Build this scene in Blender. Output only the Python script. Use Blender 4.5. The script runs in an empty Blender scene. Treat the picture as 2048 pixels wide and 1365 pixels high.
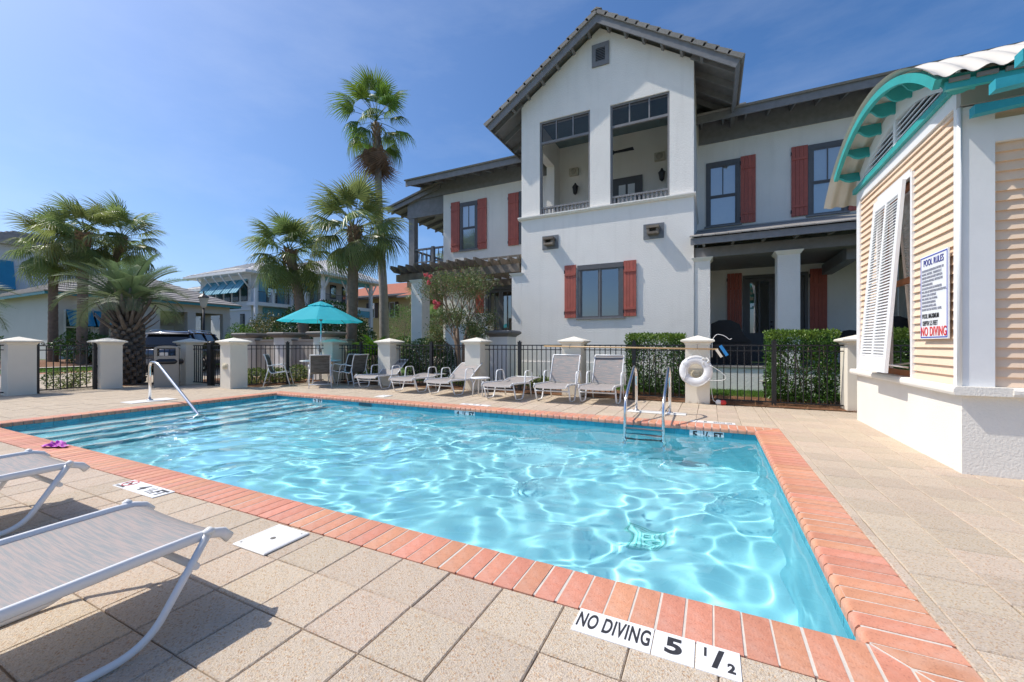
import bpy, bmesh, math, random
import numpy as np
from mathutils import Vector, Matrix, Euler

S = bpy.context.scene
COL = S.collection
R = math.radians
PI = math.pi
rnd = random.Random(7)

# ------------------------------------------------------------------ camera
CAMH = 1.2
cam_d = bpy.data.cameras.new('camera')
cam = bpy.data.objects.new('camera', cam_d)
COL.objects.link(cam)
cam.location = (0, 0, CAMH)
cam.rotation_euler = (R(90), 0, R(25.89))
cam_d.sensor_width = 36.0
cam_d.lens = 820.0 / 2048.0 * 36.0
cam_d.shift_y = 7.5 / 2048.0
cam_d.clip_start = 0.02
cam_d.clip_end = 2000
S.camera = cam

# ------------------------------------------------------------------ sky, sun, exposure
LDIR = Vector((0.66, 0.20, -0.95)).normalized()      # the way sunlight travels
elev = math.asin(-LDIR.z)
W = bpy.data.worlds.new('World')
S.world = W
W.use_nodes = True
nt = W.node_tree
bg = nt.nodes['Background']
sky = nt.nodes.new('ShaderNodeTexSky')
sky.sky_type = 'NISHITA'
sky.sun_disc = False
sky.sun_elevation = elev
sky.sun_rotation = math.atan2(-LDIR.x, -LDIR.y)
sky.air_density = 0.9
sky.dust_density = 2.0
sky.ozone_density = 7.0
hsv = nt.nodes.new('ShaderNodeHueSaturation'); hsv.inputs['Saturation'].default_value = 1.15
nt.links.new(sky.outputs[0], hsv.inputs['Color']); 
wc = nt.nodes.new('ShaderNodeTexCoord'); wmp = nt.nodes.new('ShaderNodeMapping'); wmp.inputs['Scale'].default_value = (1.0, 1.6, 4.0)
wno = nt.nodes.new('ShaderNodeTexNoise'); wno.inputs['Scale'].default_value = 2.2; wno.inputs['Detail'].default_value = 7; wno.inputs['Roughness'].default_value = 0.62
wmr = nt.nodes.new('ShaderNodeMapRange'); wmr.inputs[1].default_value = 0.46; wmr.inputs[2].default_value = 0.80; wmr.inputs[4].default_value = 0.10   # thin high cloud
wmx = nt.nodes.new('ShaderNodeMix'); wmx.data_type = 'RGBA'; wmx.inputs[7].default_value = (6.2, 6.6, 7.2, 1)
nt.links.new(wc.outputs['Generated'], wmp.inputs[0]); nt.links.new(wmp.outputs[0], wno.inputs['Vector']); nt.links.new(wno.outputs[0], wmr.inputs[0])
nt.links.new(wmr.outputs[0], wmx.inputs[0]); nt.links.new(hsv.outputs[0], wmx.inputs[6]); nt.links.new(wmx.outputs[2], bg.inputs[0])
bg.inputs[1].default_value = 0.108
sun_d = bpy.data.lights.new('sun', 'SUN')
sun_d.energy = 2.85
sun_d.angle = R(0.53)
sun_d.color = (1.0, 0.94, 0.85)
sun_d.cycles.is_caustics_light = True
sun = bpy.data.objects.new('sun', sun_d)
COL.objects.link(sun)
sun.rotation_euler = LDIR.to_track_quat('-Z', 'Y').to_euler()
vs = S.view_settings
vs.view_transform = 'Standard'
vs.look = 'None'
vs.exposure = 0.68
vs.gamma = 1.0
vs.use_curve_mapping = False
S.cycles.max_bounces = 10
S.cycles.diffuse_bounces = 4
S.cycles.glossy_bounces = 4
S.cycles.transmission_bounces = 8
S.cycles.transparent_max_bounces = 12
S.cycles.sample_clamp_indirect = 6.0
S.cycles.use_denoising = True
try:
    S.cycles.denoiser = 'OPENIMAGEDENOISE'
    S.cycles.denoising_input_passes = 'RGB_ALBEDO_NORMAL'
    S.cycles.denoising_prefilter = 'ACCURATE'
except Exception:
    pass

# ------------------------------------------------------------------ materials
MATS = {}
def mat(name, col, rough=0.6, var=0.0, vscale=3.0, bump=0.0, bscale=40.0, rand=0.0, metal=0.0, spec=0.5,
        transl=0.0, stain=None, coat=0.0, detail=4.0, fleck=None, hue=0.0, coord='Object', streak=None):
    """Procedural surface: base colour with noise variation, optional per-object variation, relief, stain, flecks."""
    if name in MATS: return MATS[name]
    m = bpy.data.materials.new(name); m.use_nodes = True
    N = m.node_tree.nodes; Lk = m.node_tree.links
    b = N['Principled BSDF']
    b.inputs['Roughness'].default_value = rough
    b.inputs['Metallic'].default_value = metal
    b.inputs['Specular IOR Level'].default_value = spec
    if coat: b.inputs['Coat Weight'].default_value = coat; b.inputs['Coat Roughness'].default_value = 0.05
    tc = N.new('ShaderNodeTexCoord')
    src = tc.outputs[coord]
    col4 = (*col, 1)
    rgb = N.new('ShaderNodeRGB'); rgb.outputs[0].default_value = col4
    cur = rgb.outputs[0]
    def noise(scale, det=detail, rg=0.55):
        n = N.new('ShaderNodeTexNoise'); n.inputs['Scale'].default_value = scale
        n.inputs['Detail'].default_value = det; n.inputs['Roughness'].default_value = rg
        Lk.new(src, n.inputs['Vector']); return n
    if var:
        n = noise(vscale)
        mr = N.new('ShaderNodeMapRange'); mr.inputs[1].default_value = 0.25; mr.inputs[2].default_value = 0.75
        mr.inputs[3].default_value = 1 - var; mr.inputs[4].default_value = 1 + var
        Lk.new(n.outputs[0], mr.inputs[0])
        mx = N.new('ShaderNodeMix'); mx.data_type = 'RGBA'; mx.blend_type = 'MULTIPLY'; mx.inputs[0].default_value = 1
        Lk.new(cur, mx.inputs[6]); Lk.new(mr.outputs[0], mx.inputs[7]); cur = mx.outputs[2]
    if fleck:                                  # (scale, threshold, colour, strength)
        for (fs, th, fc, fst) in fleck:
            n = N.new('ShaderNodeTexVoronoi'); n.inputs['Scale'].default_value = fs; Lk.new(src, n.inputs['Vector'])
            sep = N.new('ShaderNodeSeparateColor'); Lk.new(n.outputs['Color'], sep.inputs[0])
            gt = N.new('ShaderNodeMath'); gt.operation = 'GREATER_THAN'; gt.inputs[1].default_value = th
            Lk.new(sep.outputs[0], gt.inputs[0])
            mu = N.new('ShaderNodeMath'); mu.operation = 'MULTIPLY'; mu.inputs[1].default_value = fst
            Lk.new(gt.outputs[0], mu.inputs[0])
            mx = N.new('ShaderNodeMix'); mx.data_type = 'RGBA'; Lk.new(mu.outputs[0], mx.inputs[0])
            Lk.new(cur, mx.inputs[6]); mx.inputs[7].default_value = (*fc, 1); cur = mx.outputs[2]
    if stain:                                  # (scale, low, high, colour, strength)
        ss, lo, hi, sc, st = stain
        n = noise(ss, 6, 0.65)
        mr = N.new('ShaderNodeMapRange'); mr.inputs[1].default_value = lo; mr.inputs[2].default_value = hi
        mr.inputs[4].default_value = st; Lk.new(n.outputs[0], mr.inputs[0])
        mx = N.new('ShaderNodeMix'); mx.data_type = 'RGBA'; Lk.new(mr.outputs[0], mx.inputs[0])
        Lk.new(cur, mx.inputs[6]); mx.inputs[7].default_value = (*sc, 1); cur = mx.outputs[2]
    if streak:                                 # rain streaks: (colour, strength)
        mp = N.new('ShaderNodeMapping'); mp.inputs['Scale'].default_value = (5.0, 5.0, 0.35); Lk.new(src, mp.inputs[0])
        n = N.new('ShaderNodeTexNoise'); n.inputs['Scale'].default_value = 1.0; n.inputs['Detail'].default_value = 5; Lk.new(mp.outputs[0], n.inputs['Vector'])
        mr = N.new('ShaderNodeMapRange'); mr.inputs[1].default_value = 0.52; mr.inputs[2].default_value = 0.8; mr.inputs[4].default_value = streak[1]; Lk.new(n.outputs[0], mr.inputs[0])
        mx = N.new('ShaderNodeMix'); mx.data_type = 'RGBA'; Lk.new(mr.outputs[0], mx.inputs[0]); Lk.new(cur, mx.inputs[6]); mx.inputs[7].default_value = (*streak[0], 1); cur = mx.outputs[2]
    if rand or hue:
        oi = N.new('ShaderNodeObjectInfo')
        hs = N.new('ShaderNodeHueSaturation')
        mr = N.new('ShaderNodeMapRange'); mr.inputs[3].default_value = 1 - rand; mr.inputs[4].default_value = 1 + rand
        Lk.new(oi.outputs['Random'], mr.inputs[0]); Lk.new(mr.outputs[0], hs.inputs['Value'])
        if hue:
            mh = N.new('ShaderNodeMapRange'); mh.inputs[3].default_value = 0.5 - hue; mh.inputs[4].default_value = 0.5 + hue
            wn = N.new('ShaderNodeMath'); wn.operation = 'FRACT'
            w2 = N.new('ShaderNodeMath'); w2.operation = 'MULTIPLY'; w2.inputs[1].default_value = 7.31
            Lk.new(oi.outputs['Random'], w2.inputs[0]); Lk.new(w2.outputs[0], wn.inputs[0])
            Lk.new(wn.outputs[0], mh.inputs[0]); Lk.new(mh.outputs[0], hs.inputs['Hue'])
        Lk.new(cur, hs.inputs['Color']); cur = hs.outputs[0]
    Lk.new(cur, b.inputs['Base Color'])
    if bump:
        n = noise(bscale, 3)
        bp = N.new('ShaderNodeBump'); bp.inputs['Strength'].default_value = bump; bp.inputs['Distance'].default_value = 0.02
        Lk.new(n.outputs[0], bp.inputs['Height']); Lk.new(bp.outputs[0], b.inputs['Normal'])
    if transl:
        tr = N.new('ShaderNodeBsdfTranslucent'); Lk.new(cur, tr.inputs[0])
        ms = N.new('ShaderNodeMixShader'); ms.inputs[0].default_value = transl
        Lk.new(b.outputs[0], ms.inputs[1]); Lk.new(tr.outputs[0], ms.inputs[2])
        Lk.new(ms.outputs[0], N['Material Output'].inputs[0])
    MATS[name] = m
    return m

def glassy(name, tint=(0.9, 0.95, 0.97), mixf=0.28):
    """Window glass: a thin pane, mostly clear, mirror by Fresnel."""
    if name in MATS: return MATS[name]
    m = bpy.data.materials.new(name); m.use_nodes = True
    N = m.node_tree.nodes; Lk = m.node_tree.links
    N.remove(N['Principled BSDF'])
    t = N.new('ShaderNodeBsdfTransparent'); t.inputs[0].default_value = (*tint, 1)
    g = N.new('ShaderNodeBsdfGlossy'); g.inputs['Roughness'].default_value = 0.01
    fr = N.new('ShaderNodeFresnel'); fr.inputs[0].default_value = 1.5
    ad = N.new('ShaderNodeMath'); ad.operation = 'ADD'; ad.inputs[1].default_value = mixf; ad.use_clamp = True
    Lk.new(fr.outputs[0], ad.inputs[0])
    ms = N.new('ShaderNodeMixShader'); Lk.new(ad.outputs[0], ms.inputs[0])
    Lk.new(t.outputs[0], ms.inputs[1]); Lk.new(g.outputs[0], ms.inputs[2])
    Lk.new(ms.outputs[0], N['Material Output'].inputs[0])
    MATS[name] = m
    return m

STUCCO = mat('house_stucco', (0.82, 0.79, 0.735), 0.85, var=0.04, vscale=1.2, bump=0.45, bscale=30, streak=((0.55, 0.52, 0.47), 0.2), stain=(0.9, 0.6, 0.85, (0.50, 0.47, 0.42), 0.25))
PILLAR = mat('pillar_stucco', (0.80, 0.74, 0.62), 0.85, var=0.04, vscale=2.0, bump=0.12, bscale=60, stain=(1.3, 0.58, 0.85, (0.55, 0.47, 0.36), 0.28))
BOOTHW = mat('booth_stucco', (0.82, 0.78, 0.70), 0.85, var=0.03, vscale=2.5, bump=0.28, bscale=60, stain=(1.5, 0.6, 0.85, (0.6, 0.55, 0.47), 0.3))
GREYW = mat('grey_painted_wood', (0.195, 0.195, 0.20), 0.6, var=0.15, vscale=6, bump=0.1, bscale=30)
DARKW = mat('charcoal_frame', (0.105, 0.105, 0.11), 0.5, var=0.1, vscale=8)
RED = mat('red_shutter_paint', (0.41, 0.10, 0.068), 0.55, var=0.12, vscale=5, rand=0.08)
TILE = mat('grey_concrete_tile', (0.25, 0.235, 0.215), 0.85, var=0.12, vscale=14, bump=0.2, bscale=60, rand=0.12)
WOOD = mat('weathered_pergola_wood', (0.20, 0.165, 0.13), 0.85, var=0.35, vscale=5, bump=0.3, bscale=25, rand=0.2)
BLACKM = mat('black_fence_metal', (0.014, 0.014, 0.016), 0.45, rand=0.1)
WHITEM = mat('white_powder_coat', (0.80, 0.80, 0.79), 0.35, var=0.03, vscale=5)
STEEL = mat('polished_steel', (0.72, 0.72, 0.72), 0.17, metal=1.0, var=0.04, vscale=12)
WHITEP = mat('white_trim_paint', (0.79, 0.79, 0.785), 0.5, var=0.03, vscale=4, bump=0.05, bscale=30)
TEAL = mat('teal_paint', (0.035, 0.36, 0.35), 0.45, var=0.1, vscale=6)
PEACH = mat('peach_siding', (0.79, 0.60, 0.44), 0.6, var=0.05, vscale=5, rand=0.035)
CORR = mat('corrugated_roof_sheet', (0.60, 0.56, 0.49), 0.5, var=0.06, vscale=4)
PLASTIC = mat('white_plastic', (0.80, 0.79, 0.75), 0.45)
PANE = glassy('window_glass')
DARKIN = mat('dark_interior', (0.06, 0.06, 0.06), 0.9)
BLIND = mat('white_blind', (0.72, 0.74, 0.75), 0.8, var=0.03, vscale=8)

# ------------------------------------------------------------------ geometry helpers
def link(name, me, parent=None, kind=None):
    o = bpy.data.objects.new(name, me)
    COL.objects.link(o)
    if parent is not None:
        o.parent = parent
        o.matrix_parent_inverse = wmat(parent).inverted()
    if kind: o['kind'] = kind
    return o

def wmat(o):
    m = o.matrix_basis.copy()
    if o.parent is not None:
        m = wmat(o.parent) @ o.matrix_parent_inverse @ m
    return m

def tag(o, label=None, cat=None, group=None, kind=None):
    if label: o['label'] = label
    if cat: o['category'] = cat
    if group: o['group'] = group
    if kind: o['kind'] = kind
    return o

def empty(name, loc=(0, 0, 0), label=None, cat=None, group=None, rz=0.0, parent=None, kind=None):
    e = bpy.data.objects.new(name, None)
    e.empty_display_size = 0.1
    COL.objects.link(e)
    e.location = loc
    e.rotation_euler = (0, 0, rz)
    if parent is not None:
        e.parent = parent
        e.matrix_parent_inverse = wmat(parent).inverted()
    return tag(e, label, cat, group, kind)

def clone(o, parent=None):
    """A thing with all its parts and sub-parts; mesh data is shared."""
    c = o.copy()
    COL.objects.link(c)
    if parent is not None: c.parent = parent
    for ch in KIDS(o): clone(ch, c)
    return c
_kids = {}
def KIDS(o):
    return [c for c in list(o.children)]

class B:
    """Collects faces for one mesh."""
    def __init__(s):
        s.v = []; s.f = []; s.sm = []
    def add(s, vs, fs, smooth=False):
        k = len(s.v)
        s.v += [tuple(p) for p in vs]
        s.f += [tuple(i + k for i in f) for f in fs]
        s.sm += [smooth] * len(fs)
        return s
    def box(s, x0, x1, y0, y1, z0, z1):
        x0, x1 = min(x0, x1), max(x0, x1); y0, y1 = min(y0, y1), max(y0, y1); z0, z1 = min(z0, z1), max(z0, z1)
        return s.add([(x0, y0, z0), (x1, y0, z0), (x1, y1, z0), (x0, y1, z0), (x0, y0, z1), (x1, y0, z1), (x1, y1, z1), (x0, y1, z1)],
              [(0, 3, 2, 1), (4, 5, 6, 7), (0, 1, 5, 4), (1, 2, 6, 5), (2, 3, 7, 6), (3, 0, 4, 7)])
    def cbox(s, x0, x1, y0, y1, z0, z1, c=0.004):
        """Box with a chamfered top edge."""
        return s.add([(x0, y0, z0), (x1, y0, z0), (x1, y1, z0), (x0, y1, z0),
               (x0, y0, z1 - c), (x1, y0, z1 - c), (x1, y1, z1 - c), (x0, y1, z1 - c),
               (x0 + c, y0 + c, z1), (x1 - c, y0 + c, z1), (x1 - c, y1 - c, z1), (x0 + c, y1 - c, z1)],
              [(0, 1, 5, 4), (1, 2, 6, 5), (2, 3, 7, 6), (3, 0, 4, 7), (4, 5, 9, 8), (5, 6, 10, 9), (6, 7, 11, 10), (7, 4, 8, 11), (8, 9, 10, 11), (0, 3, 2, 1)])
    def prism(s, poly, a, b, axis='y'):
        """Extrude a 2-D polygon. axis y: poly is (x,z); axis x: (y,z); axis z: (x,y)."""
        n = len(poly)
        def P(p, t):
            return {'y': (p[0], t, p[1]), 'x': (t, p[0], p[1]), 'z': (p[0], p[1], t)}[axis]
        vs = [P(p, a) for p in poly] + [P(p, b) for p in poly]
        fs = [tuple(range(n)), tuple(range(2 * n - 1, n - 1, -1))] + [(i, i + n, (i + 1) % n + n, (i + 1) % n) for i in range(n)]
        return s.add(vs, fs)
    def tube(s, pts, r, seg=8, cap=True, flat=None):
        """Swept tube; r may be a list. flat=(a,b): oval section scale."""
        pts = [Vector(p) for p in pts]
        n = len(pts)
        rs = r if isinstance(r, (list, tuple)) else [r] * n
        rings = []
        t0 = (pts[1] - pts[0]).normalized()
        up = Vector((0, 0, 1)) if abs(t0.z) < 0.9 else Vector((1, 0, 0))
        u = t0.cross(up).normalized()
        for i in range(n):
            if i == 0: t = pts[1] - pts[0]
            elif i == n - 1: t = pts[-1] - pts[-2]
            else: t = (pts[i + 1] - pts[i]).normalized() + (pts[i] - pts[i - 1]).normalized()
            t.normalize()
            u = (u - t * u.dot(t))
            if u.length < 1e-6: u = t.orthogonal()
            u.normalize()
            w = t.cross(u)
            fa, fb = flat or (1, 1)
            rings.append([pts[i] + (u * math.cos(2 * PI * k / seg) * fa + w * math.sin(2 * PI * k / seg) * fb) * rs[i] for k in range(seg)])
        vs = [p for rg in rings for p in rg]
        fs = []
        for i in range(n - 1):
            for k in range(seg):
                a = i * seg + k; b2 = i * seg + (k + 1) % seg
                fs.append((a, b2, b2 + seg, a + seg))
        s.add(vs, fs, True)
        if cap:
            k = len(s.v) - len(vs)
            s.f.append(tuple(k + i for i in range(seg - 1, -1, -1))); s.sm.append(False)
            s.f.append(tuple(k + (n - 1) * seg + i for i in range(seg))); s.sm.append(False)
        return s
    def lathe(s, prof, c=(0, 0, 0), seg=16, smooth=True):
        """prof: (r,z) list."""
        vs = []; fs = []
        for (r_, z) in prof:
            for k in range(seg):
                a = 2 * PI * k / seg
                vs.append((c[0] + r_ * math.cos(a), c[1] + r_ * math.sin(a), c[2] + z))
        for i in range(len(prof) - 1):
            for k in range(seg):
                a = i * seg + k; b2 = i * seg + (k + 1) % seg
                fs.append((a, b2, b2 + seg, a + seg))
        fs.append(tuple(range(seg - 1, -1, -1)))
        fs.append(tuple((len(prof) - 1) * seg + k for k in range(seg)))
        return s.add(vs, fs, smooth)
    def quad(s, a, b2, c, d): return s.add([a, b2, c, d], [(0, 1, 2, 3)])
    def mesh(s, name, m):
        me = bpy.data.meshes.new(name)
        me.from_pydata(s.v, [], s.f)
        if any(s.sm): me.polygons.foreach_set('use_smooth', s.sm)
        for mm in (m if isinstance(m, (list, tuple)) else [m]): me.materials.append(mm)
        me.update()
        return me
    def obj(s, name, m, parent=None, kind=None, fix=True):
        me = s.mesh(name, m)
        if fix:
            bm = bmesh.new(); bm.from_mesh(me); bmesh.ops.recalc_face_normals(bm, faces=bm.faces); bm.to_mesh(me); bm.free()
        return link(name, me, parent, kind)

def bez(pts, n=6, rmax=1.0):
    """Smooth polyline through corner points: each inner corner is rounded."""
    pts = [Vector(p) for p in pts]
    out = [pts[0]]
    for i in range(1, len(pts) - 1):
        a, b2, c = pts[i - 1], pts[i], pts[i + 1]
        r_ = min((a - b2).length, (c - b2).length) * 0.42; r_ = min(r_, rmax)
        p = b2 + (a - b2).normalized() * r_; q = b2 + (c - b2).normalized() * r_
        for k in range(n + 1):
            t = k / n
            out.append(p * (1 - t) ** 2 + b2 * 2 * t * (1 - t) + q * t * t)
    out.append(pts[-1])
    return out

def part_box(name, m, parent, *d, kind=None):
    return B().box(*d).obj(name, m, parent, kind, fix=False)

_fonts = {}
def text_mesh(name, txt, m, size, sx=1.0, bold=0.0, depth=0.0015, align='CENTER'):
    """Lettering as a mesh in its own x-y plane."""
    cu = bpy.data.curves.new(name, 'FONT')
    cu.body = txt; cu.size = size; cu.align_x = align; cu.align_y = 'CENTER'; cu.offset = bold; cu.extrude = depth
    cu.resolution_u = 8; cu.space_character = 1.08
    t = bpy.data.objects.new('tmp', cu); COL.objects.link(t)
    dg = bpy.context.evaluated_depsgraph_get()
    me = bpy.data.meshes.new_from_object(t.evaluated_get(dg))
    bpy.data.objects.remove(t); bpy.data.curves.remove(cu)
    me.transform(Matrix.Diagonal((sx, 1, 1, 1)))
    me.materials.clear(); me.materials.append(m); me.name = name
    return me

def put_text(name, txt, m, size, M4, parent, sx=1.0, bold=0.0, align='CENTER'):
    me = text_mesh(name, txt, m, size, sx, bold, align=align)
    me.transform(M4)
    return link(name, me, parent)

def gh(x):
    """Height of the ground beyond the fence: it rises gently away from the pool."""
    return max(0.0, min(0.45, (-15.8 - x) * 0.046))
# ================================================================== POOL AND DECK
PX0, PX1, PY0, PY1 = -9.75, 0.565, 2.12, 6.64          # inner edge of the coping
CW = 0.31                                              # coping depth
WL = -0.125                                            # water level
PLASTER = mat('blue_pool_plaster', (0.33, 0.72, 0.80), 0.7, var=0.05, vscale=1.5, stain=(1.1, 0.55, 0.8, (0.26, 0.64, 0.75), 0.35))
WTILE = mat('teal_waterline_tile', (0.035, 0.36, 0.46), 0.25, rand=0.10, var=0.05, vscale=8)
GROUT = mat('pale_grout', (0.60, 0.55, 0.48), 0.9, var=0.12, vscale=12, bump=0.2, bscale=80)
BRICK = mat('terracotta_coping_brick', (0.60, 0.255, 0.155), 0.68, var=0.14, vscale=9, rand=0.10, hue=0.008, bump=0.3, bscale=110, fleck=[(160, 0.93, (0.36, 0.13, 0.08), 0.45)],
            stain=(6, 0.45, 0.75, (0.69, 0.45, 0.36), 0.6))
PAVER = mat('exposed_aggregate_paver', (0.55, 0.455, 0.355), 0.85, var=0.10, vscale=5, rand=0.075, hue=0.006, bump=0.55, bscale=150,
            fleck=[(150, 0.72, (0.61, 0.46, 0.30), 0.65), (170, 0.82, (0.33, 0.24, 0.165), 0.55), (130, 0.90, (0.66, 0.59, 0.49), 0.5), (160, 0.95, (0.45, 0.23, 0.11), 0.6)],
            stain=(2.6, 0.5, 0.8, (0.42, 0.345, 0.27), 0.5))
SANDJ = mat('dark_joint_sand', (0.25, 0.195, 0.14), 0.95, var=0.2, vscale=20)

# basin: plaster shell with a sloping floor
def floor_z(x):
    t = (x - PX0) / (PX1 - PX0)
    return -0.95 - 0.75 * min(1, max(0, (t - 0.12) / 0.7))
basin = empty('pool_basin', (-4.6, 4.4, -1.7)); tag(basin, kind='structure')
b = B()
bx0, bx1, by0, by1 = PX0 - 0.02, PX1 + 0.02, PY0 - 0.02, PY1 + 0.02
xs = np.linspace(bx0, bx1, 25)
vs_ = []; fs_ = []
for x in xs: vs_ += [(x, by0, floor_z(x)), (x, by1, floor_z(x))]
for i in range(24): fs_.append((2 * i, 2 * i + 2, 2 * i + 3, 2 * i + 1))
b.add(vs_, fs_, True)
b.obj('basin_floor', PLASTER, basin, fix=False)
zt = -0.215
for nm, q in (('basin_wall', [(bx0, by0), (bx1, by0)]), ('basin_wall', [(bx1, by0), (bx1, by1)]), ('basin_wall', [(bx1, by1), (bx0, by1)]), ('basin_wall', [(bx0, by1), (bx0, by0)])):
    (xa, ya), (xb, yb) = q
    B().quad((xa, ya, -1.75), (xb, yb, -1.75), (xb, yb, -0.03), (xa, ya, -0.03)).obj(nm, PLASTER, basin, fix=False)
# waterline tiles: six-inch squares set on the wall, one by one
TS = 0.152
def tile_row(p, d, nrm, length):
    n = int(length / TS)
    off = (length - n * TS) / 2
    b0 = B(); g_ = 0.0025; w = TS / 2 - g_
    me = None
    for i in range(n):
        c = p + d * (off + TS * (i + 0.5))
        key = (round(d.x), round(d.y))
        if key not in tile_row.me:
            bb = B()
            e = nrm * 0.009
            A = [-d * w, d * w]
            zz = [-0.136 + 0.0, -0.136 + 0.0]
            P0 = [(-d * w) + Vector((0, 0, -w)), d * w + Vector((0, 0, -w)), d * w + Vector((0, 0, w)), -d * w + Vector((0, 0, w))]
            bb.add([q for q in P0] + [q + e for q in P0], [(4, 5, 6, 7), (0, 1, 5, 4), (1, 2, 6, 5), (2, 3, 7, 6), (3, 0, 4, 7)])
            me_ = bb.mesh('waterline_tile', WTILE)
            bmm = bmesh.new(); bmm.from_mesh(me_); bmesh.ops.recalc_face_normals(bmm, faces=bmm.faces); bmm.to_mesh(me_); bmm.free()
            tile_row.me[key] = me_
        o = link('waterline_tile', tile_row.me[key], basin)
        o.matrix_parent_inverse = wmat(basin).inverted()
        o.location = (c.x, c.y, -0.138)
tile_row.me = {}
tile_row(Vector((bx1, by1, 0)), Vector((-1, 0, 0)), Vector((0, -1, 0)), bx1 - bx0)
tile_row(Vector((bx0, by1, 0)), Vector((0, -1, 0)), Vector((1, 0, 0)), by1 - by0)
tile_row(Vector((bx1, by0, 0)), Vector((0, 1, 0)), Vector((-1, 0, 0)), by1 - by0)
# entry steps across the shallow end, each with a pale nosing
NOSE = mat('white_step_nosing', (0.78, 0.80, 0.79), 0.6)
for i in range(4):
    x1 = PX0 + 0.42 * (i + 1)
    st = part_box('step', PLASTER, basin, bx0 + 0.001, x1, by0 + 0.002, by1 - 0.002, -0.97, -0.30 - 0.17 * i)
    part_box('step_nosing', NOSE, st, x1 - 0.10, x1 + 0.006, by0 + 0.004, by1 - 0.004, -0.34 - 0.17 * i, -0.295 - 0.17 * i)
# underwater drain cover with square rings
DRAIN = mat('green_drain_cover', (0.27, 0.64, 0.68), 0.5, var=0.12, vscale=30)
dr = part_box('drain_cover', DRAIN, basin, -0.80, -0.44, 4.20, 4.56, -1.74, -1.694)
for k in range(4):
    r_ = 0.17 - 0.04 * k
    bb = B()
    for (xa, xb, ya, yb) in ((-r_, r_, -r_, -r_ + .012), (-r_, r_, r_ - .012, r_), (-r_, -r_ + .012, -r_ + .012, r_ - .012), (r_ - .012, r_, -r_ + .012, r_ - .012)):
        bb.box(-0.62 + xa, -0.62 + xb, 4.38 + ya, 4.38 + yb, -1.694, -1.688)
    bb.obj('drain_ring', mat('dark_drain_ring', (0.14, 0.50, 0.50), 0.5), dr)
# skimmer mouths in the far wall
part_box('skimmer_mouth', mat('dark_skimmer', (0.02, 0.10, 0.13), 0.5), basin, -6.98, -6.60, by1 - 0.014, by1 + 0.02, -0.215, -0.075)

# water surface: real ripples, refracting
nx, ny = 520, 228
X = np.linspace(PX0 - 0.015, PX1 + 0.015, nx); Y = np.linspace(PY0 - 0.015, PY1 + 0.015, ny)
GX, GY = np.meshgrid(X, Y, indexing='ij')
rs = np.random.RandomState(42)
Z = np.zeros_like(GX)
wx = GX + 0.10 * np.sin(1.7 * GY + 0.6 * GX) + 0.06 * np.sin(3.1 * GX - 2.2 * GY + 1)
wy = GY + 0.10 * np.sin(1.4 * GX - 0.9 * GY + 2) + 0.06 * np.sin(2.7 * GY + 1.9 * GX)
for k in range(46):
    lam = 0.17 + 0.75 * rs.rand() ** 1.5
    kk = 2 * PI / lam
    th = rs.rand() * 2 * PI
    amp = 0.00100 * (lam / 0.5) ** 1.45
    Z += amp * np.sin(kk * (wx * math.cos(th) + wy * math.sin(th)) + rs.rand() * 6.28)
calm = 0.85 + 0.35 * (0.5 - 0.5 * np.tanh((GX + 4.6) / 2.5))
Z = WL + Z * calm
verts = np.stack([GX, GY, Z], -1).reshape(-1, 3)
i, j = np.meshgrid(np.arange(nx - 1), np.arange(ny - 1), indexing='ij')
a = (i * ny + j).ravel()
faces = np.stack([a, a + ny, a + ny + 1, a + 1], -1)
me = bpy.data.meshes.new('pool_water')
me.vertices.add(len(verts)); me.vertices.foreach_set('co', verts.ravel())
me.loops.add(faces.size); me.loops.foreach_set('vertex_index', faces.ravel().astype(np.int32))
me.polygons.add(len(faces)); me.polygons.foreach_set('loop_start', np.arange(0, faces.size, 4, dtype=np.int32))
me.polygons.foreach_set('loop_total', np.full(len(faces), 4, dtype=np.int32))
me.polygons.foreach_set('use_smooth', np.ones(len(faces), dtype=bool))
me.update(calc_edges=True)
wm = bpy.data.materials.new('pool_water'); wm.use_nodes = True
wn = wm.node_tree.nodes; wn.remove(wn['Principled BSDF'])
gl = wn.new('ShaderNodeBsdfGlass'); gl.inputs['IOR'].default_value = 1.333; gl.inputs['Roughness'].default_value = 0.0
gl.inputs['Color'].default_value = (0.97, 1, 1, 1)
wm.node_tree.links.new(gl.outputs[0], wn['Material Output'].inputs[0])
me.materials.append(wm)
water = link('water', me); tag(water, kind='structure')
water.cycles.is_caustics_caster = True
for o in list(bpy.data.objects):
    if o.parent == basin or (o.parent and o.parent.parent == basin): o.cycles.is_caustics_receiver = True

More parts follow.
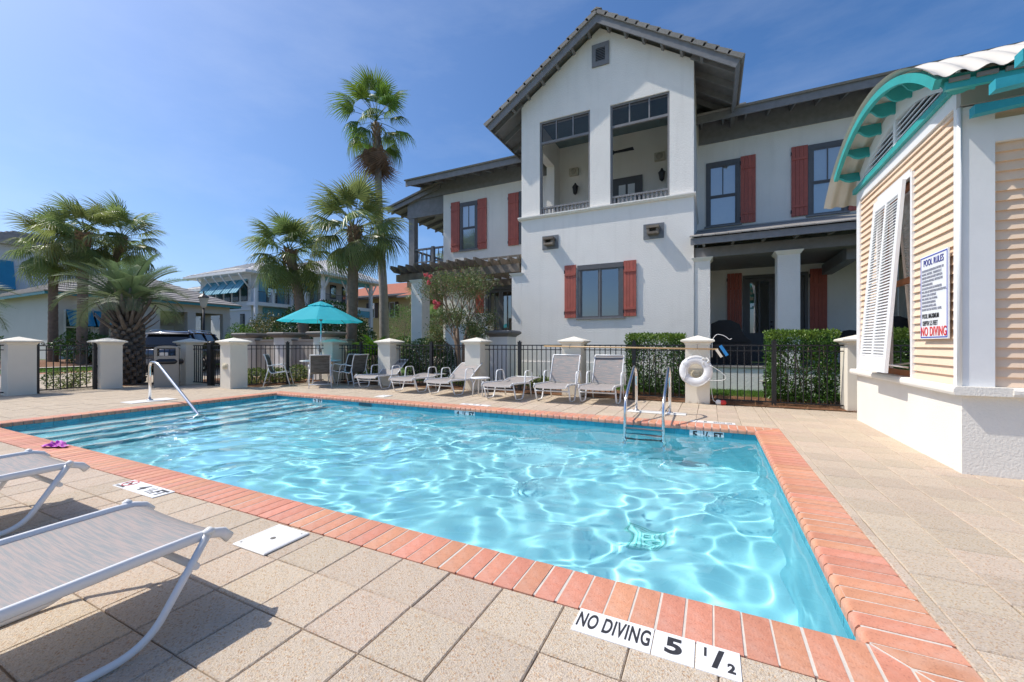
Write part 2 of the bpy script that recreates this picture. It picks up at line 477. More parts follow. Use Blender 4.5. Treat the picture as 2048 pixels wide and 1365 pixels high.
# coping: mortar bed and one bullnosed brick after another
cop = empty('pool_coping', (0.7, 2, 0)); tag(cop, kind='structure')
def ring(x0, x1, y0, y1, w, z0, z1, m, name, parent):
    bb = B()
    bb.box(x0 - w, x1 + w, y0 - w, y0, z0, z1); bb.box(x0 - w, x1 + w, y1, y1 + w, z0, z1)
    bb.box(x0 - w, x0, y0, y1, z0, z1); bb.box(x1, x1 + w, y0, y1, z0, z1)
    return bb.obj(name, m, parent)
ring(PX0 - 0.012, PX1 + 0.012, PY0 - 0.012, PY1 + 0.012, CW - 0.024, -0.054, -0.0025, GROUT, 'mortar_bed', cop)
def brick_mesh(bw):
    """Local: y from 0 (pool edge, bullnose) to CW, x across."""
    w = bw / 2
    prof = [(CW, -0.055), (CW, 0.0), (0.022, 0.0)]
    for k in range(1, 6):
        t = PI / 2 * k / 5
        prof.append((0.022 - 0.03 * math.sin(t), -0.03 + 0.03 * math.cos(t)))
    prof.append((-0.008, -0.06))
    c = 0.003
    bb = B(); n = len(prof)
    vs = [(-w, y, z) for y, z in prof] + [(w, y, z) for y, z in prof]
    bb.add(vs, [tuple(range(n)), tuple(range(2 * n - 1, n - 1, -1))] + [(i, i + n, i + n + 1, i + 1) for i in range(n - 1)])
    me = bb.mesh('brick', BRICK)
    bm = bmesh.new(); bm.from_mesh(me); bmesh.ops.recalc_face_normals(bm, faces=bm.faces); bm.to_mesh(me); bm.free()
    return me
BP = 0.1115
bmes = [brick_mesh(BP - g_) for g_ in (0.010, 0.013, 0.016)]
def brick_run(p, d, inward, n, pitch):
    ang = math.atan2(d.y, d.x)
    for i in range(n):
        o = link('brick', rnd.choice(bmes), cop)
        c = p + d * (pitch * (i + 0.5) + rnd.uniform(-.0012, .0012))
        flip = 0 if Vector((-d.y, d.x)).dot(-inward) > 0 else PI
        o.location = (c.x, c.y, rnd.uniform(-0.0012, 0.0012))
        o.rotation_euler = (0, 0, ang + flip + rnd.uniform(-.006, .006))
V2 = lambda x, y: Vector((x, y))
def run(p, q, inward):
    L_ = (q - p).length; n = round(L_ / BP); brick_run(p, (q - p).normalized(), inward, n, L_ / n)
run(V2(PX0, PY0), V2(PX1, PY0), V2(0, 1))
run(V2(PX0, PY1), V2(PX1, PY1), V2(0, -1))
run(V2(PX0, PY0), V2(PX0, PY1), V2(1, 0))
run(V2(PX1, PY0), V2(PX1, PY1), V2(-1, 0))
# mitred corners: wedge-cut bricks
for (cx, cy, sx, sy) in ((PX0, PY0, -1, -1), (PX1, PY0, 1, -1), (PX0, PY1, -1, 1), (PX1, PY1, 1, 1)):
    e = CW; gp = 0.005; h = 0.104
    for sw in (0, 1):
        for k in range(3):
            a0, a1 = k * h + gp, min((k + 1) * h, e) - gp
            poly = [(a0 + (gp * 2), a0), (e, a0), (e, a1), (a1 + gp * 2, a1)]
            pts = [((cx + sx * u, cy + sy * v) if sw == 0 else (cx + sx * v, cy + sy * u)) for u, v in poly]
            B().prism(pts, -0.055, rnd.uniform(-.001, .001), 'z').obj('brick', BRICK, cop)

# deck: a joint bed, then paver by paver; the nearest ones are parts, the rest one sheet of real pavers
deck = empty('pool_deck', (0, 1, 0)); tag(deck, kind='structure')
DX0, DX1, DY0, DY1 = -16.2, 6.5, -2.6, 9.2
OX0, OX1, OY0, OY1 = PX0 - CW, PX1 + CW, PY0 - CW, PY1 + CW
bb = B()
bb.box(DX0, DX1, DY0, OY0, -0.12, -0.009); bb.box(DX0, DX1, OY1, DY1, -0.12, -0.009)
bb.box(DX0, OX0, OY0, OY1, -0.12, -0.009); bb.box(OX1, DX1, OY0, OY1, -0.12, -0.009)
bb.obj('joint_bed', SANDJ, deck)
fw = Vector((-math.sin(R(25.89)), math.cos(R(25.89))))
cells = []
def zone(x0, x1, y0, y1, px_, py_, ax, ay, stag):
    """Pavers laid from the anchored corner (ax,ay); stag: running bond by half along y per column."""
    nx0 = math.floor((x0 - ax) / px_) - 1; nx1 = math.ceil((x1 - ax) / px_) + 1
    ny0 = math.floor((y0 - ay) / py_) - 1; ny1 = math.ceil((y1 - ay) / py_) + 1
    for i in range(nx0, nx1):
        for j in range(ny0, ny1):
            sy = 0.5 * py_ * (i % 2) if stag == 'y' else 0
            sx = 0.5 * px_ * (j % 2) if stag == 'x' else 0
            xa, xb = ax + i * px_ + sx, ax + (i + 1) * px_ + sx
            ya, yb = ay + j * py_ + sy, ay + (j + 1) * py_ + sy
            xa, xb = max(xa, x0), min(xb, x1); ya, yb = max(ya, y0), min(yb, y1)
            if xb - xa > 0.03 and yb - ya > 0.03: cells.append((xa, xb, ya, yb))
P_ = 0.3155
zone(DX0, DX1, DY0, OY0 - 0.003, P_, P_, -0.606, OY0 - 0.003 - 10 * P_, None)
zone(OX1 + 0.003, DX1, OY0, DY1, 0.307, 0.30, OX1 + 0.003 - .307 + 0.06, OY0, 'y')
zone(DX0, OX1, OY1 + 0.003, DY1, P_, P_, 0.1, OY1 + 0.003, None)
zone(DX0, OX0 - 0.003, OY0, OY1, P_, P_, OX0 - 0.003, OY0, 'x')
def seen(c):
    """How large a paver shows from the standing point, by distance; zero out of view."""
    x, y = (c[0] + c[1]) / 2, (c[2] + c[3]) / 2
    d = fw.x * x + fw.y * y
    if d < 0.25: return 0
    u = (fw.y * x - fw.x * y) / d
    if abs(u) > 1.35: return 0
    return 1 / (x * x + y * y)
cells.sort(key=seen, reverse=True)
pm = {}
rest = B()
for k, (xa, xb, ya, yb) in enumerate(cells):
    g_ = rnd.uniform(0.0012, 0.0030)
    w, d_ = round((xb - xa) / 2 - g_, 3), round((yb - ya) / 2 - g_, 3)
    cx, cy = (xa + xb) / 2, (ya + yb) / 2
    z = rnd.uniform(-0.002, 0.002)
    if k < 300 and seen((xa, xb, ya, yb)) > 0:
        if (w, d_) not in pm: pm[(w, d_)] = B().cbox(-w, w, -d_, d_, -0.05, 0, 0.005).mesh('paver', PAVER)
        o = link('paver', pm[(w, d_)], deck)
        o.location = (cx, cy, z)
        o.rotation_euler = (rnd.uniform(-.003, .003), rnd.uniform(-.003, .003), rnd.uniform(-.004, .004))
    else:
        if cx < -14.3 and cy > 6.9 or cx < -15.3 : continue
        w -= 0.0025; d_ -= 0.0025
        rest.cbox(cx - w, cx + w, cy - d_, cy + d_, -0.03, z, 0.004)
rest.obj('paving', PAVER, deck, kind='stuff', fix=False)
# ================================================================== PILLARS, FENCE, GATES
def pillar_meshes():
    body = B(); w = 0.23
    body.cbox(-w, w, -w, w, 0, 1.205, 0.006)
    body = body.mesh('shaft', PILLAR)
    cap = B()
    lv = [(0.225, 1.195), (0.245, 1.21), (0.25, 1.235), (0.305, 1.262), (0.318, 1.268), (0.318, 1.296), (0.30, 1.304), (0.004, 1.395)]
    vs = []; fs = []
    for r_, z in lv: vs += [(-r_, -r_, z), (r_, -r_, z), (r_, r_, z), (-r_, r_, z)]
    for i in range(len(lv) - 1):
        for k in range(4): fs.append((i * 4 + k, i * 4 + (k + 1) % 4, (i + 1) * 4 + (k + 1) % 4, (i + 1) * 4 + k))
    fs.append((3, 2, 1, 0)); fs.append(tuple((len(lv) - 1) * 4 + k for k in range(4)))
    cap.add(vs, fs)
    return body, cap.mesh('cap', mat('cream_cap', (0.80, 0.75, 0.64), 0.8, var=0.05, vscale=3, bump=0.1, bscale=60, stain=(2.0, 0.55, 0.8, (0.58, 0.52, 0.42), 0.4)))
PB, PC = pillar_meshes()
PIL = {}
def pillar(key, x, y, label):
    e = empty('pillar', (x, y, 0), label, 'pillar', 'cream stucco pillars along the pool fence')
    for nm, me in (('shaft', PB), ('cap', PC)):
        o = link(nm, me, None); o.parent = e
    PIL[key] = (x, y)
    return e
pillar('p0', -15.0, 3.70, 'cream pillar on the near side of the scrolled entry gate')
pillar('p1', -14.95, 5.30, 'cream pillar on the far side of the scrolled entry gate, before the stubby palm')
pillar('p2', -14.40, 7.02, 'cream pillar standing behind the beige litter bin')
pillar('p3', -11.93, 6.88, 'cream pillar with a ribbed wall light at the shallow pool corner')
pillar('p4', -11.02, 9.43, 'cream pillar half hidden behind the turquoise parasol pole')
pillar('p5', -8.65, 9.43, 'cream pillar behind the back-raised lounger nearest the dining chairs')
pillar('p6', -5.62, 9.43, 'cream pillar behind the small round side table')
pillar('p7', -2.93, 9.43, 'cream pillar directly behind a raised lounger back, carrying the pole end')
p8 = pillar('p8', -0.25, 9.43, 'cream pillar carrying the white life ring')
pillar('p9', 2.44, 9.50, 'cream pillar next to the peach kiosk wall')

picket_me = B().box(-0.0085, 0.0085, -0.0085, 0.0085, 0.07, 1.175).mesh('picket', BLACKM)
gpicket_me = B().box(-0.009, 0.009, -0.009, 0.009, 0.06, 1.17).mesh('picket', BLACKM)
post_me = B().box(-0.038, 0.038, -0.038, 0.038, 0, 1.255).box(-0.045, 0.045, -0.045, 0.045, 1.255, 1.275).box(-0.018, 0.018, -0.018, 0.018, 1.275, 1.305).mesh('post', BLACKM)
def fence(p, q, label, mid=True, name='metal_fence', group='black picket fence panels', post_at=None):
    p, q = Vector(p), Vector(q)
    L_ = (q - p).length; ang = math.atan2(q.y - p.y, q.x - p.x)
    e = empty(name, (p.x, p.y, 0), label, 'fence', group, rz=ang)
    for z, h in ((1.20, 0.026), (1.09, 0.02), (0.09, 0.026)):
        o = link('rail', B().box(0, L_, -0.015, 0.015, z - h, z).mesh('rail', BLACKM)); o.parent = e
    n = int(L_ / 0.117)
    mids = [L_ * 0.5] if mid else []
    if post_at is not None: mids = post_at
    for i in range(1, n):
        x = L_ * i / n
        if any(abs(x - m) < 0.06 for m in mids): continue
        o = link('picket', picket_me); o.parent = e; o.location = (x, 0, 0)
    for m in mids:
        o = link('post', post_me); o.parent = e; o.location = (m, 0, 0)
    return e
FY = 9.47
fence((-15.0, 1.2), (-15.0, 3.46), 'black picket fence stub short of the gate, cut by the picture edge', mid=False)
fence((-14.95, 5.54), (-14.45, 6.78), 'black picket fence panel in front of the stubby palm trunk', mid=False)
fence((-11.75, 7.12), (-11.2, 9.2), 'black picket fence panel behind the chair that faces the parasol table')
fence((-10.78, FY), (-8.9, FY), 'black picket fence panel before the sago palm')
fence((-8.41, FY), (-5.86, FY), 'black picket fence panel before the rounded dark hedge and crape myrtle')
fence((-5.38, FY), (-3.17, FY), 'black picket fence panel behind the flat lounger by the side table', post_at=[1.0])
fence((-2.69, FY), (-0.49, FY), 'black picket fence panel behind the loungers, hedge at its end', post_at=[1.14])
fence((-0.01, FY), (2.2, FY), 'black picket fence panel before the porch, clipped hedge behind its half', post_at=[1.12])

# entry gate with scrollwork
gt = empty('entry_gate', (-14.93, 3.94, 0), 'black picket gate with curled iron scrollwork on top', 'gate', rz=R(90))
GL = 1.12
def gp(name, bb, parent=None, m=BLACKM):
    o = link(name, bb.mesh(name, m)); o.parent = parent or gt; return o
gp('post', B().box(-0.0, 0.07, -0.04, 0.04, 0, 1.27)); gp('post', B().box(GL - 0.07, GL, -0.04, 0.04, 0, 1.27))
for z in (1.19, 1.08, 0.09): gp('rail', B().box(0.07, GL - 0.07, -0.015, 0.015, z - 0.026, z))
for i in range(1, 8):
    o = link('picket', gpicket_me); o.parent = gt; o.location = (0.07 + (GL - 0.14) * i / 8, 0, 0)
def spiral(cx, cz, r0, r1, a0, turns, n=26):
    return [(cx + (r0 + (r1 - r0) * k / n) * math.cos(a0 + turns * 2 * PI * k / n), 0, cz + (r0 + (r1 - r0) * k / n) * math.sin(a0 + turns * 2 * PI * k / n)) for k in range(n + 1)]
for sgn in (-1, 1):
    cx = GL / 2
    pts = spiral(cx + sgn * 0.12, 1.315, 0.008, 0.055, 0, sgn * 1.6) 
    gp('scroll', B().tube(pts, 0.007, 6))
    gp('scroll', B().tube(spiral(cx + sgn * 0.235, 1.275, 0.006, 0.04, PI, -sgn * 1.5), 0.007, 6))
    gp('scroll', B().tube(spiral(cx + sgn * 0.42, 1.235, 0.006, 0.04, PI, -sgn * 1.4), 0.007, 6))
    gp('scroll', B().tube([(cx + sgn * (0.02 + 0.4 * t), 0, 1.215 + 0.13 * math.exp(-((t - 0.1) / 0.32) ** 2)) for t in np.linspace(0, 1, 14)], 0.007, 6))
for z in (0.2, 0.62, 1.1): gp('hinge', B().box(GL - 0.005, GL + 0.035, -0.045, -0.0, z - 0.035, z + 0.035))
gp('latch', B().box(-0.02, 0.03, -0.06, -0.04, 0.95, 1.07))

g2 = empty('side_gate', (-14.14, 6.98, 0), 'black picket gate beside the litter bin, dark post with knob', 'gate')
for z in (1.19, 1.08, 0.09):
    o = link('rail', B().box(0, 1.95, -0.015, 0.015, z - 0.026, z).mesh('rail', BLACKM)); o.parent = g2
for i in range(0, 18):
    x = 0.05 + i * 0.11
    if abs(x - 0.92) < 0.09: continue
    o = link('picket', gpicket_me); o.parent = g2; o.location = (x, 0, 0)
o = link('post', B().box(0.84, 1.0, -0.06, 0.06, 0, 1.22).lathe([(0.03, 0), (0.10, 0.01), (0.09, 0.05), (0.01, 0.09)], (0.92, 0, 1.22), 10).mesh('post', BLACKM)); o.parent = g2

# ribbed wall light on a pillar, and the one inside the life ring
def wall_light(p, face, label):
    """Half-round ribbed lamp; face: outward direction angle."""
    e = empty('wall_light', p, label, 'wall light', 'ribbed beige wall lights on pillars', rz=face)
    m = mat('beige_lamp_plastic', (0.74, 0.66, 0.48), 0.5)
    for k in range(4):
        z = -0.045 + 0.03 * k
        r_ = 0.062 - 0.010 * abs(k - 1.5)
        o = link('rib', B().lathe([(r_ * .8, 0), (r_, .006), (r_, .018), (r_ * .8, .024)], (0.01, 0, z), 14).mesh('rib', m)); o.parent = e
        o.scale = (0.9, 1.7, 1)
    o = link('back_plate', B().box(-0.004, 0.012, -0.11, 0.11, -0.062, 0.085).mesh('back_plate', m)); o.parent = e
wall_light((-11.93, 6.648, 0.60), R(-90), 'ribbed beige wall light on the pillar by the shallow corner')
wall_light((-0.27, 9.198, 0.60), R(-90), 'ribbed beige wall light seen through the life ring')

# ================================================================== LIFE RING, POLE, ROPES
RINGW = mat('white_vinyl', (0.80, 0.80, 0.80), 0.4, var=0.05, vscale=8)
ROPE = mat('white_rope', (0.74, 0.73, 0.69), 0.9, bump=0.3, bscale=200)
lr = empty('life_ring', (-0.275, 9.10, 0.67), 'white life ring hung on a pillar with rope looped round it', 'life ring')
bb = B(); R0, r0 = 0.228, 0.085
vs_ = []; fs_ = []
for i in range(40):
    a = 2 * PI * i / 40
    for k in range(14):
        b2 = 2 * PI * k / 14
        rr = R0 + r0 * math.cos(b2)
        vs_.append((rr * math.cos(a), -0.03 + r0 * 0.62 * math.sin(b2), rr * math.sin(a)))
for i in range(40):
    for k in range(14):
        fs_.append((i * 14 + k, i * 14 + (k + 1) % 14, ((i + 1) % 40) * 14 + (k + 1) % 14, ((i + 1) % 40) * 14 + k))
bb.add(vs_, fs_, True)
o = link('ring_body', bb.mesh('ring_body', RINGW)); o.parent = lr
for a in (R(35), R(145), R(215), R(325)):
    bb = B()
    pts = []
    for k in range(15):
        b2 = 2 * PI * k / 14
        pts.append(((R0 + (r0 + .004) * math.cos(b2)) * math.cos(a), -0.03 + (r0 * .62 + .004) * math.sin(b2), (R0 + (r0 + .004) * math.cos(b2)) * math.sin(a)))
    d = Vector((-math.sin(a), 0, math.cos(a))) * 0.03
    V_ = [Vector(p) - d for p in pts] + [Vector(p) + d for p in pts]
    bb.add(V_, [(i, i + 1, i + 16, i + 15) for i in range(14)], True)
    o = link('strap', bb.mesh('strap', mat('strap_cloth', (0.68, 0.69, 0.72), 0.8))); o.parent = lr
def sag(a, b2, dz, n=14, side=(0, 0, 0)):
    a, b2, sd = Vector(a), Vector(b2), Vector(side)
    return [a.lerp(b2, k / n) + (Vector((0, 0, -dz)) + sd) * 4 * (k / n) * (1 - k / n) for k in range(n + 1)]
ropes = [sag((0.25, -0.08, 0.13), (0.22, -0.08, -0.17), 0.10, side=(0.30, 0, 0)), sag((-0.27, -0.08, -0.10), (0.26, -0.08, -0.13), 0.19),
         sag((-0.24, -0.08, 0.17), (-0.22, -0.085, -0.17), 0.0, side=(0.05, 0, 0)), sag((-0.18, -0.08, 0.25), (0.20, -0.08, 0.24), -0.05),
         spiral(0.17, 0.20, 0.03, 0.075, 0, 4.2, 60)]
for k, rp in enumerate(ropes):
    if k == 4: rp = [(x, -0.075 - 0.012 * math.sin(5 * i), z) for i, (x, _, z) in enumerate(rp)]
    o = link('rope', B().tube(rp, 0.0075, 6).mesh('rope', ROPE)); o.parent = lr
o = link('hanging_cord', B().tube([(-0.12, -0.05, 0.27), (0.0, 0.075, 0.46), (0.12, -0.05, 0.27)], 0.004, 5).mesh('hanging_cord', ROPE)); o.parent = lr
# throw line and float on the deck
fl = empty('float_ball', (0.14, 9.16, 0.05), 'small red and white float lying at the foot of the life ring pillar', 'float')
for k, (x, c) in enumerate(((0, (0.75, 0.73, 0.69)), (0.075, (0.62, 0.035, 0.03)))):
    bb = B().lathe([(0.012, -0.06), (0.05, -0.04), (0.055, 0.0), (0.045, 0.04), (0.012, 0.062)], (0, 0, 0), 14)
    me = bb.mesh('bulb', mat('float_%d' % k, c, 0.4)); me.transform(Matrix.Rotation(R(90), 4, 'Y')); me.transform(Matrix.Translation((x, 0, 0)))
    o = link('bulb', me); o.parent = fl
o = link('line', B().tube(bez([(-0.04, 0, 0.0), (-0.10, 0.0, 0.03), (-0.13, 0.03, 0.20), (-0.125, 0.02, 0.45)]), 0.006, 6).mesh('line', ROPE)); o.parent = fl

TAN = mat('tan_fibreglass_pole', (0.62, 0.42, 0.22), 0.45)
sp = empty('rescue_pole', (-3.57, 9.11, 1.16), 'long tan pole hung along the fence with a blue scrub brush at its end', 'pole')
def spw(name, bb, m): return bb.obj(name, m, sp)
spw('shaft', B().tube([(-3.57, 9.10, 1.165), (-1.7, 9.10, 1.14), (0.13, 9.10, 1.112)], 0.0165, 10), TAN)
bb = B(); bb.box(-0.115, 0.115, -0.03, 0.03, -0.028, 0.03)
o = bb.obj('brush_block', mat('blue_brush', (0.02, 0.22, 0.55), 0.5), sp)
o.matrix_basis = Matrix.Translation(Vector((0.225, 9.08, 1.085)) ) @ Matrix.Rotation(R(58), 4, 'Y')
o.matrix_parent_inverse = wmat(sp).inverted()
o = B().box(-0.09, 0.09, -0.028, 0.028, 0.0, 0.05).obj('bristles', mat('pale_bristle', (0.72, 0.66, 0.55), 0.9), sp)
o.matrix_basis = Matrix.Translation(Vector((0.185, 9.08, 1.06))) @ Matrix.Rotation(R(58), 4, 'Y') @ Matrix.Translation((0, 0, -0.075))
for x in (-2.93, -0.25): B().tube(bez([(x, 9.2, 1.20), (x, 9.09, 1.195), (x, 9.075, 1.12), (x, 9.115, 1.115)]), 0.006, 6).obj('hook', DARKW, sp)
hk = empty('shepherd_hook', (0.02, 9.16, 1.1), 'thin white shepherd hook curving above the life ring pillar', 'hook')
B().tube(bez([(0.02, 9.16, 0.95), (0.02, 9.16, 1.3), (0.10, 9.16, 1.42), (0.24, 9.16, 1.38), (0.33, 9.16, 1.30), (0.37, 9.16, 1.325)], 8), 0.0055, 8).obj('hook_rod', WHITEM, hk)

# ================================================================== POOL LADDER, HANDRAIL, DECK FITTINGS
ld = empty('pool_ladder', (-0.93, 7.0, 0), 'polished steel pool ladder with two looped rails and treads', 'ladder')
for x in (-1.21, -0.645):
    B().tube(bez([(x, 7.62, -0.02), (x, 7.62, 0.70), (x, 7.40, 0.84), (x, 6.55, 0.33), (x, 6.52, -0.2), (x, 6.52, -1.05)], 8), 0.0245, 12).obj('rail', STEEL, ld)
    B().tube([(x, 7.62, 0.13), (x, 6.53, 0.16)], 0.014, 8).obj('brace', STEEL, ld)
    B().lathe([(0.055, 0), (0.05, 0.02), (0.027, 0.026)], (x, 7.62, 0.012), 14).obj('escutcheon', STEEL, ld)
for z in (-0.085, -0.36, -0.63):
    B().box(-1.195, -0.66, 6.475, 6.56, z - 0.012, z).obj('tread', mat('ladder_tread', (0.10, 0.13, 0.15), 0.4), ld)
pd = B().cbox(-1.36, -0.38, 7.50, 7.74, 0.004, 0.013, 0.004).obj('ladder_pad', PLASTIC)
tag(pd, 'flat white concrete pad under the steel ladder posts', 'pad')
hr = empty('handrail', (-10.8, 4.5, 0), 'single bent steel handrail sloping into the shallow end steps', 'handrail')
B().tube(bez([(-10.78, 4.5, -0.02), (-10.78, 4.5, 0.84), (-10.45, 4.49, 0.82), (-8.75, 4.45, -0.2), (-8.65, 4.45, -0.28), (-8.62, 4.45, -0.6)], 8), 0.026, 12).obj('tube', STEEL, hr)
B().lathe([(0.06, 0), (0.055, 0.02), (0.03, 0.028)], (-10.78, 4.5, 0.013), 14).obj('escutcheon', STEEL, hr)
pd = B().cbox(-11.02, -10.54, 4.1, 4.9, 0.004, 0.013, 0.004).obj('handrail_pad', PLASTIC)
tag(pd, 'flat white pad under the bent handrail post', 'pad')
def lid(x, y, label, hole=True):
    e = empty('skimmer_lid', (x, y, 0), label, 'lid')
    B().cbox(x - 0.148, x + 0.148, y - 0.148, y + 0.148, 0.003, 0.012, 0.004).obj('cover', PLASTIC, e)
    for r_ in (0.135,):
        bb = B()
        for (xa, xb, ya, yb) in ((-r_, r_, -r_, -r_ + .006), (-r_, r_, r_ - .006, r_), (-r_, -r_ + .006, -r_ + .006, r_ - .006), (r_ - .006, r_, -r_ + .006, r_ - .006)): bb.box(x + xa, x + xb, y + ya, y + yb, 0.012, 0.0135)
        bb.obj('raised_edge', PLASTIC, e)
    B().lathe([(0.016, 0), (0.016, 0.002)], (x + 0.01, y, 0.012), 14, False).obj('finger_hole', mat('lid_hole', (0.16, 0.15, 0.13), 0.8), e)
    for sx, sy in ((-1, -1), (1, 1)): B().lathe([(0.006, 0), (0.006, 0.002)], (x + sx * 0.115, y + sy * 0.115, 0.012), 8, False).obj('screw', mat('lid_screw', (0.3, 0.28, 0.25), 0.5), e)
lid(-2.43, 1.625, 'square white skimmer lid in the paving by the near coping')
lid(-6.85, 7.28, 'square white skimmer lid in the paving before the far loungers')

MARKW = mat('white_marker_tile', (0.84, 0.84, 0.83), 0.35, var=0.02)
INK = mat('black_marker_print', (0.03, 0.03, 0.035), 0.6, var=0.3, vscale=60)
REDINK = mat('red_print', (0.62, 0.03, 0.03), 0.6)
BLUEINK = mat('blue_print', (0.03, 0.06, 0.42), 0.6)
def marker(x, y, w, h, txts, label, rz=0.0, z=0.0062, size=0.11, sx=0.62, bold=0.004):
    """A white print tile lying on the deck, lettering read from the near side."""
    e = empty('depth_marker', (x, y, 0), label, 'depth marker', rz=rz)
    o = link('tile', B().cbox(-w / 2, w / 2, -h / 2, h / 2, 0.001, z, 0.001).mesh('tile', MARKW)); o.parent = e
    for (t, tx, ty, sz, m, sxx) in txts:
        me = text_mesh('lettering', t, m, sz, sxx, bold * sz / 0.11, 0.0004); me.transform(Matrix.Translation((tx, ty, z + 0.0006)))
        o2 = link('lettering', me); o2.parent = o
    return e
def half(tx, ty, s):
    return [('1', tx - 0.42 * s, ty + 0.24 * s, 0.62 * s, INK, 0.75), ('/', tx, ty, 1.25 * s, INK, 0.9), ('2', tx + 0.42 * s, ty - 0.26 * s, 0.62 * s, INK, 0.8)]
ny_ = 1.735
marker(-0.372, ny_, 0.318, 0.152, [('NO DIVING', 0, 0, 0.130, INK, 0.42)], 'white NO DIVING tile at the near coping', bold=0.0026)
marker(-0.133, ny_, 0.152, 0.152, [('5', 0, 0, 0.125, INK, 1.1)], 'white tile with a large 5 by the near coping', bold=0.004)
marker(0.024, ny_, 0.152, 0.152, half(0, 0, 0.105), 'white tile with one half printed, near the pool corner', bold=0.005)
e = marker(-4.255, 1.73, 0.66, 0.152, [('4', 0.0, 0, 0.125, INK, 1.0), ('FT', 0.245, 0, 0.125, INK, 0.85), ('NO DIVING', -0.24, -0.057, 0.026, INK, 0.9)] + half(0.125, 0, 0.085), 'white 4 1/2 FT strip with a red no-diving sign near the loungers', bold=0.005)
tl = [c for c in e.children][0]
o = link('prohibition_ring', B().tube([(-0.24 + 0.055 * math.cos(a), 0.012 + 0.055 * math.sin(a), 0.0068) for a in np.linspace(0, 2 * PI, 25)], 0.004, 4, flat=(1, 1)).tube([(-0.24 - 0.04, 0.05, 0.0068), (-0.24 + 0.04, -0.026, 0.0068)], 0.004, 4).mesh('prohibition_ring', REDINK)); o.parent = tl
o = link('diver', B().tube([(-0.28, -0.005, 0.0068), (-0.235, 0.02, 0.0068), (-0.21, 0.0, 0.0068)], 0.004, 4).mesh('diver', INK)); o.parent = tl
marker(-4.23, 7.04, 0.66, 0.152, [('4', -0.12, 0, 0.11, INK, 1.0), ('FT', 0.2, 0, 0.11, INK, 0.8)] + half(0.02, 0, 0.075), 'white depth strip in the paving before the flat lounger', rz=PI)
marker(0.02, 7.035, 0.62, 0.152, [('NO DIVING', -0.14, 0, 0.10, INK, 0.45), ('5', 0.10, 0, 0.11, INK, 1.0)] + half(0.22, 0, 0.085), 'white NO DIVING depth strip by the ladder', rz=PI)
def wall_marker(x0, n, txts, label):
    """Depth tiles on the far waterline, partly under water."""
    e = empty('depth_marker', (x0, by1, -0.1), label, 'depth marker')
    for i in range(n):
        xa = x0 + i * 0.153
        t = B().box(xa + 0.001, xa + 0.151, by1 - 0.017, by1 - 0.0093, -0.205, -0.055).obj('tile', MARKW, e)
        for (s_, dx, dz, sz, sxx) in txts[i]:
            put_text('lettering', s_, INK, sz, Matrix.Translation((xa + 0.076 + dx, by1 - 0.0178, -0.13 + dz)) @ Matrix.Rotation(R(90), 4, 'X'), t, sxx, 0.005)
wall_marker(-4.46, 3, [[('4', 0, 0, .13, 1)], [('1', -.035, .03, .07, .8), ('/', 0, 0, .13, .9), ('2', .035, -.03, .07, .8)], [('FT', 0, 0, .13, .8)]], 'white 4 1/2 FT tiles on the far waterline')
wall_marker(-0.29, 3, [[('5', 0, 0, .13, 1.1)], [('1', -.035, .03, .07, .8), ('/', 0, 0, .13, .9), ('2', .035, -.03, .07, .8)], [('FT', 0, 0, .13, .8)]], 'white 5 1/2 FT tiles on the far waterline by the ladder')
wall_marker(-8.44, 2, [[('3', 0, 0, .13, 1)], [('FT', 0, 0, .13, .8)]], 'white 3 FT tiles on the far waterline by the shallow corner')

# crumpled purple swimsuit on the coping
SW = mat('purple_fabric', (0.50, 0.05, 0.48), 0.7, var=0.3, vscale=18, fleck=[(40, 0.7, (0.75, 0.32, 0.62), 0.8)])
n = 26
vs_ = []; fs_ = []
rs = np.random.RandomState(3)
ph = rs.rand(8) * 6.28
for i in range(n):
    for j in range(n):
        a, c = i / (n - 1) * 2 - 1, j / (n - 1) * 2 - 1
        rr = 0.10 + 0.035 * math.sin(3 * math.atan2(c, a) + 1)
        x = a * rr * 1.25; y = c * rr * 0.8
        z = 0.006 + 0.045 * max(0, 1 - (a * a + c * c) * 0.62) * (0.5 + 0.5 * math.sin(7 * a + 3 * c + ph[0])) + 0.016 * math.sin(11 * c - 6 * a + ph[1]) * max(0, 1 - 0.6 * (a * a + c * c)) + 0.012
        vs_.append((-6.92 + x + 0.015 * math.sin(9 * c), 2.0 + y, max(0.004, z)))
for i in range(n - 1):
    for j in range(n - 1): fs_.append((i * n + j, (i + 1) * n + j, (i + 1) * n + j + 1, i * n + j + 1))
bb = B(); bb.add(vs_, fs_, True)
o = bb.obj('swimsuit', SW); tag(o, 'crumpled purple swimsuit left on the near brick coping', 'swimsuit')
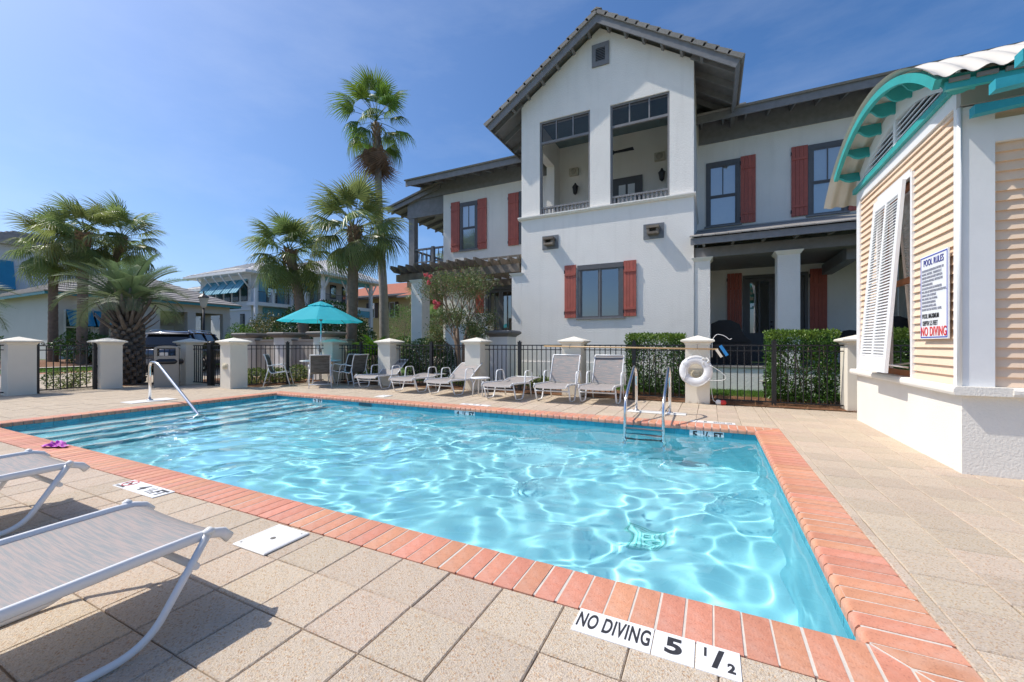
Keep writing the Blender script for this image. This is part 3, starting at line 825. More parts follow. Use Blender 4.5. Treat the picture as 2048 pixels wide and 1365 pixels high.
# ================================================================== LOUNGERS, CHAIRS, TABLES, PARASOL, BIN
def sling_mat(name, col, col2):
    m = bpy.data.materials.new(name); m.use_nodes = True
    N = m.node_tree.nodes; Lk = m.node_tree.links; b_ = N['Principled BSDF']; b_.inputs['Roughness'].default_value = 0.7
    tc = N.new('ShaderNodeTexCoord')
    mp = N.new('ShaderNodeMapping'); mp.inputs['Scale'].default_value = (6, 130, 6); Lk.new(tc.outputs['Object'], mp.inputs[0])
    n1 = N.new('ShaderNodeTexNoise'); n1.inputs['Scale'].default_value = 1.0; n1.inputs['Detail'].default_value = 3; Lk.new(mp.outputs[0], n1.inputs['Vector'])
    n2 = N.new('ShaderNodeTexNoise'); n2.inputs['Scale'].default_value = 5; Lk.new(tc.outputs['Object'], n2.inputs['Vector'])
    wv = N.new('ShaderNodeTexWave'); wv.bands_direction = 'X'; wv.inputs['Scale'].default_value = 110; Lk.new(tc.outputs['Object'], wv.inputs['Vector'])
    cr = N.new('ShaderNodeMapRange'); cr.inputs[1].default_value = 0.40; cr.inputs[2].default_value = 0.60; Lk.new(n1.outputs[0], cr.inputs[0])
    mx = N.new('ShaderNodeMix'); mx.data_type = 'RGBA'; mx.inputs[6].default_value = (*col, 1); mx.inputs[7].default_value = (*col2, 1)
    Lk.new(cr.outputs[0], mx.inputs[0])
    ml = N.new('ShaderNodeMix'); ml.data_type = 'RGBA'; ml.blend_type = 'MULTIPLY'; ml.inputs[0].default_value = 0.35
    Lk.new(mx.outputs[2], ml.inputs[6]); Lk.new(wv.outputs[0], ml.inputs[7])
    Lk.new(ml.outputs[2], b_.inputs['Base Color'])
    tr = N.new('ShaderNodeBsdfTranslucent'); Lk.new(mx.outputs[2], tr.inputs[0])
    ms = N.new('ShaderNodeMixShader'); ms.inputs[0].default_value = 0.16
    Lk.new(b_.outputs[0], ms.inputs[1]); Lk.new(tr.outputs[0], ms.inputs[2]); Lk.new(ms.outputs[0], N['Material Output'].inputs[0])
    return m
SLING = sling_mat('woven_beige_sling', (0.51, 0.425, 0.385), (0.36, 0.37, 0.365))
SLINGD = sling_mat('woven_dark_sling', (0.105, 0.095, 0.083), (0.16, 0.15, 0.135))

LW = 0.35
def lounger_parts(e, back_deg, band=False, long=False):
    """Local: foot end at y=0, head towards +y, seat 0.36 high."""
    def add(name, bb, m, parent=None):
        me = bb.mesh(name, m)
        bm = bmesh.new(); bm.from_mesh(me); bmesh.ops.recalc_face_normals(bm, faces=bm.faces); bm.to_mesh(me); bm.free()
        o = link(name, me); o.parent = parent or e; return o
    sz = 0.365
    seat = [(-0.05, sz - 0.055), (-0.02, sz - 0.018), (0.03, sz - 0.002), (0.10, sz), (0.3, sz - 0.004), (0.55, sz - 0.012), (0.82, sz - 0.018), (0.88, sz - 0.01)]
    ca, sa = math.cos(R(back_deg)), math.sin(R(back_deg))
    y0, z0 = 0.88, sz - 0.012
    back = [(y0 + ca * t, z0 + sa * t + 0.02 * math.sin(PI * t / 0.66)) for t in np.linspace(0.01, 0.66, 7)]
    def sheet(path, w, name, m, sagz=0.012):
        bb = B(); nx_ = 9
        vs = []; fs = []
        for (y, z) in path:
            for k in range(nx_):
                t = k / (nx_ - 1) * 2 - 1
                vs.append((t * w, y, z - sagz * (1 - t * t)))
        n_ = len(path)
        for i in range(n_ - 1):
            for k in range(nx_ - 1): fs.append((i * nx_ + k, i * nx_ + k + 1, (i + 1) * nx_ + k + 1, (i + 1) * nx_ + k))
        bb.add(vs, fs, True)
        me = bb.mesh(name, m); o = link(name, me); o.parent = e
        return o
    seat_o = sheet(seat, LW - 0.012, 'seat_sling', SLING)
    sheet(back, LW - 0.03, 'back_sling', SLING)
    for s in (-1, 1):
        x = s * LW
        add('seat_rail', B().tube([(x, y, z) for y, z in seat], 0.0155, 8, flat=(0.7, 1.45)), WHITEM)
        add('back_rail', B().tube([(s * (LW - 0.03), y, z) for y, z in back], 0.014, 8), WHITEM)
        xs_ = x + s * 0.018
        path = bez([(xs_, 0.045, sz + 0.012), (xs_, 0.19, 0.016), (xs_, 0.50, 0.016), (xs_, 0.60, 0.28), (xs_, 0.64, 0.615), (xs_, 0.95, 0.615), (xs_, 1.02, 0.34)], 7, 0.075)
        if long: path = bez([(xs_, 0.045, sz + 0.012), (xs_, 0.27, 0.016), (xs_, 1.15, 0.016), (xs_, 1.22, 0.36)], 9, 0.11)
        add('side_frame', B().tube(path, 0.0145, 8, flat=(0.75, 1.2)), WHITEM)
        add('rear_leg', B().tube([(xs_ - s * 0.03, 0.93, sz - 0.02), (xs_ - s * 0.03, 1.02, 0.0)], 0.015, 8), WHITEM)
        add('cap', B().lathe([(0.012, 0), (0.022, 0.006), (0.02, 0.02), (0.006, 0.03)], (xs_, 0.045, sz + 0.004), 10), PLASTIC)
    add('crossbar', B().tube([(-LW, 0.085, 0.24), (LW, 0.085, 0.24)], 0.015, 8), WHITEM)
    add('crossbar', B().tube([(-LW, 0.88, sz - 0.05), (LW, 0.88, sz - 0.05)], 0.013, 8), WHITEM)
    yb, zb = back[-1]
    add('head_bar', B().tube([(-(LW - 0.03), yb, zb), (LW - 0.03, yb, zb)], 0.014, 8), WHITEM)
    if back_deg > 20: add('prop', B().tube([(-0.2, y0 + ca * 0.4, z0 + sa * 0.4), (-0.2, 1.0, 0.33), (0.2, 1.0, 0.33), (0.2, y0 + ca * 0.4, z0 + sa * 0.4)], 0.009, 6), WHITEM)
    if band:
        (ya, za), (yb2, zb2) = back[-2], back[-1]
        n_ = Vector((0, -(zb2 - za), yb2 - ya)).normalized() * -0.004
        add('head_band', B().add([Vector((-LW + .03, ya, za)) - n_, Vector((LW - .03, ya, za)) - n_, Vector((LW - .03, ya + .2 * (yb2 - ya), za + .3 * (zb2 - za))) - n_, Vector((-LW + .03, ya + .2 * (yb2 - ya), za + .3 * (zb2 - za))) - n_], [(0, 1, 2, 3)]), DARKW)
    return e
GRP = 'white framed pool loungers with beige slings'
def lounger(x, y, rz, deg, label, band=False, long=False):
    e = empty('sun_lounger', (x, y, 0), label, 'sun lounger', GRP, rz=rz)
    return lounger_parts(e, deg, band, long)
lounger(-8.33, 8.18, R(3), 38, 'lounger with half-raised back beside the patio dining chairs')
lounger(-6.93, 7.97, R(2), 3, 'flat lounger partly hidden between two raised ones')
lounger(-5.76, 7.86, R(-3), 33, 'lounger with low raised back next to the small side table')
lounger(-4.11, 7.72, R(-2), 5, 'flat lounger on the other side of the side table')
lounger(-2.97, 7.92, R(1), 68, 'steeply raised lounger in front of a pillar')
lounger(-2.06, 8.06, R(-1), 68, 'steeply raised lounger with a dark band at its head', True)
# the two in the foreground point their feet at the pool
lounger(-2.352, 1.085, PI, 12, 'large foreground lounger, its foot end closest to the viewer', long=True)
lounger(-4.36, 1.26, PI, 12, 'foreground lounger cut by the picture edge, beyond the nearest one', long=True)

st = empty('side_table', (-4.88, 8.35, 0), 'small round white side table between two loungers', 'table')
o = link('table_top', B().lathe([(0.19, 0.40), (0.222, 0.405), (0.228, 0.42), (0.222, 0.435), (0.19, 0.438)], seg=22).mesh('table_top', WHITEM)); o.parent = st
for k in range(4):
    a = R(45 + 90 * k)
    o = link('leg', B().tube(bez([(0.19 * math.cos(a), 0.19 * math.sin(a), 0.0), (0.16 * math.cos(a), 0.16 * math.sin(a), 0.3), (0.10 * math.cos(a), 0.10 * math.sin(a), 0.41)]), 0.014, 8).mesh('leg', WHITEM)); o.parent = st

# patio dining chairs: local forward is +y
def patio_chair(x, y, ang, label):
    e = empty('patio_chair', (x, y, 0), label, 'chair', 'white framed patio chairs with charcoal slings', rz=ang - PI / 2)
    def add(name, bb, m):
        me = bb.mesh(name, m)
        bm = bmesh.new(); bm.from_mesh(me); bmesh.ops.recalc_face_normals(bm, faces=bm.faces); bm.to_mesh(me); bm.free()
        o = link(name, me); o.parent = e
    w = 0.265
    prof = [(0.24, 0.40), (0.2, 0.425), (0.05, 0.40), (-0.14, 0.375), (-0.20, 0.42), (-0.235, 0.52), (-0.27, 0.72), (-0.33, 0.90), (-0.36, 0.915)]
    def sheet(pp, name):
        vs = []; fs = []
        for (yy, z) in pp:
            for k in range(5): vs.append(((k / 4 * 2 - 1) * (w - 0.02), yy, z))
        for i in range(len(pp) - 1):
            for k in range(4): fs.append((i * 5 + k, i * 5 + k + 1, i * 5 + k + 6, i * 5 + k + 5))
        bb = B().add(vs, fs, True); o = link(name, bb.mesh(name, SLINGD)); o.parent = e
    sheet(prof[:5], 'seat_sling'); sheet(prof[4:], 'back_sling')
    for s in (-1, 1):
        add('side_rail', B().tube(bez([(s * w * 0.96, a, c) for a, c in prof], 3), 0.014, 7), WHITEM)
        add('arm_frame', B().tube(bez([(s * (w + .03), 0.33, 0.0), (s * (w + .03), 0.19, 0.58), (s * (w + .03), 0.10, 0.635), (s * (w + .03), -0.2, 0.60), (s * w, -0.255, 0.60)], 6, 0.08), 0.014, 7), WHITEM)
        add('leg', B().tube([(s * w, -0.22, 0.52), (s * (w + .02), -0.36, 0.0)], 0.014, 7), WHITEM)
    add('crossbar', B().tube([(-w - .02, -0.345, 0.10), (w + .02, -0.345, 0.10)], 0.012, 7), WHITEM)
    add('crossbar', B().tube([(-w - .03, 0.235, 0.385), (w + .03, 0.235, 0.385)], 0.012, 7), WHITEM)
    add('head_bar', B().tube([(-w, -0.36, 0.915), (w, -0.36, 0.915)], 0.014, 7), WHITEM)
patio_chair(-11.42, 7.86, R(45), 'patio chair nearest the shallow-corner pillar, seen from its side')
patio_chair(-10.02, 8.12, R(142), 'patio chair with its charcoal back turned to the pool')
patio_chair(-10.10, 9.02, R(195), 'patio chair hidden behind the one with its back turned')
patio_chair(-9.52, 8.86, R(178), 'patio chair beside the half-raised lounger, facing the table')

TX, TY = -10.72, 8.72
tb = empty('dining_table', (TX, TY, 0), 'round white patio table under the turquoise parasol', 'table')
o = link('table_top', B().lathe([(0.02, 0.685), (0.56, 0.69), (0.585, 0.70), (0.585, 0.72), (0.56, 0.728), (0.02, 0.73)], seg=32).mesh('table_top', WHITEM)); o.parent = tb
for k in range(4):
    a = R(20 + 90 * k); c, s = math.cos(a), math.sin(a)
    o = link('leg', B().tube(bez([(0.46 * c, 0.46 * s, 0), (0.36 * c, 0.36 * s, 0.35), (0.42 * c, 0.42 * s, 0.69)]), 0.016, 8).mesh('leg', WHITEM)); o.parent = tb
um = empty('parasol', (TX, TY, 0), 'open turquoise market parasol on a thin steel pole', 'parasol')
CANV = mat('turquoise_canvas', (0.04, 0.56, 0.66), 0.8, transl=0.38, var=0.04, vscale=4)
o = link('pole', B().tube([(0, 0, 0.0), (0, 0, 2.52)], 0.02, 10).mesh('pole', STEEL)); o.parent = um
o = link('base', B().lathe([(0.26, 0), (0.26, 0.05), (0.2, 0.08), (0.03, 0.10)], seg=24).mesh('base', mat('parasol_base', (0.30, 0.27, 0.24), 0.8))); o.parent = um
bb = B(); UR, NR = 1.21, 8
def canopy_point(a, t):
    k = (a * NR / (2 * PI)) % 1.0
    dip = (0.5 - abs(k - 0.5)) * 2
    r_ = UR * t * (1 - 0.045 * math.sin(PI * k))
    z = 2.50 - 0.58 * t ** 1.15 - 0.05 * math.sin(PI * k) * t * (1 - 0.55 * t)
    return (r_ * math.cos(a), r_ * math.sin(a), z)
NA = 64; ts = [0.24, 0.4, 0.55, 0.7, 0.85, 1.0]
vs_ = [canopy_point(2 * PI * i / NA + 0.2, t) for t in ts for i in range(NA)]
fs_ = [(r_ * NA + i, r_ * NA + (i + 1) % NA, (r_ + 1) * NA + (i + 1) % NA, (r_ + 1) * NA + i) for r_ in range(len(ts) - 1) for i in range(NA)]
bb.add(vs_, fs_, False)
o = link('canopy', bb.mesh('canopy', CANV)); o.parent = um; can = o
bb = B()
vs_ = []; fs_ = []
for r_, t in enumerate((0.0, 0.15, 0.30)):
    for i in range(NA):
        x, y, z = canopy_point(2 * PI * i / NA + 0.2, t)
        vs_.append((x, y, z + 0.035 + (0.015 * math.sin(i * 1.9) if t > .2 else 0)))
fs_ = [(r_ * NA + i, r_ * NA + (i + 1) % NA, (r_ + 1) * NA + (i + 1) % NA, (r_ + 1) * NA + i) for r_ in range(2) for i in range(NA)]
bb.add(vs_, fs_, True)
o = link('vent', bb.mesh('vent', CANV)); o.parent = can; o.matrix_parent_inverse = Matrix.Identity(4)
for k in range(NR):
    a = 2 * PI * k / NR + 0.2
    p1 = Vector(canopy_point(a, 0.98)) - Vector((0, 0, 0.012))
    o = link('rib', B().tube([(0.02 * math.cos(a), 0.02 * math.sin(a), 2.47), tuple(p1)], 0.009, 6).mesh('rib', STEEL)); o.parent = um
    m_ = Vector(canopy_point(a, 0.52)) - Vector((0, 0, 0.02))
    o2 = link('strut', B().tube([(0.03 * math.cos(a), 0.03 * math.sin(a), 1.98), tuple(m_)], 0.007, 6).mesh('strut', STEEL)); o2.parent = o
o = link('runner', B().lathe([(0.022, 1.93), (0.05, 1.95), (0.05, 2.0), (0.03, 2.03)], seg=12).mesh('runner', mat('grey_hub', (0.18, 0.18, 0.19), 0.5))); o.parent = um
o = link('finial', B().lathe([(0.03, 2.5), (0.045, 2.535), (0.035, 2.57), (0.012, 2.60)], seg=12).mesh('finial', mat('grey_hub', (0.18, 0.18, 0.19), 0.5))); o.parent = um
o = link('crank', B().box(-0.03, 0.03, -0.045, -0.02, 0.98, 1.09).tube([(0, -0.05, 1.03), (0, -0.11, 1.03), (0.0, -0.11, 1.09)], 0.006, 6).mesh('crank', STEEL)); o.parent = um

# litter bin
bn = empty('litter_bin', (-14.12, 6.30, 0), 'beige litter bin with arched top, dark bag rolled over its middle', 'litter bin', rz=R(62))
BIN = mat('beige_bin', (0.36, 0.325, 0.275), 0.55, var=0.05)
w, d = 0.27, 0.24
o = link('body', B().box(-w, w, -d, d, 0.0, 0.66).mesh('body', BIN)); o.parent = bn
o2 = link('door_panel', B().box(-w + 0.04, w - 0.04, -d - 0.008, -d - 0.0005, 0.06, 0.60).mesh('door_panel', BIN)); o2.parent = bn
ht = []
for t in np.linspace(0, PI, 11): ht.append((w * math.cos(t), 1.10 + 0.075 * math.sin(t)))
bb = B()
bb.box(-w, w, -d, d, 0.66, 0.88); bb.box(-w, -w + 0.065, -d, d, 0.88, 1.10); bb.box(w - 0.065, w, -d, d, 0.88, 1.10); bb.prism(ht, -d, d, 'y')
o = link('hood', bb.mesh('hood', BIN)); o.parent = bn
o = link('bag', B().tube([(-w - 0.05, -0.02, 0.70), (-w * 0.5, -d * 0.35, 0.72), (w * .5, -d * .35, 0.72), (w + 0.05, 0.0, 0.71)], [0.12, 0.16, 0.16, 0.11], 12, flat=(1.35, 0.75)).mesh('bag', mat('black_bag', (0.02, 0.022, 0.028), 0.28, bump=0.6, bscale=14))); o.parent = bn
# ================================================================== MAIN HOUSE
def wall_xz(x0, x1, z0, z1, y0, y1, holes=(), bb=None):
    """Wall in the x-z plane with rectangular openings; clean shell, no inner faces."""
    xs = sorted({x0, x1, *[h[0] for h in holes], *[h[1] for h in holes]}); zs = sorted({z0, z1, *[h[2] for h in holes], *[h[3] for h in holes]})
    xs = [x for x in xs if x0 <= x <= x1]; zs = [z for z in zs if z0 <= z <= z1]
    def solid(i, j):
        if i < 0 or j < 0 or i >= len(xs) - 1 or j >= len(zs) - 1: return False
        cx, cz = (xs[i] + xs[i + 1]) / 2, (zs[j] + zs[j + 1]) / 2
        return not any(h[0] < cx < h[1] and h[2] < cz < h[3] for h in holes)
    bb = bb or B()
    for i in range(len(xs) - 1):
        for j in range(len(zs) - 1):
            if not solid(i, j): continue
            a, b2, c, d = xs[i], xs[i + 1], zs[j], zs[j + 1]
            bb.quad((a, y0, c), (b2, y0, c), (b2, y0, d), (a, y0, d)); bb.quad((b2, y1, c), (a, y1, c), (a, y1, d), (b2, y1, d))
            if not solid(i - 1, j): bb.quad((a, y1, c), (a, y0, c), (a, y0, d), (a, y1, d))
            if not solid(i + 1, j): bb.quad((b2, y0, c), (b2, y1, c), (b2, y1, d), (b2, y0, d))
            if not solid(i, j - 1): bb.quad((a, y1, c), (b2, y1, c), (b2, y0, c), (a, y0, c))
            if not solid(i, j + 1): bb.quad((a, y0, d), (b2, y0, d), (b2, y1, d), (a, y1, d))
    return bb

def room(x0, x1, y0, y1, z0, z1, parent, m=None):
    """An open-fronted room behind glass (front towards -y)."""
    b_ = B()
    b_.quad((x0, y1, z0), (x1, y1, z0), (x1, y1, z1), (x0, y1, z1)); b_.quad((x0, y0, z0), (x0, y1, z0), (x0, y1, z1), (x0, y0, z1)); b_.quad((x1, y1, z0), (x1, y0, z0), (x1, y0, z1), (x1, y1, z1))
    b_.quad((x0, y0, z0), (x1, y0, z0), (x1, y1, z0), (x0, y1, z0)); b_.quad((x0, y1, z1), (x1, y1, z1), (x1, y0, z1), (x0, y0, z1))
    return b_.obj('room_lining', m or mat('dim_room', (0.30, 0.30, 0.28), 0.9), parent, fix=False)
house = empty('main_house', (-3, 12.2, 0), 'two-storey white stucco house with tall gable, red shutters and grey eaves', 'house')
def H(name, m, *d, parent=None): return part_box(name, m, parent or house, *d)
GX0, GX1, GY = -5.58, -0.42, 12.2
RX, RZ, SL = -3.0, 10.98, 0.665            # ridge line and slope
O1 = (-4.94, -3.30, 5.33, 8.33); O2 = (-2.69, -1.04, 5.33, 8.30)
WN = (-3.66, -2.32, 2.03, 3.60)
# gable front
eavez = RZ - SL * (GX1 - RX) - 0.28
wb = wall_xz(GX0, GX1, 0.0, 5.25, GY, GY + 0.3, [WN]).obj('wall', STUCCO, house, fix=False)
wt = wall_xz(GX0, GX1, 5.335, eavez, GY + 0.012, GY + 0.3, [O1, O2]).obj('wall', STUCCO, house, fix=False)
B().prism([(GX0, eavez), (GX1, eavez), (RX, RZ - 0.28)], GY + 0.012, GY + 0.3, 'y').obj('gable_wall', STUCCO, house)
# string course with returns
B().prism([(GY - 0.10, 5.335), (GY - 0.10, 5.30), (GY - 0.05, 5.25), (GY + 0.29, 5.25), (GY + 0.29, 5.335)], GX0 - 0.09, GX1 + 0.055, 'x').obj('string_course', WHITEP if False else STUCCO, house)
B().prism([(GX1 + 0.001, 5.25), (GX1 + 0.055, 5.30), (GX1 + 0.055, 5.335), (GX1 + 0.001, 5.335)], GY + 0.30, 15.2, 'y').obj('string_course', STUCCO, house)
H('plinth', STUCCO, GX0 - 0.02, GX1 - 0.0, GY - 0.03, GY - 0.001, 0.0, 0.66)
for x0, x1 in ((GX0, GX0 + 0.3), (GX1 - 0.3, GX1)):
    z1 = eavez - 0.02
    H('side_wall', STUCCO, x0, x1, GY + 0.301, 15.19, 0, 5.0)
    wl = [(13.0, 14.5, 5.4, 7.9)] if x0 < -5 else []
    ww = wall_xz(GY + 0.301, 15.19, 5.0, z1, -x1, -x0, wl)
    me = ww.mesh('side_wall', STUCCO); me.transform(Matrix(((0, -1, 0, 0), (1, 0, 0, 0), (0, 0, 1, 0), (0, 0, 0, 1))))
    link('side_wall', me, house)
# loggia behind the openings
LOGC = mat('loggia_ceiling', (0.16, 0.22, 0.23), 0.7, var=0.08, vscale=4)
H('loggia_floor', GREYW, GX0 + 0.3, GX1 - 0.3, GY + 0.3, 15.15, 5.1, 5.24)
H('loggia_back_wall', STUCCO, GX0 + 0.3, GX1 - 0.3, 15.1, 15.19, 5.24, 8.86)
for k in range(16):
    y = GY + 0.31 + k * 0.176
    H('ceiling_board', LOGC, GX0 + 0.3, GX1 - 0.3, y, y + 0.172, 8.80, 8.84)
for (x0, x1, z0, z1) in (O1, O2):
    f = empty('loggia_screen', ((x0 + x1) / 2, GY, z0), parent=house)
    yf0, yf1 = GY + 0.05, GY + 0.13
    H('jamb', GREYW, x0, x0 + 0.055, yf0, yf1, z0, z1, parent=f); H('jamb', GREYW, x1 - 0.055, x1, yf0, yf1, z0, z1, parent=f)
    H('head', GREYW, x0 + 0.055, x1 - 0.055, yf0, yf1, z1 - 0.055, z1, parent=f); H('transom', GREYW, x0 + 0.055, x1 - 0.055, yf0, yf1, 7.62, 7.69, parent=f)
    for k in (1, 2):
        xm = x0 + (x1 - x0) * k / 3
        H('mullion', GREYW, xm - 0.02, xm + 0.02, yf0 + 0.01, yf1 - 0.01, 7.69, z1 - 0.055, parent=f)
    H('handrail', GREYW, x0 + 0.055, x1 - 0.055, yf0, yf1 + 0.03, 5.55, 5.60, parent=f)
    n = 13
    for k in range(n):
        xm = x0 + 0.055 + (x1 - x0 - 0.11) * (k + 0.5) / n
        H('baluster', GREYW, xm - 0.028, xm + 0.028, yf0 + 0.015, yf1 - 0.015, z0, 5.55, parent=f)
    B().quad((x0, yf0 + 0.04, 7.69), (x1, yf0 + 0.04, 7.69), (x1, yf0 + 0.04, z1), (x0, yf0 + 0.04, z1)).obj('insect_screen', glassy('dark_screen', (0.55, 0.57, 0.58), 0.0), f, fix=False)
ld_ = empty('loggia_door', (-2.7, 15.1, 5.24), parent=house)
H('door_frame', DARKW, -3.28, -2.18, 15.04, 15.095, 5.24, 7.22, parent=ld_); H('door_pane', BLIND, -3.0, -2.76, 15.02, 15.035, 5.5, 6.95, parent=ld_); H('door_pane', BLIND, -2.68, -2.44, 15.02, 15.035, 5.5, 6.95, parent=ld_)
def lantern(x, y, z, label=None):
    e = empty('lantern', (x, y, z), parent=house)
    B().lathe([(0.03, -0.2), (0.05, -0.17), (0.075, -0.15), (0.11, 0.08), (0.13, 0.10), (0.05, 0.18), (0.025, 0.24)], (x, y - 0.16, z), 6, False).obj('lantern_body', BLACKM, e)
    B().tube(bez([(x, y, z - 0.05), (x, y - 0.10, z + 0.02), (x, y - 0.14, z + 0.22)]), 0.012, 6).obj('lantern_arm', BLACKM, e)
lantern(-4.6, 15.09, 7.05); lantern(-1.52, 15.09, 7.03)
SPK = mat('beige_speaker', (0.50, 0.46, 0.37), 0.7)
for x, z in ((-4.68, 7.75), (-1.6, 7.72)):
    e = empty('wall_speaker', (x, 15, z), parent=house)
    H('speaker_case', SPK, x - 0.17, x + 0.17, 14.95, 15.095, z - 0.13, z + 0.13, parent=e)
    B().lathe([(0.11, 0), (0.11, 0.01), (0.05, 0.015)], (0, 0, 0), 16).obj('grille', mat('speaker_grille', (0.36, 0.33, 0.27), 0.8), e).matrix_basis = Matrix.Translation((x, 14.95, z)) @ Matrix.Rotation(R(90), 4, 'X')
fn = empty('ceiling_fan', (-3.0, 13.75, 7.6), 'black three-bladed ceiling fan hanging in the upper loggia', 'fan')
B().tube([(-3.0, 13.75, 8.80), (-3.0, 13.75, 7.66)], 0.02, 8).obj('rod', BLACKM, fn)
B().lathe([(0.03, 0.08), (0.10, 0.05), (0.11, -0.04), (0.04, -0.08)], (-3.0, 13.75, 7.6), 14).obj('motor', BLACKM, fn)
for k in range(3):
    a = R(0 + 120 * k)
    bl = B().add([(0.1, -0.05, 0.01), (0.72, -0.085, 0.02), (0.74, 0.055, -0.02), (0.1, 0.05, -0.01), (0.1, -0.05, 0.0), (0.72, -0.085, 0.01), (0.74, 0.055, -0.03), (0.1, 0.05, -0.02)], [(0, 1, 2, 3), (7, 6, 5, 4), (0, 4, 5, 1), (1, 5, 6, 2), (2, 6, 7, 3), (3, 7, 4, 0)])
    me = bl.mesh('blade', BLACKM); me.transform(Matrix.Translation((-3.0, 13.75, 7.6)) @ Matrix.Rotation(a, 4, 'Z')); link('blade', me, fn)
# lower window with two casements
def window(x0, x1, z0, z1, y, kind, parent=house, header=0.14, fr=0.10, blind=True):
    """y: outer wall face; pane set back in a charcoal frame."""
    w_ = empty('window', ((x0 + x1) / 2, y, z0), parent=parent)
    H('window_head', DARKW, x0, x1, y - 0.045, y + 0.02, z1 - header, z1, parent=w_)
    H('window_jamb', DARKW, x0, x0 + fr, y - 0.035, y + 0.02, z0, z1 - header, parent=w_); H('window_jamb', DARKW, x1 - fr, x1, y - 0.035, y + 0.02, z0, z1 - header, parent=w_)
    H('window_sill', GREYW, x0 - 0.05, x1 + 0.05, y - 0.06, y + 0.02, z0 - 0.05, z0, parent=w_)
    ix0, ix1, iz0, iz1 = x0 + fr, x1 - fr, z0, z1 - header
    s = 0.045
    def sash(a, b2, c, d, yy, mid=False, colour=DARKW):
        for q in ((a, a + s, c, d), (b2 - s, b2, c, d), (a + s, b2 - s, d - s, d), (a + s, b2 - s, c, c + s)):
            H('sash', colour, q[0], q[1], yy, yy + 0.03, q[2], q[3], parent=w_)
        if mid: H('muntin', colour, (a + b2) / 2 - 0.016, (a + b2) / 2 + 0.016, yy, yy + 0.028, c + s, d - s, parent=w_)
        B().quad((a + s, yy + 0.012, c + s), (b2 - s, yy + 0.012, c + s), (b2 - s, yy + 0.012, d - s), (a + s, yy + 0.012, d - s)).obj('pane', PANE, w_, fix=False)
    if kind == 'hung':
        zm = (iz0 + iz1) / 2
        sash(ix0, ix1, zm - 0.02, iz1, y - 0.03, True); sash(ix0, ix1, iz0, zm - 0.022, y - 0.012)
    else:
        xm = (ix0 + ix1) / 2
        sash(ix0, xm - 0.012, iz0, iz1, y - 0.02); sash(xm + 0.012, ix1, iz0, iz1, y - 0.02)
        H('mullion', GREYW, xm - 0.012, xm + 0.012, y - 0.03, y + 0.01, iz0, iz1, parent=w_)
    if blind == 'sheer': H('blind', BLIND, ix0 - 0.002, ix1 + 0.002, y + 0.035, y + 0.05, iz0, iz1, parent=w_)
    elif blind: 
        room(ix0 - 0.01, ix1 + 0.01, y + 0.035, y + 2.5, iz0 - 0.01, iz1 + 0.01, w_)
    return w_
window(-3.68, -2.30, 2.02, 3.62, GY, 'casement')

def shutter(x0, x1, z0, z1, y, parent=house, n=4, skew=0.0):
    s_ = empty('shutter', ((x0 + x1) / 2, y, z0), parent=parent)
    wd = (x1 - x0) / n
    for k in range(n):
        H('board', RED, x0 + k * wd + 0.003, x0 + (k + 1) * wd - 0.003, y - 0.055 + rnd.uniform(-.003, .003), y - 0.02, z0 + rnd.uniform(-.004, .004), z1, parent=s_)
    for z in (z0 + 0.14 * (z1 - z0), z1 - 0.18 * (z1 - z0)): H('batten', RED, x0 + 0.008, x1 - 0.008, y - 0.075, y - 0.0555, z - 0.035, z + 0.035, parent=s_)
    for z in (z0 + 0.15, z1 - 0.2): H('hinge', BLACKM, x0 - 0.012, x0 + 0.012, y - 0.06, y - 0.001, z - 0.05, z + 0.05, parent=s_)
    return s_
shutter(-4.09, -3.72, 2.03, 3.65, GY); shutter(-2.29, -1.93, 2.03, 3.64, GY)
# gable vent
vt = empty('gable_vent', (-3.0, GY, 9.55), parent=house)
vy = GY + 0.012
for q in ((-3.235, -3.12, 9.55, 10.22), (-2.835, -2.72, 9.55, 10.22), (-3.12, -2.835, 10.08, 10.22), (-3.12, -2.835, 9.55, 9.69)): H('vent_frame', GREYW, q[0], q[1], vy - 0.04, vy - 0.001, q[2], q[3], parent=vt)
H('vent_back', BLACKM, -3.12, -2.835, vy - 0.006, vy - 0.001, 9.69, 10.08, parent=vt)
for k in range(8):
    z = 9.70 + k * 0.048
    B().add([(-3.12, vy - 0.038, z), (-2.835, vy - 0.038, z), (-2.835, vy - 0.008, z + 0.026), (-3.12, vy - 0.008, z + 0.026), (-3.12, vy - 0.038, z + 0.012), (-2.835, vy - 0.038, z + 0.012), (-2.835, vy - 0.008, z + 0.038), (-3.12, vy - 0.008, z + 0.038)],
            [(3, 2, 1, 0), (4, 5, 6, 7), (0, 1, 5, 4), (1, 2, 6, 5), (2, 3, 7, 6), (3, 0, 4, 7)]).obj('louver', GREYW, vt)
# two plates with sawn-off beam ends
for (x0, x1, z0, z1) in ((-4.84, -4.30, 4.22, 4.65), (-1.74, -1.185, 4.20, 4.63)):
    e = empty('beam_plate', ((x0 + x1) / 2, GY, z0), parent=house)
    H('plate', mat('zinc_plate', (0.17, 0.18, 0.19), 0.45, var=0.3, vscale=6), x0, x1, GY - 0.02, GY - 0.001, z0, z1, parent=e)
    xc, zc = (x0 + x1) / 2, (z0 + z1) / 2 + 0.02
    H('beam_end', WOOD, xc - 0.17, xc + 0.17, GY - 0.25, GY - 0.0205, zc + 0.03, zc + 0.10, parent=e); H('beam_end', WOOD, xc - 0.15, xc + 0.15, GY - 0.23, GY - 0.0205, zc - 0.13, zc - 0.07, parent=e)
    H('beam_end', WOOD, xc - 0.16, xc - 0.09, GY - 0.22, GY - 0.0205, zc - 0.069, zc + 0.029, parent=e); H('beam_end', WOOD, xc + 0.08, xc + 0.15, GY - 0.2, GY - 0.0205, zc - 0.069, zc + 0.029, parent=e)
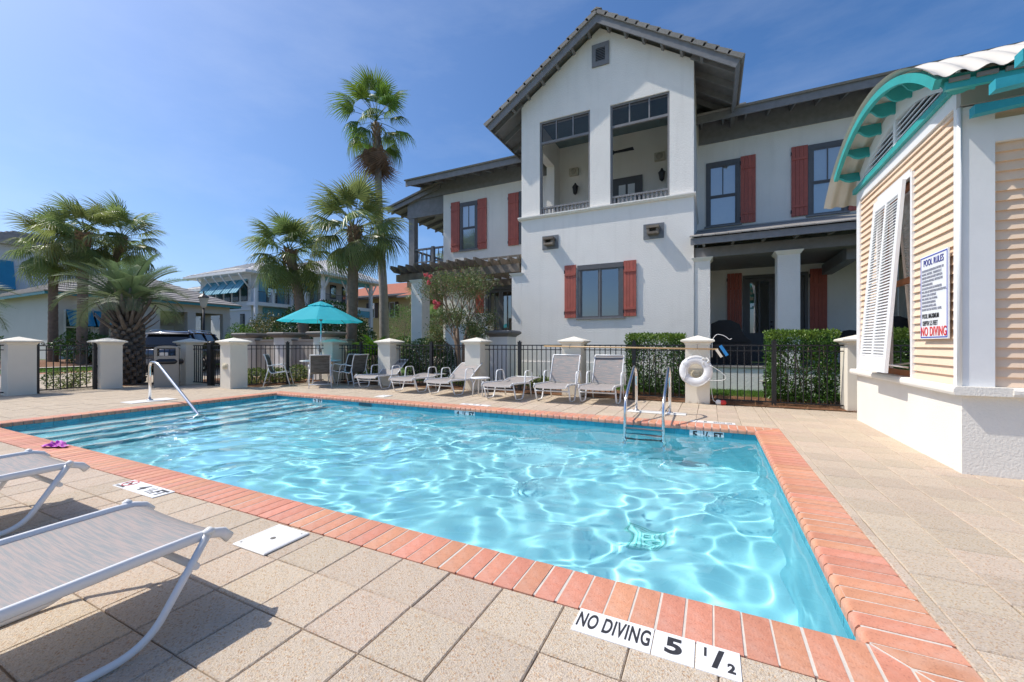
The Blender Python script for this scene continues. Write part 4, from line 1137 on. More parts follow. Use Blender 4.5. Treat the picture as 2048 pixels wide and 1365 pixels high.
# gable roof: decks, rafters, barge boards, tiles
roof = empty('gable_roof', (RX, GY, eavez), parent=house)
RY0, RY1, EX = 11.86, 19.0, 3.66
ca = math.cos(math.atan(SL)); sa = math.sin(math.atan(SL))
def rp(s, t, h):     # s side, t distance down the slope, h height above deck
    return (RX + s * (t * ca + h * sa), RZ - 0.10 - t * sa + h * ca)
SLEN = EX / ca
for s in (-1, 1):
    def slab(name, m, t0, t1, h0, h1, y0, y1, parent=roof):
        q0, q1 = (t0, t0) if t0 > 0.001 else (-h0 * SL, -h1 * SL)
        return B().prism([rp(s, q0, h0), rp(s, t1, h0), rp(s, t1, h1), rp(s, q1, h1)], y0, y1, 'y').obj(name, m, parent)
    slab('roof_deck', GREYW, 0.0, SLEN, -0.03, 0.0, RY0 + 0.03, RY1)
    slab('barge_board', GREYW, 0.0, SLEN + 0.03, -0.235, 0.012, RY0 - 0.035, RY0)
    slab('eave_board', GREYW, SLEN, SLEN + 0.03, -0.20, 0.012, RY0, RY1)
    for k in range(9):                                   # rafters under the eaves
        y = GY - 0.05 + 0.75 * k
        slab('rafter', GREYW, 2.58 / ca + 0.02, SLEN - 0.002, -0.19, -0.031, y, y + 0.07)
    for k in range(6):                                   # look-outs under the rake
        t = 0.42 + k * 0.6
        slab('lookout', GREYW, t, t + 0.08, -0.20, -0.031, RY0 + 0.001, GY + 0.01)
    nC = 13
    for k in range(nC):
        t1 = SLEN + 0.07 - k * (SLEN + 0.07) / nC; t0 = t1 - (SLEN + 0.07) / nC - 0.06
        lift = 0.012
        poly = [rp(s, max(t0, -0.02), 0.015), rp(s, t1, 0.045), rp(s, t1, 0.10), rp(s, max(t0, -0.02), 0.062)]
        B().prism(poly, RY0 + 0.18, RY1, 'y').obj('tile_course', TILE, roof)
        poly = [rp(s, max(t0, 0.0), -0.035), rp(s, t1 - 0.01, -0.02), rp(s, t1, 0.105), rp(s, max(t0, 0.0), 0.068)]
        B().prism(poly, RY0 - 0.085, RY0 + 0.178, 'y').obj('rake_tile', TILE, roof)
B().prism([(RX - 0.16, RZ - 0.05), (RX, RZ + 0.035), (RX + 0.16, RZ - 0.05), (RX, RZ - 0.03)], RY0 - 0.09, RY1, 'y').obj('ridge_tile', TILE, roof)

# wings
WY = 15.2
WR = [(-0.15, 0.85, 5.14, 7.25), (2.66, 3.62, 5.14, 7.27)]
wr = wall_xz(GX1, 7.0, 0.62, 8.71, WY, WY + 0.3, [(0.92, 2.66, 0.62, 3.43), (-0.06, 0.76, 5.15, 7.1), (2.75, 3.53, 5.15, 7.1)]).obj('wing_wall', STUCCO, house, fix=False)
wl = wall_xz(-10.8, GX0, 0.0, 8.71, WY, WY + 0.3, [(-8.62, -7.2, 0.62, 3.7), (-9.8, -9.1, 5.35, 7.2)]).obj('wing_wall', STUCCO, house, fix=False)
H('wing_end_wall', STUCCO, -10.8, -10.5, WY + 0.301, 20.0, 0, 8.2)
window(-0.15, 0.85, 5.14, 7.25, WY, 'hung', blind='sheer'); window(2.66, 3.62, 5.14, 7.27, WY, 'hung', blind='sheer')
window(-9.90, -9.01, 5.33, 7.40, WY, 'hung', blind='sheer')
H('window_head', DARKW, -7.05, -6.2, WY - 0.04, WY - 0.001, 5.3, 7.45)
shutter(0.86, 1.285, 5.13, 7.28, WY); shutter(2.23, 2.655, 5.15, 7.29, WY); shutter(3.63, 4.05, 5.13, 7.28, WY)
shutter(-10.36, -9.915, 5.29, 7.48, WY); shutter(-9.0, -8.555, 5.28, 7.43, WY); shutter(-7.54, -7.06, 5.28, 7.43, WY)
wroof = empty('wing_roof', (0, WY, 8.2), parent=house)
for (x0, x1) in ((-12.1, GX0 - 0.001), (GX1 + 0.001, 7.0)):
    H('frieze_board', GREYW, x0 + 0.05, x1, WY - 0.045, WY - 0.001, 7.90, 8.70, parent=wroof)
    H('fascia', GREYW, x0, x1, 14.19, 14.23, 8.16, 8.40, parent=wroof)
    B().prism([(14.23, 8.36), (14.23, 8.385), (18.5, 10.0), (18.5, 9.975)], x0, x1, 'x').obj('roof_deck', GREYW, wroof)
    B().prism([(14.15, 8.387), (14.12, 8.44), (18.5, 10.09), (18.5, 10.003)], x0 - 0.03, x1, 'x').obj('tile_course', TILE, wroof)
    n = int((x1 - x0) / 0.62)
    for k in range(n + 1):
        x = x0 + 0.12 + k * 0.62
        if x > x1 - 0.08: break
        B().prism([(14.231, 8.19), (14.231, 8.35), (WY - 0.046, 8.70), (WY - 0.046, 8.42)], x, x + 0.055, 'x').obj('rafter', GREYW, wroof)
hip = B().add([(-0.4, 15.9, 9.1), (1.75, 15.9, 9.0), (1.75, 19, 9.0), (-0.4, 19, 9.1), (-0.4, 17.4, 10.15), (1.05, 17.4, 10.15)], [(0, 1, 5, 4), (1, 2, 5), (2, 3, 4, 5), (0, 4, 3), (3, 2, 1, 0)]).obj('hip_tiles', TILE, wroof)
for k in range(7):
    t = k / 7
    y = 15.9 + 1.5 * t; z = 9.05 + 1.1 * t; x1 = 1.75 - 0.7 * t
    H('tile_course', TILE, -0.4, x1, y - 0.02, y + 0.12, z, z + 0.06, parent=wroof)
# side balcony with a lower roof
bal = empty('balcony', (-12.6, 15.2, 4.9), parent=house)
H('balcony_floor', GREYW, -12.95, -10.81, WY, 20, 4.72, 4.90, parent=bal)
H('post', GREYW, -12.78, -12.46, WY + 0.02, WY + 0.3, 4.9, 7.1, parent=bal); H('post', GREYW, -12.78, -12.5, 18.6, 18.85, 4.9, 7.1, parent=bal)
H('beam', GREYW, -12.85, -10.801, WY + 0.0, WY + 0.22, 7.1, 7.42, parent=bal)
B().prism([(-12.85, 7.42), (-10.801, 7.42), (-10.801, 8.2), (-12.85, 7.74)], WY + 0.02, WY + 0.16, 'y').obj('gable_panel', GREYW, bal)
B().prism([(-13.95, 7.50), (-13.95, 7.68), (-10.9, 8.40), (-10.9, 8.22)], WY - 0.12, WY - 0.07, 'y').obj('barge_board', GREYW, bal)
B().prism([(-13.95, 7.66), (-13.95, 7.70), (-10.9, 8.43), (-10.9, 8.39)], WY - 0.07, 20, 'y').obj('roof_deck', GREYW, bal)
B().prism([(-14.05, 7.685), (-14.05, 7.77), (-10.9, 8.52), (-10.9, 8.435)], WY - 0.18, 20, 'y').obj('tile_course', TILE, bal)
for k in range(7):
    y = WY + 0.1 + k * 0.7
    B().prism([(-13.93, 7.5), (-13.93, 7.655), (-12.9, 7.90), (-12.9, 7.745)], y, y + 0.06, 'y').obj('rafter', GREYW, bal)
H('handrail', GREYW, -12.46, -10.801, WY + 0.06, WY + 0.14, 5.58, 5.66, parent=bal); H('bottom_rail', GREYW, -12.46, -10.801, WY + 0.07, WY + 0.13, 5.0, 5.05, parent=bal)
H('newel', GREYW, -11.5, -11.36, WY + 0.03, WY + 0.17, 4.9, 5.7, parent=bal)
for k in range(15):
    x = -12.4 + k * 0.11
    B().tube([(x, WY + 0.1, 5.05), (x + (0.10 if k % 2 else -0.10) * 0.6, WY + 0.1, 5.58)], 0.018, 4).obj('baluster', GREYW, bal)
for k in range(10):
    y = WY + 0.45 + k * 0.33
    H('baluster', GREYW, -12.66, -12.6, y, y + 0.05, 5.0, 5.6, parent=bal)
H('handrail', GREYW, -12.68, -12.58, WY + 0.3, 18.6, 5.6, 5.67, parent=bal)

# entrance porch
porch = empty('porch', (1.5, 12.2, 0), parent=house)
H('riser', STUCCO, GX1 + 0.001, 6.5, GY + 0.02, GY + 0.3, 0, 0.60, parent=porch)
H('porch_floor', mat('porch_slab', (0.24, 0.23, 0.21), 0.8, var=0.1, vscale=3), GX1 + 0.001, 6.5, GY - 0.01, WY, 0.60, 0.64, parent=porch)
def column(x0, x1, y0, y1, z0, z1, parent, cw=0.05):
    c = H('column', STUCCO, x0, x1, y0, y1, z0, z1 - 0.10, parent=parent)
    cx, cy = (x0 + x1) / 2, (y0 + y1) / 2; hx, hy = (x1 - x0) / 2, (y1 - y0) / 2
    vs = []; 
    for e_, z in ((0.002, z1 - 0.10), (0.02, z1 - 0.085), (cw + .015, z1 - 0.02), (cw + .02, z1)):
        vs += [(cx - hx - e_, cy - hy - e_, z), (cx + hx + e_, cy - hy - e_, z), (cx + hx + e_, cy + hy + e_, z), (cx - hx - e_, cy + hy + e_, z)]
    fs = [(i * 4 + k, i * 4 + (k + 1) % 4, i * 4 + 4 + (k + 1) % 4, i * 4 + 4 + k) for i in range(3) for k in range(4)] + [(3, 2, 1, 0), (12, 13, 14, 15)]
    B().add(vs, fs).obj('capital', STUCCO, c)
column(GX1 + 0.003, -0.02, GY + 0.03, GY + 0.5, 0.641, 3.56, porch); column(1.51, 1.985, GY + 0.03, GY + 0.5, 0.641, 3.56, porch); column(4.4, 4.87, GY + 0.03, GY + 0.5, 0.641, 3.56, porch)
H('porch_beam', GREYW, GX1 + 0.003, 6.5, GY + 0.06, GY + 0.46, 3.562, 3.83, parent=porch)
H('cross_beam', GREYW, 3.0, 3.25, GY + 0.47, WY - 0.01, 3.3, 3.6, parent=porch)
H('porch_ceiling', GREYW, GX1 + 0.003, 6.5, GY + 0.47, WY - 0.002, 3.66, 3.70, parent=porch)
H('fascia', GREYW, GX1 - 0.06, 6.5, 11.66, 11.70, 3.80, 3.97, parent=porch)
B().prism([(11.70, 3.945), (11.70, 3.97), (WY, 4.98), (WY, 4.955)], GX1 + 0.003, 6.5, 'x').obj('roof_deck', GREYW, porch)
for k in range(22):
    x = GX1 - 0.08 + k * 0.30
    if x > 6.4: break
    B().prism([(11.60, 3.985 + rnd.uniform(-.004, .004)), (11.60, 4.015), (12.2, 4.19), (12.2, 4.155)], x, x + 0.288, 'x').obj('eave_tile', TILE, porch)
B().prism([(12.0, 4.09), (12.0, 4.125), (WY - 0.01, 5.04), (WY - 0.01, 5.0)], GX1 + 0.003, 6.5, 'x').obj('tile_course', TILE, porch)
for k in range(9):
    x = -0.2 + k * 0.68
    B().prism([(11.701, 3.80), (11.701, 3.94), (GY + 0.055, 4.07), (GY + 0.055, 3.84)], x, x + 0.06, 'x').obj('rafter', GREYW, porch)
H('flashing', mat('pale_flashing', (0.42, 0.41, 0.39), 0.6), GX1 + 0.003, 6.5, WY - 0.02, WY - 0.001, 4.985, 5.07, parent=porch)
dr_ = empty('front_door', (1.8, WY, 0.64), parent=house)
H('door_frame', DARKW, 0.92, 1.0, WY - 0.03, WY + 0.1, 0.641, 3.43, parent=dr_); H('door_frame', DARKW, 2.58, 2.66, WY - 0.03, WY + 0.1, 0.641, 3.43, parent=dr_); H('door_frame', DARKW, 1.0, 2.58, WY - 0.03, WY + 0.1, 3.33, 3.43, parent=dr_)
for x0, x1 in ((1.0, 1.785), (1.795, 2.58)):
    lf = empty('door_leaf', ((x0 + x1) / 2, WY, 0.65), parent=dr_)
    for q in ((x0, x0 + 0.13, 0.66, 3.32), (x1 - 0.13, x1, 0.66, 3.32), (x0 + 0.13, x1 - 0.13, 3.22, 3.32), (x0 + 0.13, x1 - 0.13, 0.66, 1.58), ((x0 + x1) / 2 - 0.02, (x0 + x1) / 2 + 0.02, 1.58, 3.22)):
        part_box('door_stile', DARKW, dr_, q[0], q[1], WY + 0.03, WY + 0.08, q[2], q[3])
    for a, b2 in ((x0 + 0.13, (x0 + x1) / 2 - 0.02), ((x0 + x1) / 2 + 0.02, x1 - 0.13)):
        B().quad((a, WY + 0.06, 1.58), (b2, WY + 0.06, 1.58), (b2, WY + 0.06, 3.22), (a, WY + 0.06, 3.22)).obj('door_pane', PANE, dr_, fix=False)
    bpy.data.objects.remove(lf)
room(0.93, 2.65, WY + 0.11, WY + 2.6, 0.641, 3.42, dr_)
for z in (1.78, 1.92): B().lathe([(0.03, 0), (0.03, 0.03), (0.015, 0.05)], (0, 0, 0), 10).obj('door_handle', BLACKM, dr_).matrix_basis = Matrix.Translation((1.72, WY + 0.03, z)) @ Matrix.Rotation(R(90), 4, 'X')
shutter(0.475, 0.90, 0.75, 3.52, WY); shutter(2.70, 3.13, 0.75, 3.50, WY)
# french doors under the pergola
fd = empty('french_door', (-7.9, WY, 0.62), parent=house)
H('door_frame', DARKW, -8.62, -8.5, WY - 0.03, WY + 0.1, 0.62, 3.7, parent=fd); H('door_frame', DARKW, -7.32, -7.2, WY - 0.03, WY + 0.1, 0.62, 3.7, parent=fd); H('door_frame', DARKW, -8.5, -7.32, WY - 0.03, WY + 0.1, 3.52, 3.7, parent=fd)
for x0, x1 in ((-8.5, -7.915), (-7.905, -7.32)):
    for q in ((x0, x0 + 0.1, 0.63, 3.51), (x1 - 0.1, x1, 0.63, 3.51), (x0 + 0.1, x1 - 0.1, 3.4, 3.51), (x0 + 0.1, x1 - 0.1, 0.63, 1.2), ((x0 + x1) / 2 - 0.016, (x0 + x1) / 2 + 0.016, 1.2, 3.4)):
        H('door_stile', DARKW, q[0], q[1], WY + 0.03, WY + 0.08, q[2], q[3], parent=fd)
    B().quad((x0 + 0.1, WY + 0.06, 1.2), (x1 - 0.1, WY + 0.06, 1.2), (x1 - 0.1, WY + 0.06, 3.4), (x0 + 0.1, WY + 0.06, 3.4)).obj('door_pane', PANE, fd, fix=False)
room(-8.61, -7.21, WY + 0.11, WY + 2.6, 0.63, 3.69, fd)
shutter(-9.1, -8.7, 0.7, 3.6, WY)
# pergola
pg = empty('pergola', (-8.2, 12.4, 0), 'weathered wooden pergola on square white columns beside the house gable', 'pergola')
column(-10.12, -9.64, GY + 0.0, GY + 0.48, 0, 3.62, pg); column(-11.3, -10.85, 13.6, 14.05, 0, 3.62, pg); column(-5.93, GX0 - 0.003, GY + 0.0, GY + 0.45, 0, 3.55, pg)
H('terrace_wall', STUCCO, -9.15, -8.2, 13.0, 13.9, 0, 1.97, parent=pg); H('terrace_wall', STUCCO, -8.19, -7.6, 13.6, 14.0, 0, 2.4, parent=pg)
H('beam', WOOD, -10.95, -5.7, GY + 0.10, GY + 0.32, 3.63, 3.90, parent=pg); H('beam', WOOD, -11.6, -10.2, 13.7, 13.9, 3.63, 3.92, parent=pg)
H('ledger', WOOD, -10.9, GX0 - 0.01, WY - 0.10, WY - 0.002, 3.66, 3.92, parent=pg)
for k in range(15):
    x = -10.75 + k * 0.36
    tail = 11.75 if k < 11 else 12.12
    B().prism([(tail, 4.02), (tail, 4.13), (WY - 0.12, 4.13), (WY - 0.12, 3.905), (tail + 0.2, 3.905)], x, x + 0.075, 'x').obj('rafter', WOOD, pg)
for k in range(5):
    y = 12.3 + k * 0.56
    H('purlin', WOOD, -10.95, GX0 - 0.01, y, y + 0.045, 4.132, 4.19, parent=pg)

# things on the porch
gr = empty('covered_barbecue', (0.28, 13.4, 0.64), 'barbecue under a black cover on the porch by the door', 'barbecue')
CLO = mat('black_cover_cloth', (0.012, 0.012, 0.014), 0.6, bump=0.3, bscale=12)
B().prism([(0.0, 0.65), (1.0, 0.65), (1.0, 1.3), (0.82, 1.48), (0.72, 1.78), (0.5, 1.9), (0.2, 1.9), (0.0, 1.8)], 13.1, 13.75, 'y').obj('cover', CLO, gr)
B().box(0.1, 0.9, 13.06, 13.1, 1.28, 1.33).obj('handle', CLO, gr)
for x, lab in ((2.45, 'dark wicker porch chair beyond the clipped hedge, nearer the column'), (3.35, 'dark wicker porch chair beyond the clipped hedge, nearer the kiosk')):
    pc = empty('porch_chair', (x, 13.6, 0.64), lab, 'chair', 'dark wicker porch chairs')
    bb = B(); hp = [(x + 0.36 * math.cos(t), 1.05 + 0.55 * math.sin(t) ** 0.6 if math.sin(t) > 0 else 1.05) for t in np.linspace(0, PI, 11)]
    bb.prism(hp, 13.85, 13.92, 'y').obj('backrest', CLO, pc)
    B().box(x - 0.36, x + 0.36, 13.3, 13.84, 0.98, 1.06).obj('seat', CLO, pc)
    for sx in (-0.33, 0.29):
        for sy in (13.32, 13.8): B().box(x + sx, x + sx + 0.04, sy, sy + 0.04, 0.645, 0.98).obj('leg', CLO, pc)
        B().box(x + sx, x + sx + 0.04, 13.3, 13.84, 1.2, 1.24).obj('arm', CLO, pc)
# garden pier near the house with a heavy grey cap, and a small gate beside it
CAPG = mat('grey_cast_cap', (0.20, 0.19, 0.18), 0.8, var=0.08, vscale=3, bump=0.1, bscale=40)
def pier(x, y, h, w, cw, label, group=None, z0=0.0):
    e = empty('garden_pier', (x, y, z0), label, 'pier', group)
    B().box(x - w, x + w, y - w, y + w, z0, h - 0.2).obj('shaft', STUCCO, e)
    vs = []
    lv = [(w + .01, h - .2), (cw - .10, h - .175), (cw, h - .10), (cw + .01, h - .05), (cw - .03, h - .01), (cw - .30, h)]
    for r_, z in lv: vs += [(x - r_, y - r_, z), (x + r_, y - r_, z), (x + r_, y + r_, z), (x - r_, y + r_, z)]
    fs = [(i * 4 + k, i * 4 + (k + 1) % 4, i * 4 + 4 + (k + 1) % 4, i * 4 + 4 + k) for i in range(len(lv) - 1) for k in range(4)] + [(3, 2, 1, 0), tuple((len(lv) - 1) * 4 + k for k in range(4))]
    B().add(vs, fs).obj('cap', CAPG, e)
    return e
pier(-5.72, 11.15, 1.64, 0.3, 0.42, 'white pier with a grey cap just beyond the fence at the house corner')
sg = empty('garden_gate', (-6.6, 11.2, 0), 'small dark picket gate beside the grey-capped pier at the house', 'gate')
for z in (0.2, 1.02): B().box(-6.75, -6.05, 11.14, 11.17, z, z + 0.03).obj('rail', BLACKM, sg)
for k in range(7): B().box(-6.74 + k * 0.112, -6.72 + k * 0.112, 11.13, 11.15, 0.05, 1.12).obj('picket', BLACKM, sg)
B().box(-6.80, -6.74, 11.12, 11.18, 0, 1.3).obj('post', BLACKM, sg)
# ================================================================== KIOSK WITH BARREL ROOF
kb = empty('kiosk', (3.5, 6.8, 0), 'peach clapboard pool kiosk with arched corrugated roof and teal brackets', 'kiosk')
def K(name, m, *d, parent=None): return part_box(name, m, parent or kb, *d)
KX, KY0, KY1 = 2.10, 5.26, 8.30
K('base_wall', BOOTHW, KX, 6.5, KY0, KY1, 0.0, 0.735)
B().prism([(KX - 0.075, 0.736), (KX - 0.085, 0.76), (KX - 0.085, 0.79), (KX - 0.07, 0.815), (KX + 0.30, 0.815), (KX + 0.30, 0.736)], KY0 - 0.075, KY1 + 0.05, 'y').obj('sill_ledge', BOOTHW, kb)
B().prism([(KY0 - 0.075, 0.736), (KY0 - 0.085, 0.76), (KY0 - 0.085, 0.79), (KY0 - 0.07, 0.8145), (KY0 + 0.30, 0.8145), (KY0 + 0.30, 0.736)], KX + 0.301, 6.5, 'x').obj('sill_ledge', BOOTHW, kb)
WO0, WO1 = 6.32, 7.36                     # window opening along y
ZB, ZT = 0.816, 3.60
# wall sheathing behind the boards
def wall_yz(y0, y1, z0, z1, x0, x1, holes, m, name):
    ww = wall_xz(y0, y1, z0, z1, -x1, -x0, holes)
    me = ww.mesh(name, m); me.transform(Matrix(((0, -1, 0, 0), (1, 0, 0, 0), (0, 0, 1, 0), (0, 0, 0, 1))))
    bm = bmesh.new(); bm.from_mesh(me); bmesh.ops.recalc_face_normals(bm, faces=bm.faces); bm.to_mesh(me); bm.free()
    return link(name, me, kb)
wall_yz(KY0 + 0.05, KY1 - 0.02, ZB, ZT, KX + 0.026, KX + 0.14, [(WO0, WO1, ZB, 3.16)], PEACH, 'sheathing')
# clapboards on the face that looks at the pool
def clap(y0, y1, z, h, x):
    """One lapped board on the -x face."""
    return B().add([(x + 0.024, y0, z + h + 0.012), (x + 0.024, y1, z + h + 0.012), (x - 0.002, y1, z), (x - 0.002, y0, z), (x + 0.024, y0, z), (x + 0.024, y1, z)],
                   [(0, 3, 2, 1), (3, 4, 5, 2), (0, 1, 5, 4), (0, 4, 3), (1, 2, 5)])
bh = 0.089
zs_ = np.arange(ZB + 0.001, 3.45, bh)
for z in zs_:
    z = float(z); h = min(bh, 3.46 - z)
    clap(5.375, WO0 - 0.045, z, h - 0.012, KX).obj('clapboard', PEACH, kb)
    clap(WO1 + 0.045, 8.13, z, h - 0.012, KX).obj('clapboard', PEACH, kb)
    if z > 3.20: clap(WO0 - 0.044, WO1 + 0.044, z, h - 0.012, KX).obj('clapboard', PEACH, kb)
# white trim
K('corner_board', WHITEP, KX - 0.012, KX + 0.04, KY0 + 0.045, 5.375, ZB, ZT); K('corner_board', WHITEP, KX - 0.012, KX + 0.04, 8.13, 8.28, ZB, ZT)
K('frieze_board', WHITEP, KX - 0.010, KX + 0.04, 5.376, 8.129, 3.46, ZT)
K('corner_post', WHITEP, KX - 0.02, 2.315, KY0 - 0.01, KY0 + 0.044, ZB, 3.40)
B().tube([(KX - 0.02, KY0 - 0.012, ZB), (KX - 0.02, KY0 - 0.012, 3.40)], 0.018, 8).obj('corner_bead', WHITEP, kb)
K('window_casing', WHITEP, KX - 0.014, KX + 0.06, WO0 - 0.044, WO0, ZB, 3.205); K('window_casing', WHITEP, KX - 0.014, KX + 0.06, WO1, WO1 + 0.044, ZB, 3.205); K('window_casing', WHITEP, KX - 0.016, KX + 0.06, WO0, WO1, 3.16, 3.249)
kw = empty('service_window', (KX, 6.84, 0.82), parent=kb)
TIM = mat('orange_timber', (0.48, 0.17, 0.06), 0.5, var=0.15, vscale=8)
K('window_stile', TIM, KX + 0.05, KX + 0.09, WO0 + 0.002, WO0 + 0.07, ZB, 3.158, parent=kw); K('window_stile', TIM, KX + 0.05, KX + 0.09, WO1 - 0.07, WO1 - 0.002, ZB, 3.158, parent=kw)
for z in (ZB, 1.95, 3.09): K('window_rail', TIM, KX + 0.05, KX + 0.09, WO0 + 0.07, WO1 - 0.07, z, z + 0.07, parent=kw)
B().quad((KX + 0.07, WO0, ZB), (KX + 0.07, WO1, ZB), (KX + 0.07, WO1, 3.1), (KX + 0.07, WO0, 3.1)).obj('pane', PANE, kw, fix=False)
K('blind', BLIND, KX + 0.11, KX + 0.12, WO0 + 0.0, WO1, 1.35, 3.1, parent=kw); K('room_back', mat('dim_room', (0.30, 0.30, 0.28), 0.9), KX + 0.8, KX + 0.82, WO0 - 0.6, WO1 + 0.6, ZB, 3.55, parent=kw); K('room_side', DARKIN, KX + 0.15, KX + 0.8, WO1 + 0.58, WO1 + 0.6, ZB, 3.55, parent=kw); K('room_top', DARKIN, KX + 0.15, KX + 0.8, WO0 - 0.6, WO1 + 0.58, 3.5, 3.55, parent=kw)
# top-hung louvred shutter, propped open
ks = empty('bahama_shutter', (KX - 0.02, 6.83, 3.15), parent=kb)
hx, hz, bx_, bz_ = KX - 0.035, 3.15, KX - 0.20, 0.86
ux, uz = bx_ - hx, bz_ - hz; SLN = math.hypot(ux, uz); ux, uz = ux / SLN, uz / SLN
nx_, nz_ = uz, -ux                                    # outward normal (towards -x)
def sp_(t, n): return (hx + ux * t + nx_ * n, hz + uz * t + nz_ * n)
def spart(name, y0, y1, t0, t1, n0=0.0, n1=0.035):
    a, b2, c, d = sp_(t0, n0), sp_(t1, n0), sp_(t1, n1), sp_(t0, n1)
    return B().prism([a, b2, c, d], y0, y1, 'y').obj(name, WHITEP, ks)
SY0, SY1 = 6.36, 7.31
spart('stile', SY0, SY0 + 0.09, 0, SLN); spart('stile', SY1 - 0.09, SY1, 0, SLN); spart('stile', (SY0 + SY1) / 2 - 0.03, (SY0 + SY1) / 2 + 0.03, 0.14, SLN - 0.19)
spart('rail', SY0 + 0.09, SY1 - 0.09, 0, 0.14); spart('rail', SY0 + 0.09, SY1 - 0.09, SLN - 0.19, SLN)
nl = 52
for k in range(nl):
    t = 0.145 + (SLN - 0.34) * (k + 0.5) / nl
    for (y0, y1) in ((SY0 + 0.091, (SY0 + SY1) / 2 - 0.031), ((SY0 + SY1) / 2 + 0.031, SY1 - 0.091)):
        a, b2, c, d = sp_(t - 0.020, 0.002), sp_(t - 0.009, 0.002), sp_(t + 0.022, 0.036), sp_(t + 0.011, 0.036)
        B().prism([a, b2, c, d], y0, y1, 'y').obj('slat', WHITEP, ks)
for y in (SY0 + 0.05, SY1 - 0.05): B().tube([(KX + 0.0, y, 0.93), (bx_ + 0.01, y, 0.96)], 0.012, 6).obj('stay', PLASTIC, ks)
# front face (towards the viewer)
K('sheathing', PEACH, 2.32, 6.5, KY0 + 0.045, KY0 + 0.12, ZB, 3.55)
for z in zs_:
    z = float(z)
    if z > 2.96: break
    h = min(bh, 3.03 - z)
    B().add([(2.316, KY0 + 0.04, z + h), (6.0, KY0 + 0.04, z + h), (6.0, KY0 + 0.016, z), (2.316, KY0 + 0.016, z), (2.316, KY0 + 0.04, z), (6.0, KY0 + 0.04, z)], [(0, 1, 2, 3), (3, 2, 5, 4), (0, 3, 4), (1, 5, 2)]).obj('clapboard', PEACH, kb)
K('header_board', WHITEP, 2.316, 6.0, KY0 - 0.006, KY0 + 0.0445, 3.04, 3.245)
for k in range(2): B().add([(2.316, KY0 + 0.04, 3.245 + .08 * (k + 1)), (6.0, KY0 + 0.04, 3.245 + .08 * (k + 1)), (6.0, KY0 + 0.006, 3.25 + .08 * k), (2.316, KY0 + 0.006, 3.25 + .08 * k), (2.316, KY0 + 0.04, 3.25 + .08 * k), (6, KY0 + 0.04, 3.25 + .08 * k)], [(0, 1, 2, 3), (3, 2, 5, 4), (0, 3, 4), (1, 5, 2)]).obj('clapboard', PEACH, kb)
K('soffit_panel', mat('grey_panel', (0.40, 0.385, 0.35), 0.7), KX - 0.02, 6.0, KY0 - 0.03, KY0 + 0.044, 3.412, 3.60)
K('eave_beam', TEAL, KX - 0.02, 6.3, KY0 - 0.06, KY0 + 0.044, 3.602, 3.70)
# arched end wall with louvred lights, teal sill line
B().box(KX - 0.055, KX + 0.05, KY0 - 0.03, KY1 + 0.02, 3.602, 3.675).obj('sill_trim', TEAL, kb)
AC, AR, ACZ = 6.79, 2.84, 1.43              # arch centre, radius, centre height
def az(y, r_=AR): return ACZ + math.sqrt(max(0, r_ * r_ - (y - AC) ** 2))
lu = empty('lunette', (KX, AC, 3.68), parent=kb)
ys = np.linspace(KY0, KY1, 25)
ri, ro = AR - 0.24, AR - 0.045
yin = np.linspace(5.56, 8.02, 21)
inner = [(float(y), max(3.72, az(y, ri))) for y in yin]
outer = [(float(y), az(y, ro)) for y in ys]
bb = B()
# frame of the lunette: arch band, base band
band = [(y, z) for y, z in outer] + [(y, z) for y, z in reversed(inner)]
for i in range(len(ys) - 1):
    y0, y1 = float(ys[i]), float(ys[i + 1])
    zi0 = max(3.72, az(y0, ri)) if 5.5 < y0 < 8.1 else 3.676; zi1 = max(3.72, az(y1, ri)) if 5.5 < y1 < 8.1 else 3.676
    bb.add([(KX - 0.01, y0, zi0), (KX - 0.01, y1, zi1), (KX - 0.01, y1, az(y1, ro)), (KX - 0.01, y0, az(y0, ro)), (KX + 0.05, y0, zi0), (KX + 0.05, y1, zi1), (KX + 0.05, y1, az(y1, ro)), (KX + 0.05, y0, az(y0, ro))],
           [(3, 2, 1, 0), (4, 5, 6, 7), (0, 1, 5, 4), (2, 3, 7, 6)])
bb.obj('arch_frame', WHITEP, lu)
K('louver_back', BLACKM, KX + 0.045, KX + 0.048, 5.6, 8.0, 3.676, 4.0, parent=lu)
K('louver_mullion', WHITEP, KX - 0.012, KX + 0.044, AC - 0.04, AC + 0.04, 3.676, az(AC, ri) - 0.001, parent=lu)
for k in range(5):
    z = 3.69 + k * 0.062
    hw = math.sqrt(max(0.01, ri * ri - (z + 0.03 - ACZ) ** 2))
    for (y0, y1) in ((max(5.57, AC - hw), AC - 0.045), (AC + 0.045, min(8.01, AC + hw))):
        B().prism([(KX - 0.006, z), (KX - 0.006, z + 0.016), (KX + 0.04, z + 0.05), (KX + 0.04, z + 0.034)], y0, y1, 'y').obj('louver', WHITEP, lu)
# corrugated barrel roof with real waves
kr = empty('barrel_roof', (4, AC, 3.5), parent=kb)
RXF, RXB = 1.755, 6.6
nA, pitch = 30, 0.175
ncx = int((RXB - RXF) / pitch * 8)
def roof_sheet(thick):
    vs = []; fs = []
    th0, th1 = math.asin(-1.92 / AR), math.asin(1.92 / AR)
    for i in range(nA + 1):
        th = th0 + (th1 - th0) * i / nA
        for j in range(ncx + 1):
            x = RXF + (RXB - RXF) * j / ncx
            w_ = 0.019 * math.cos(2 * PI * (x - RXF) / pitch)
            r_ = AR + 0.026 + w_ + thick
            vs.append((x, AC + r_ * math.sin(th), ACZ + r_ * math.cos(th)))
    for i in range(nA):
        for j in range(ncx):
            a = i * (ncx + 1) + j
            fs.append((a, a + 1, a + ncx + 2, a + ncx + 1))
    return vs, fs
vs1, fs1 = roof_sheet(0.0); vs2, fs2 = roof_sheet(0.006)
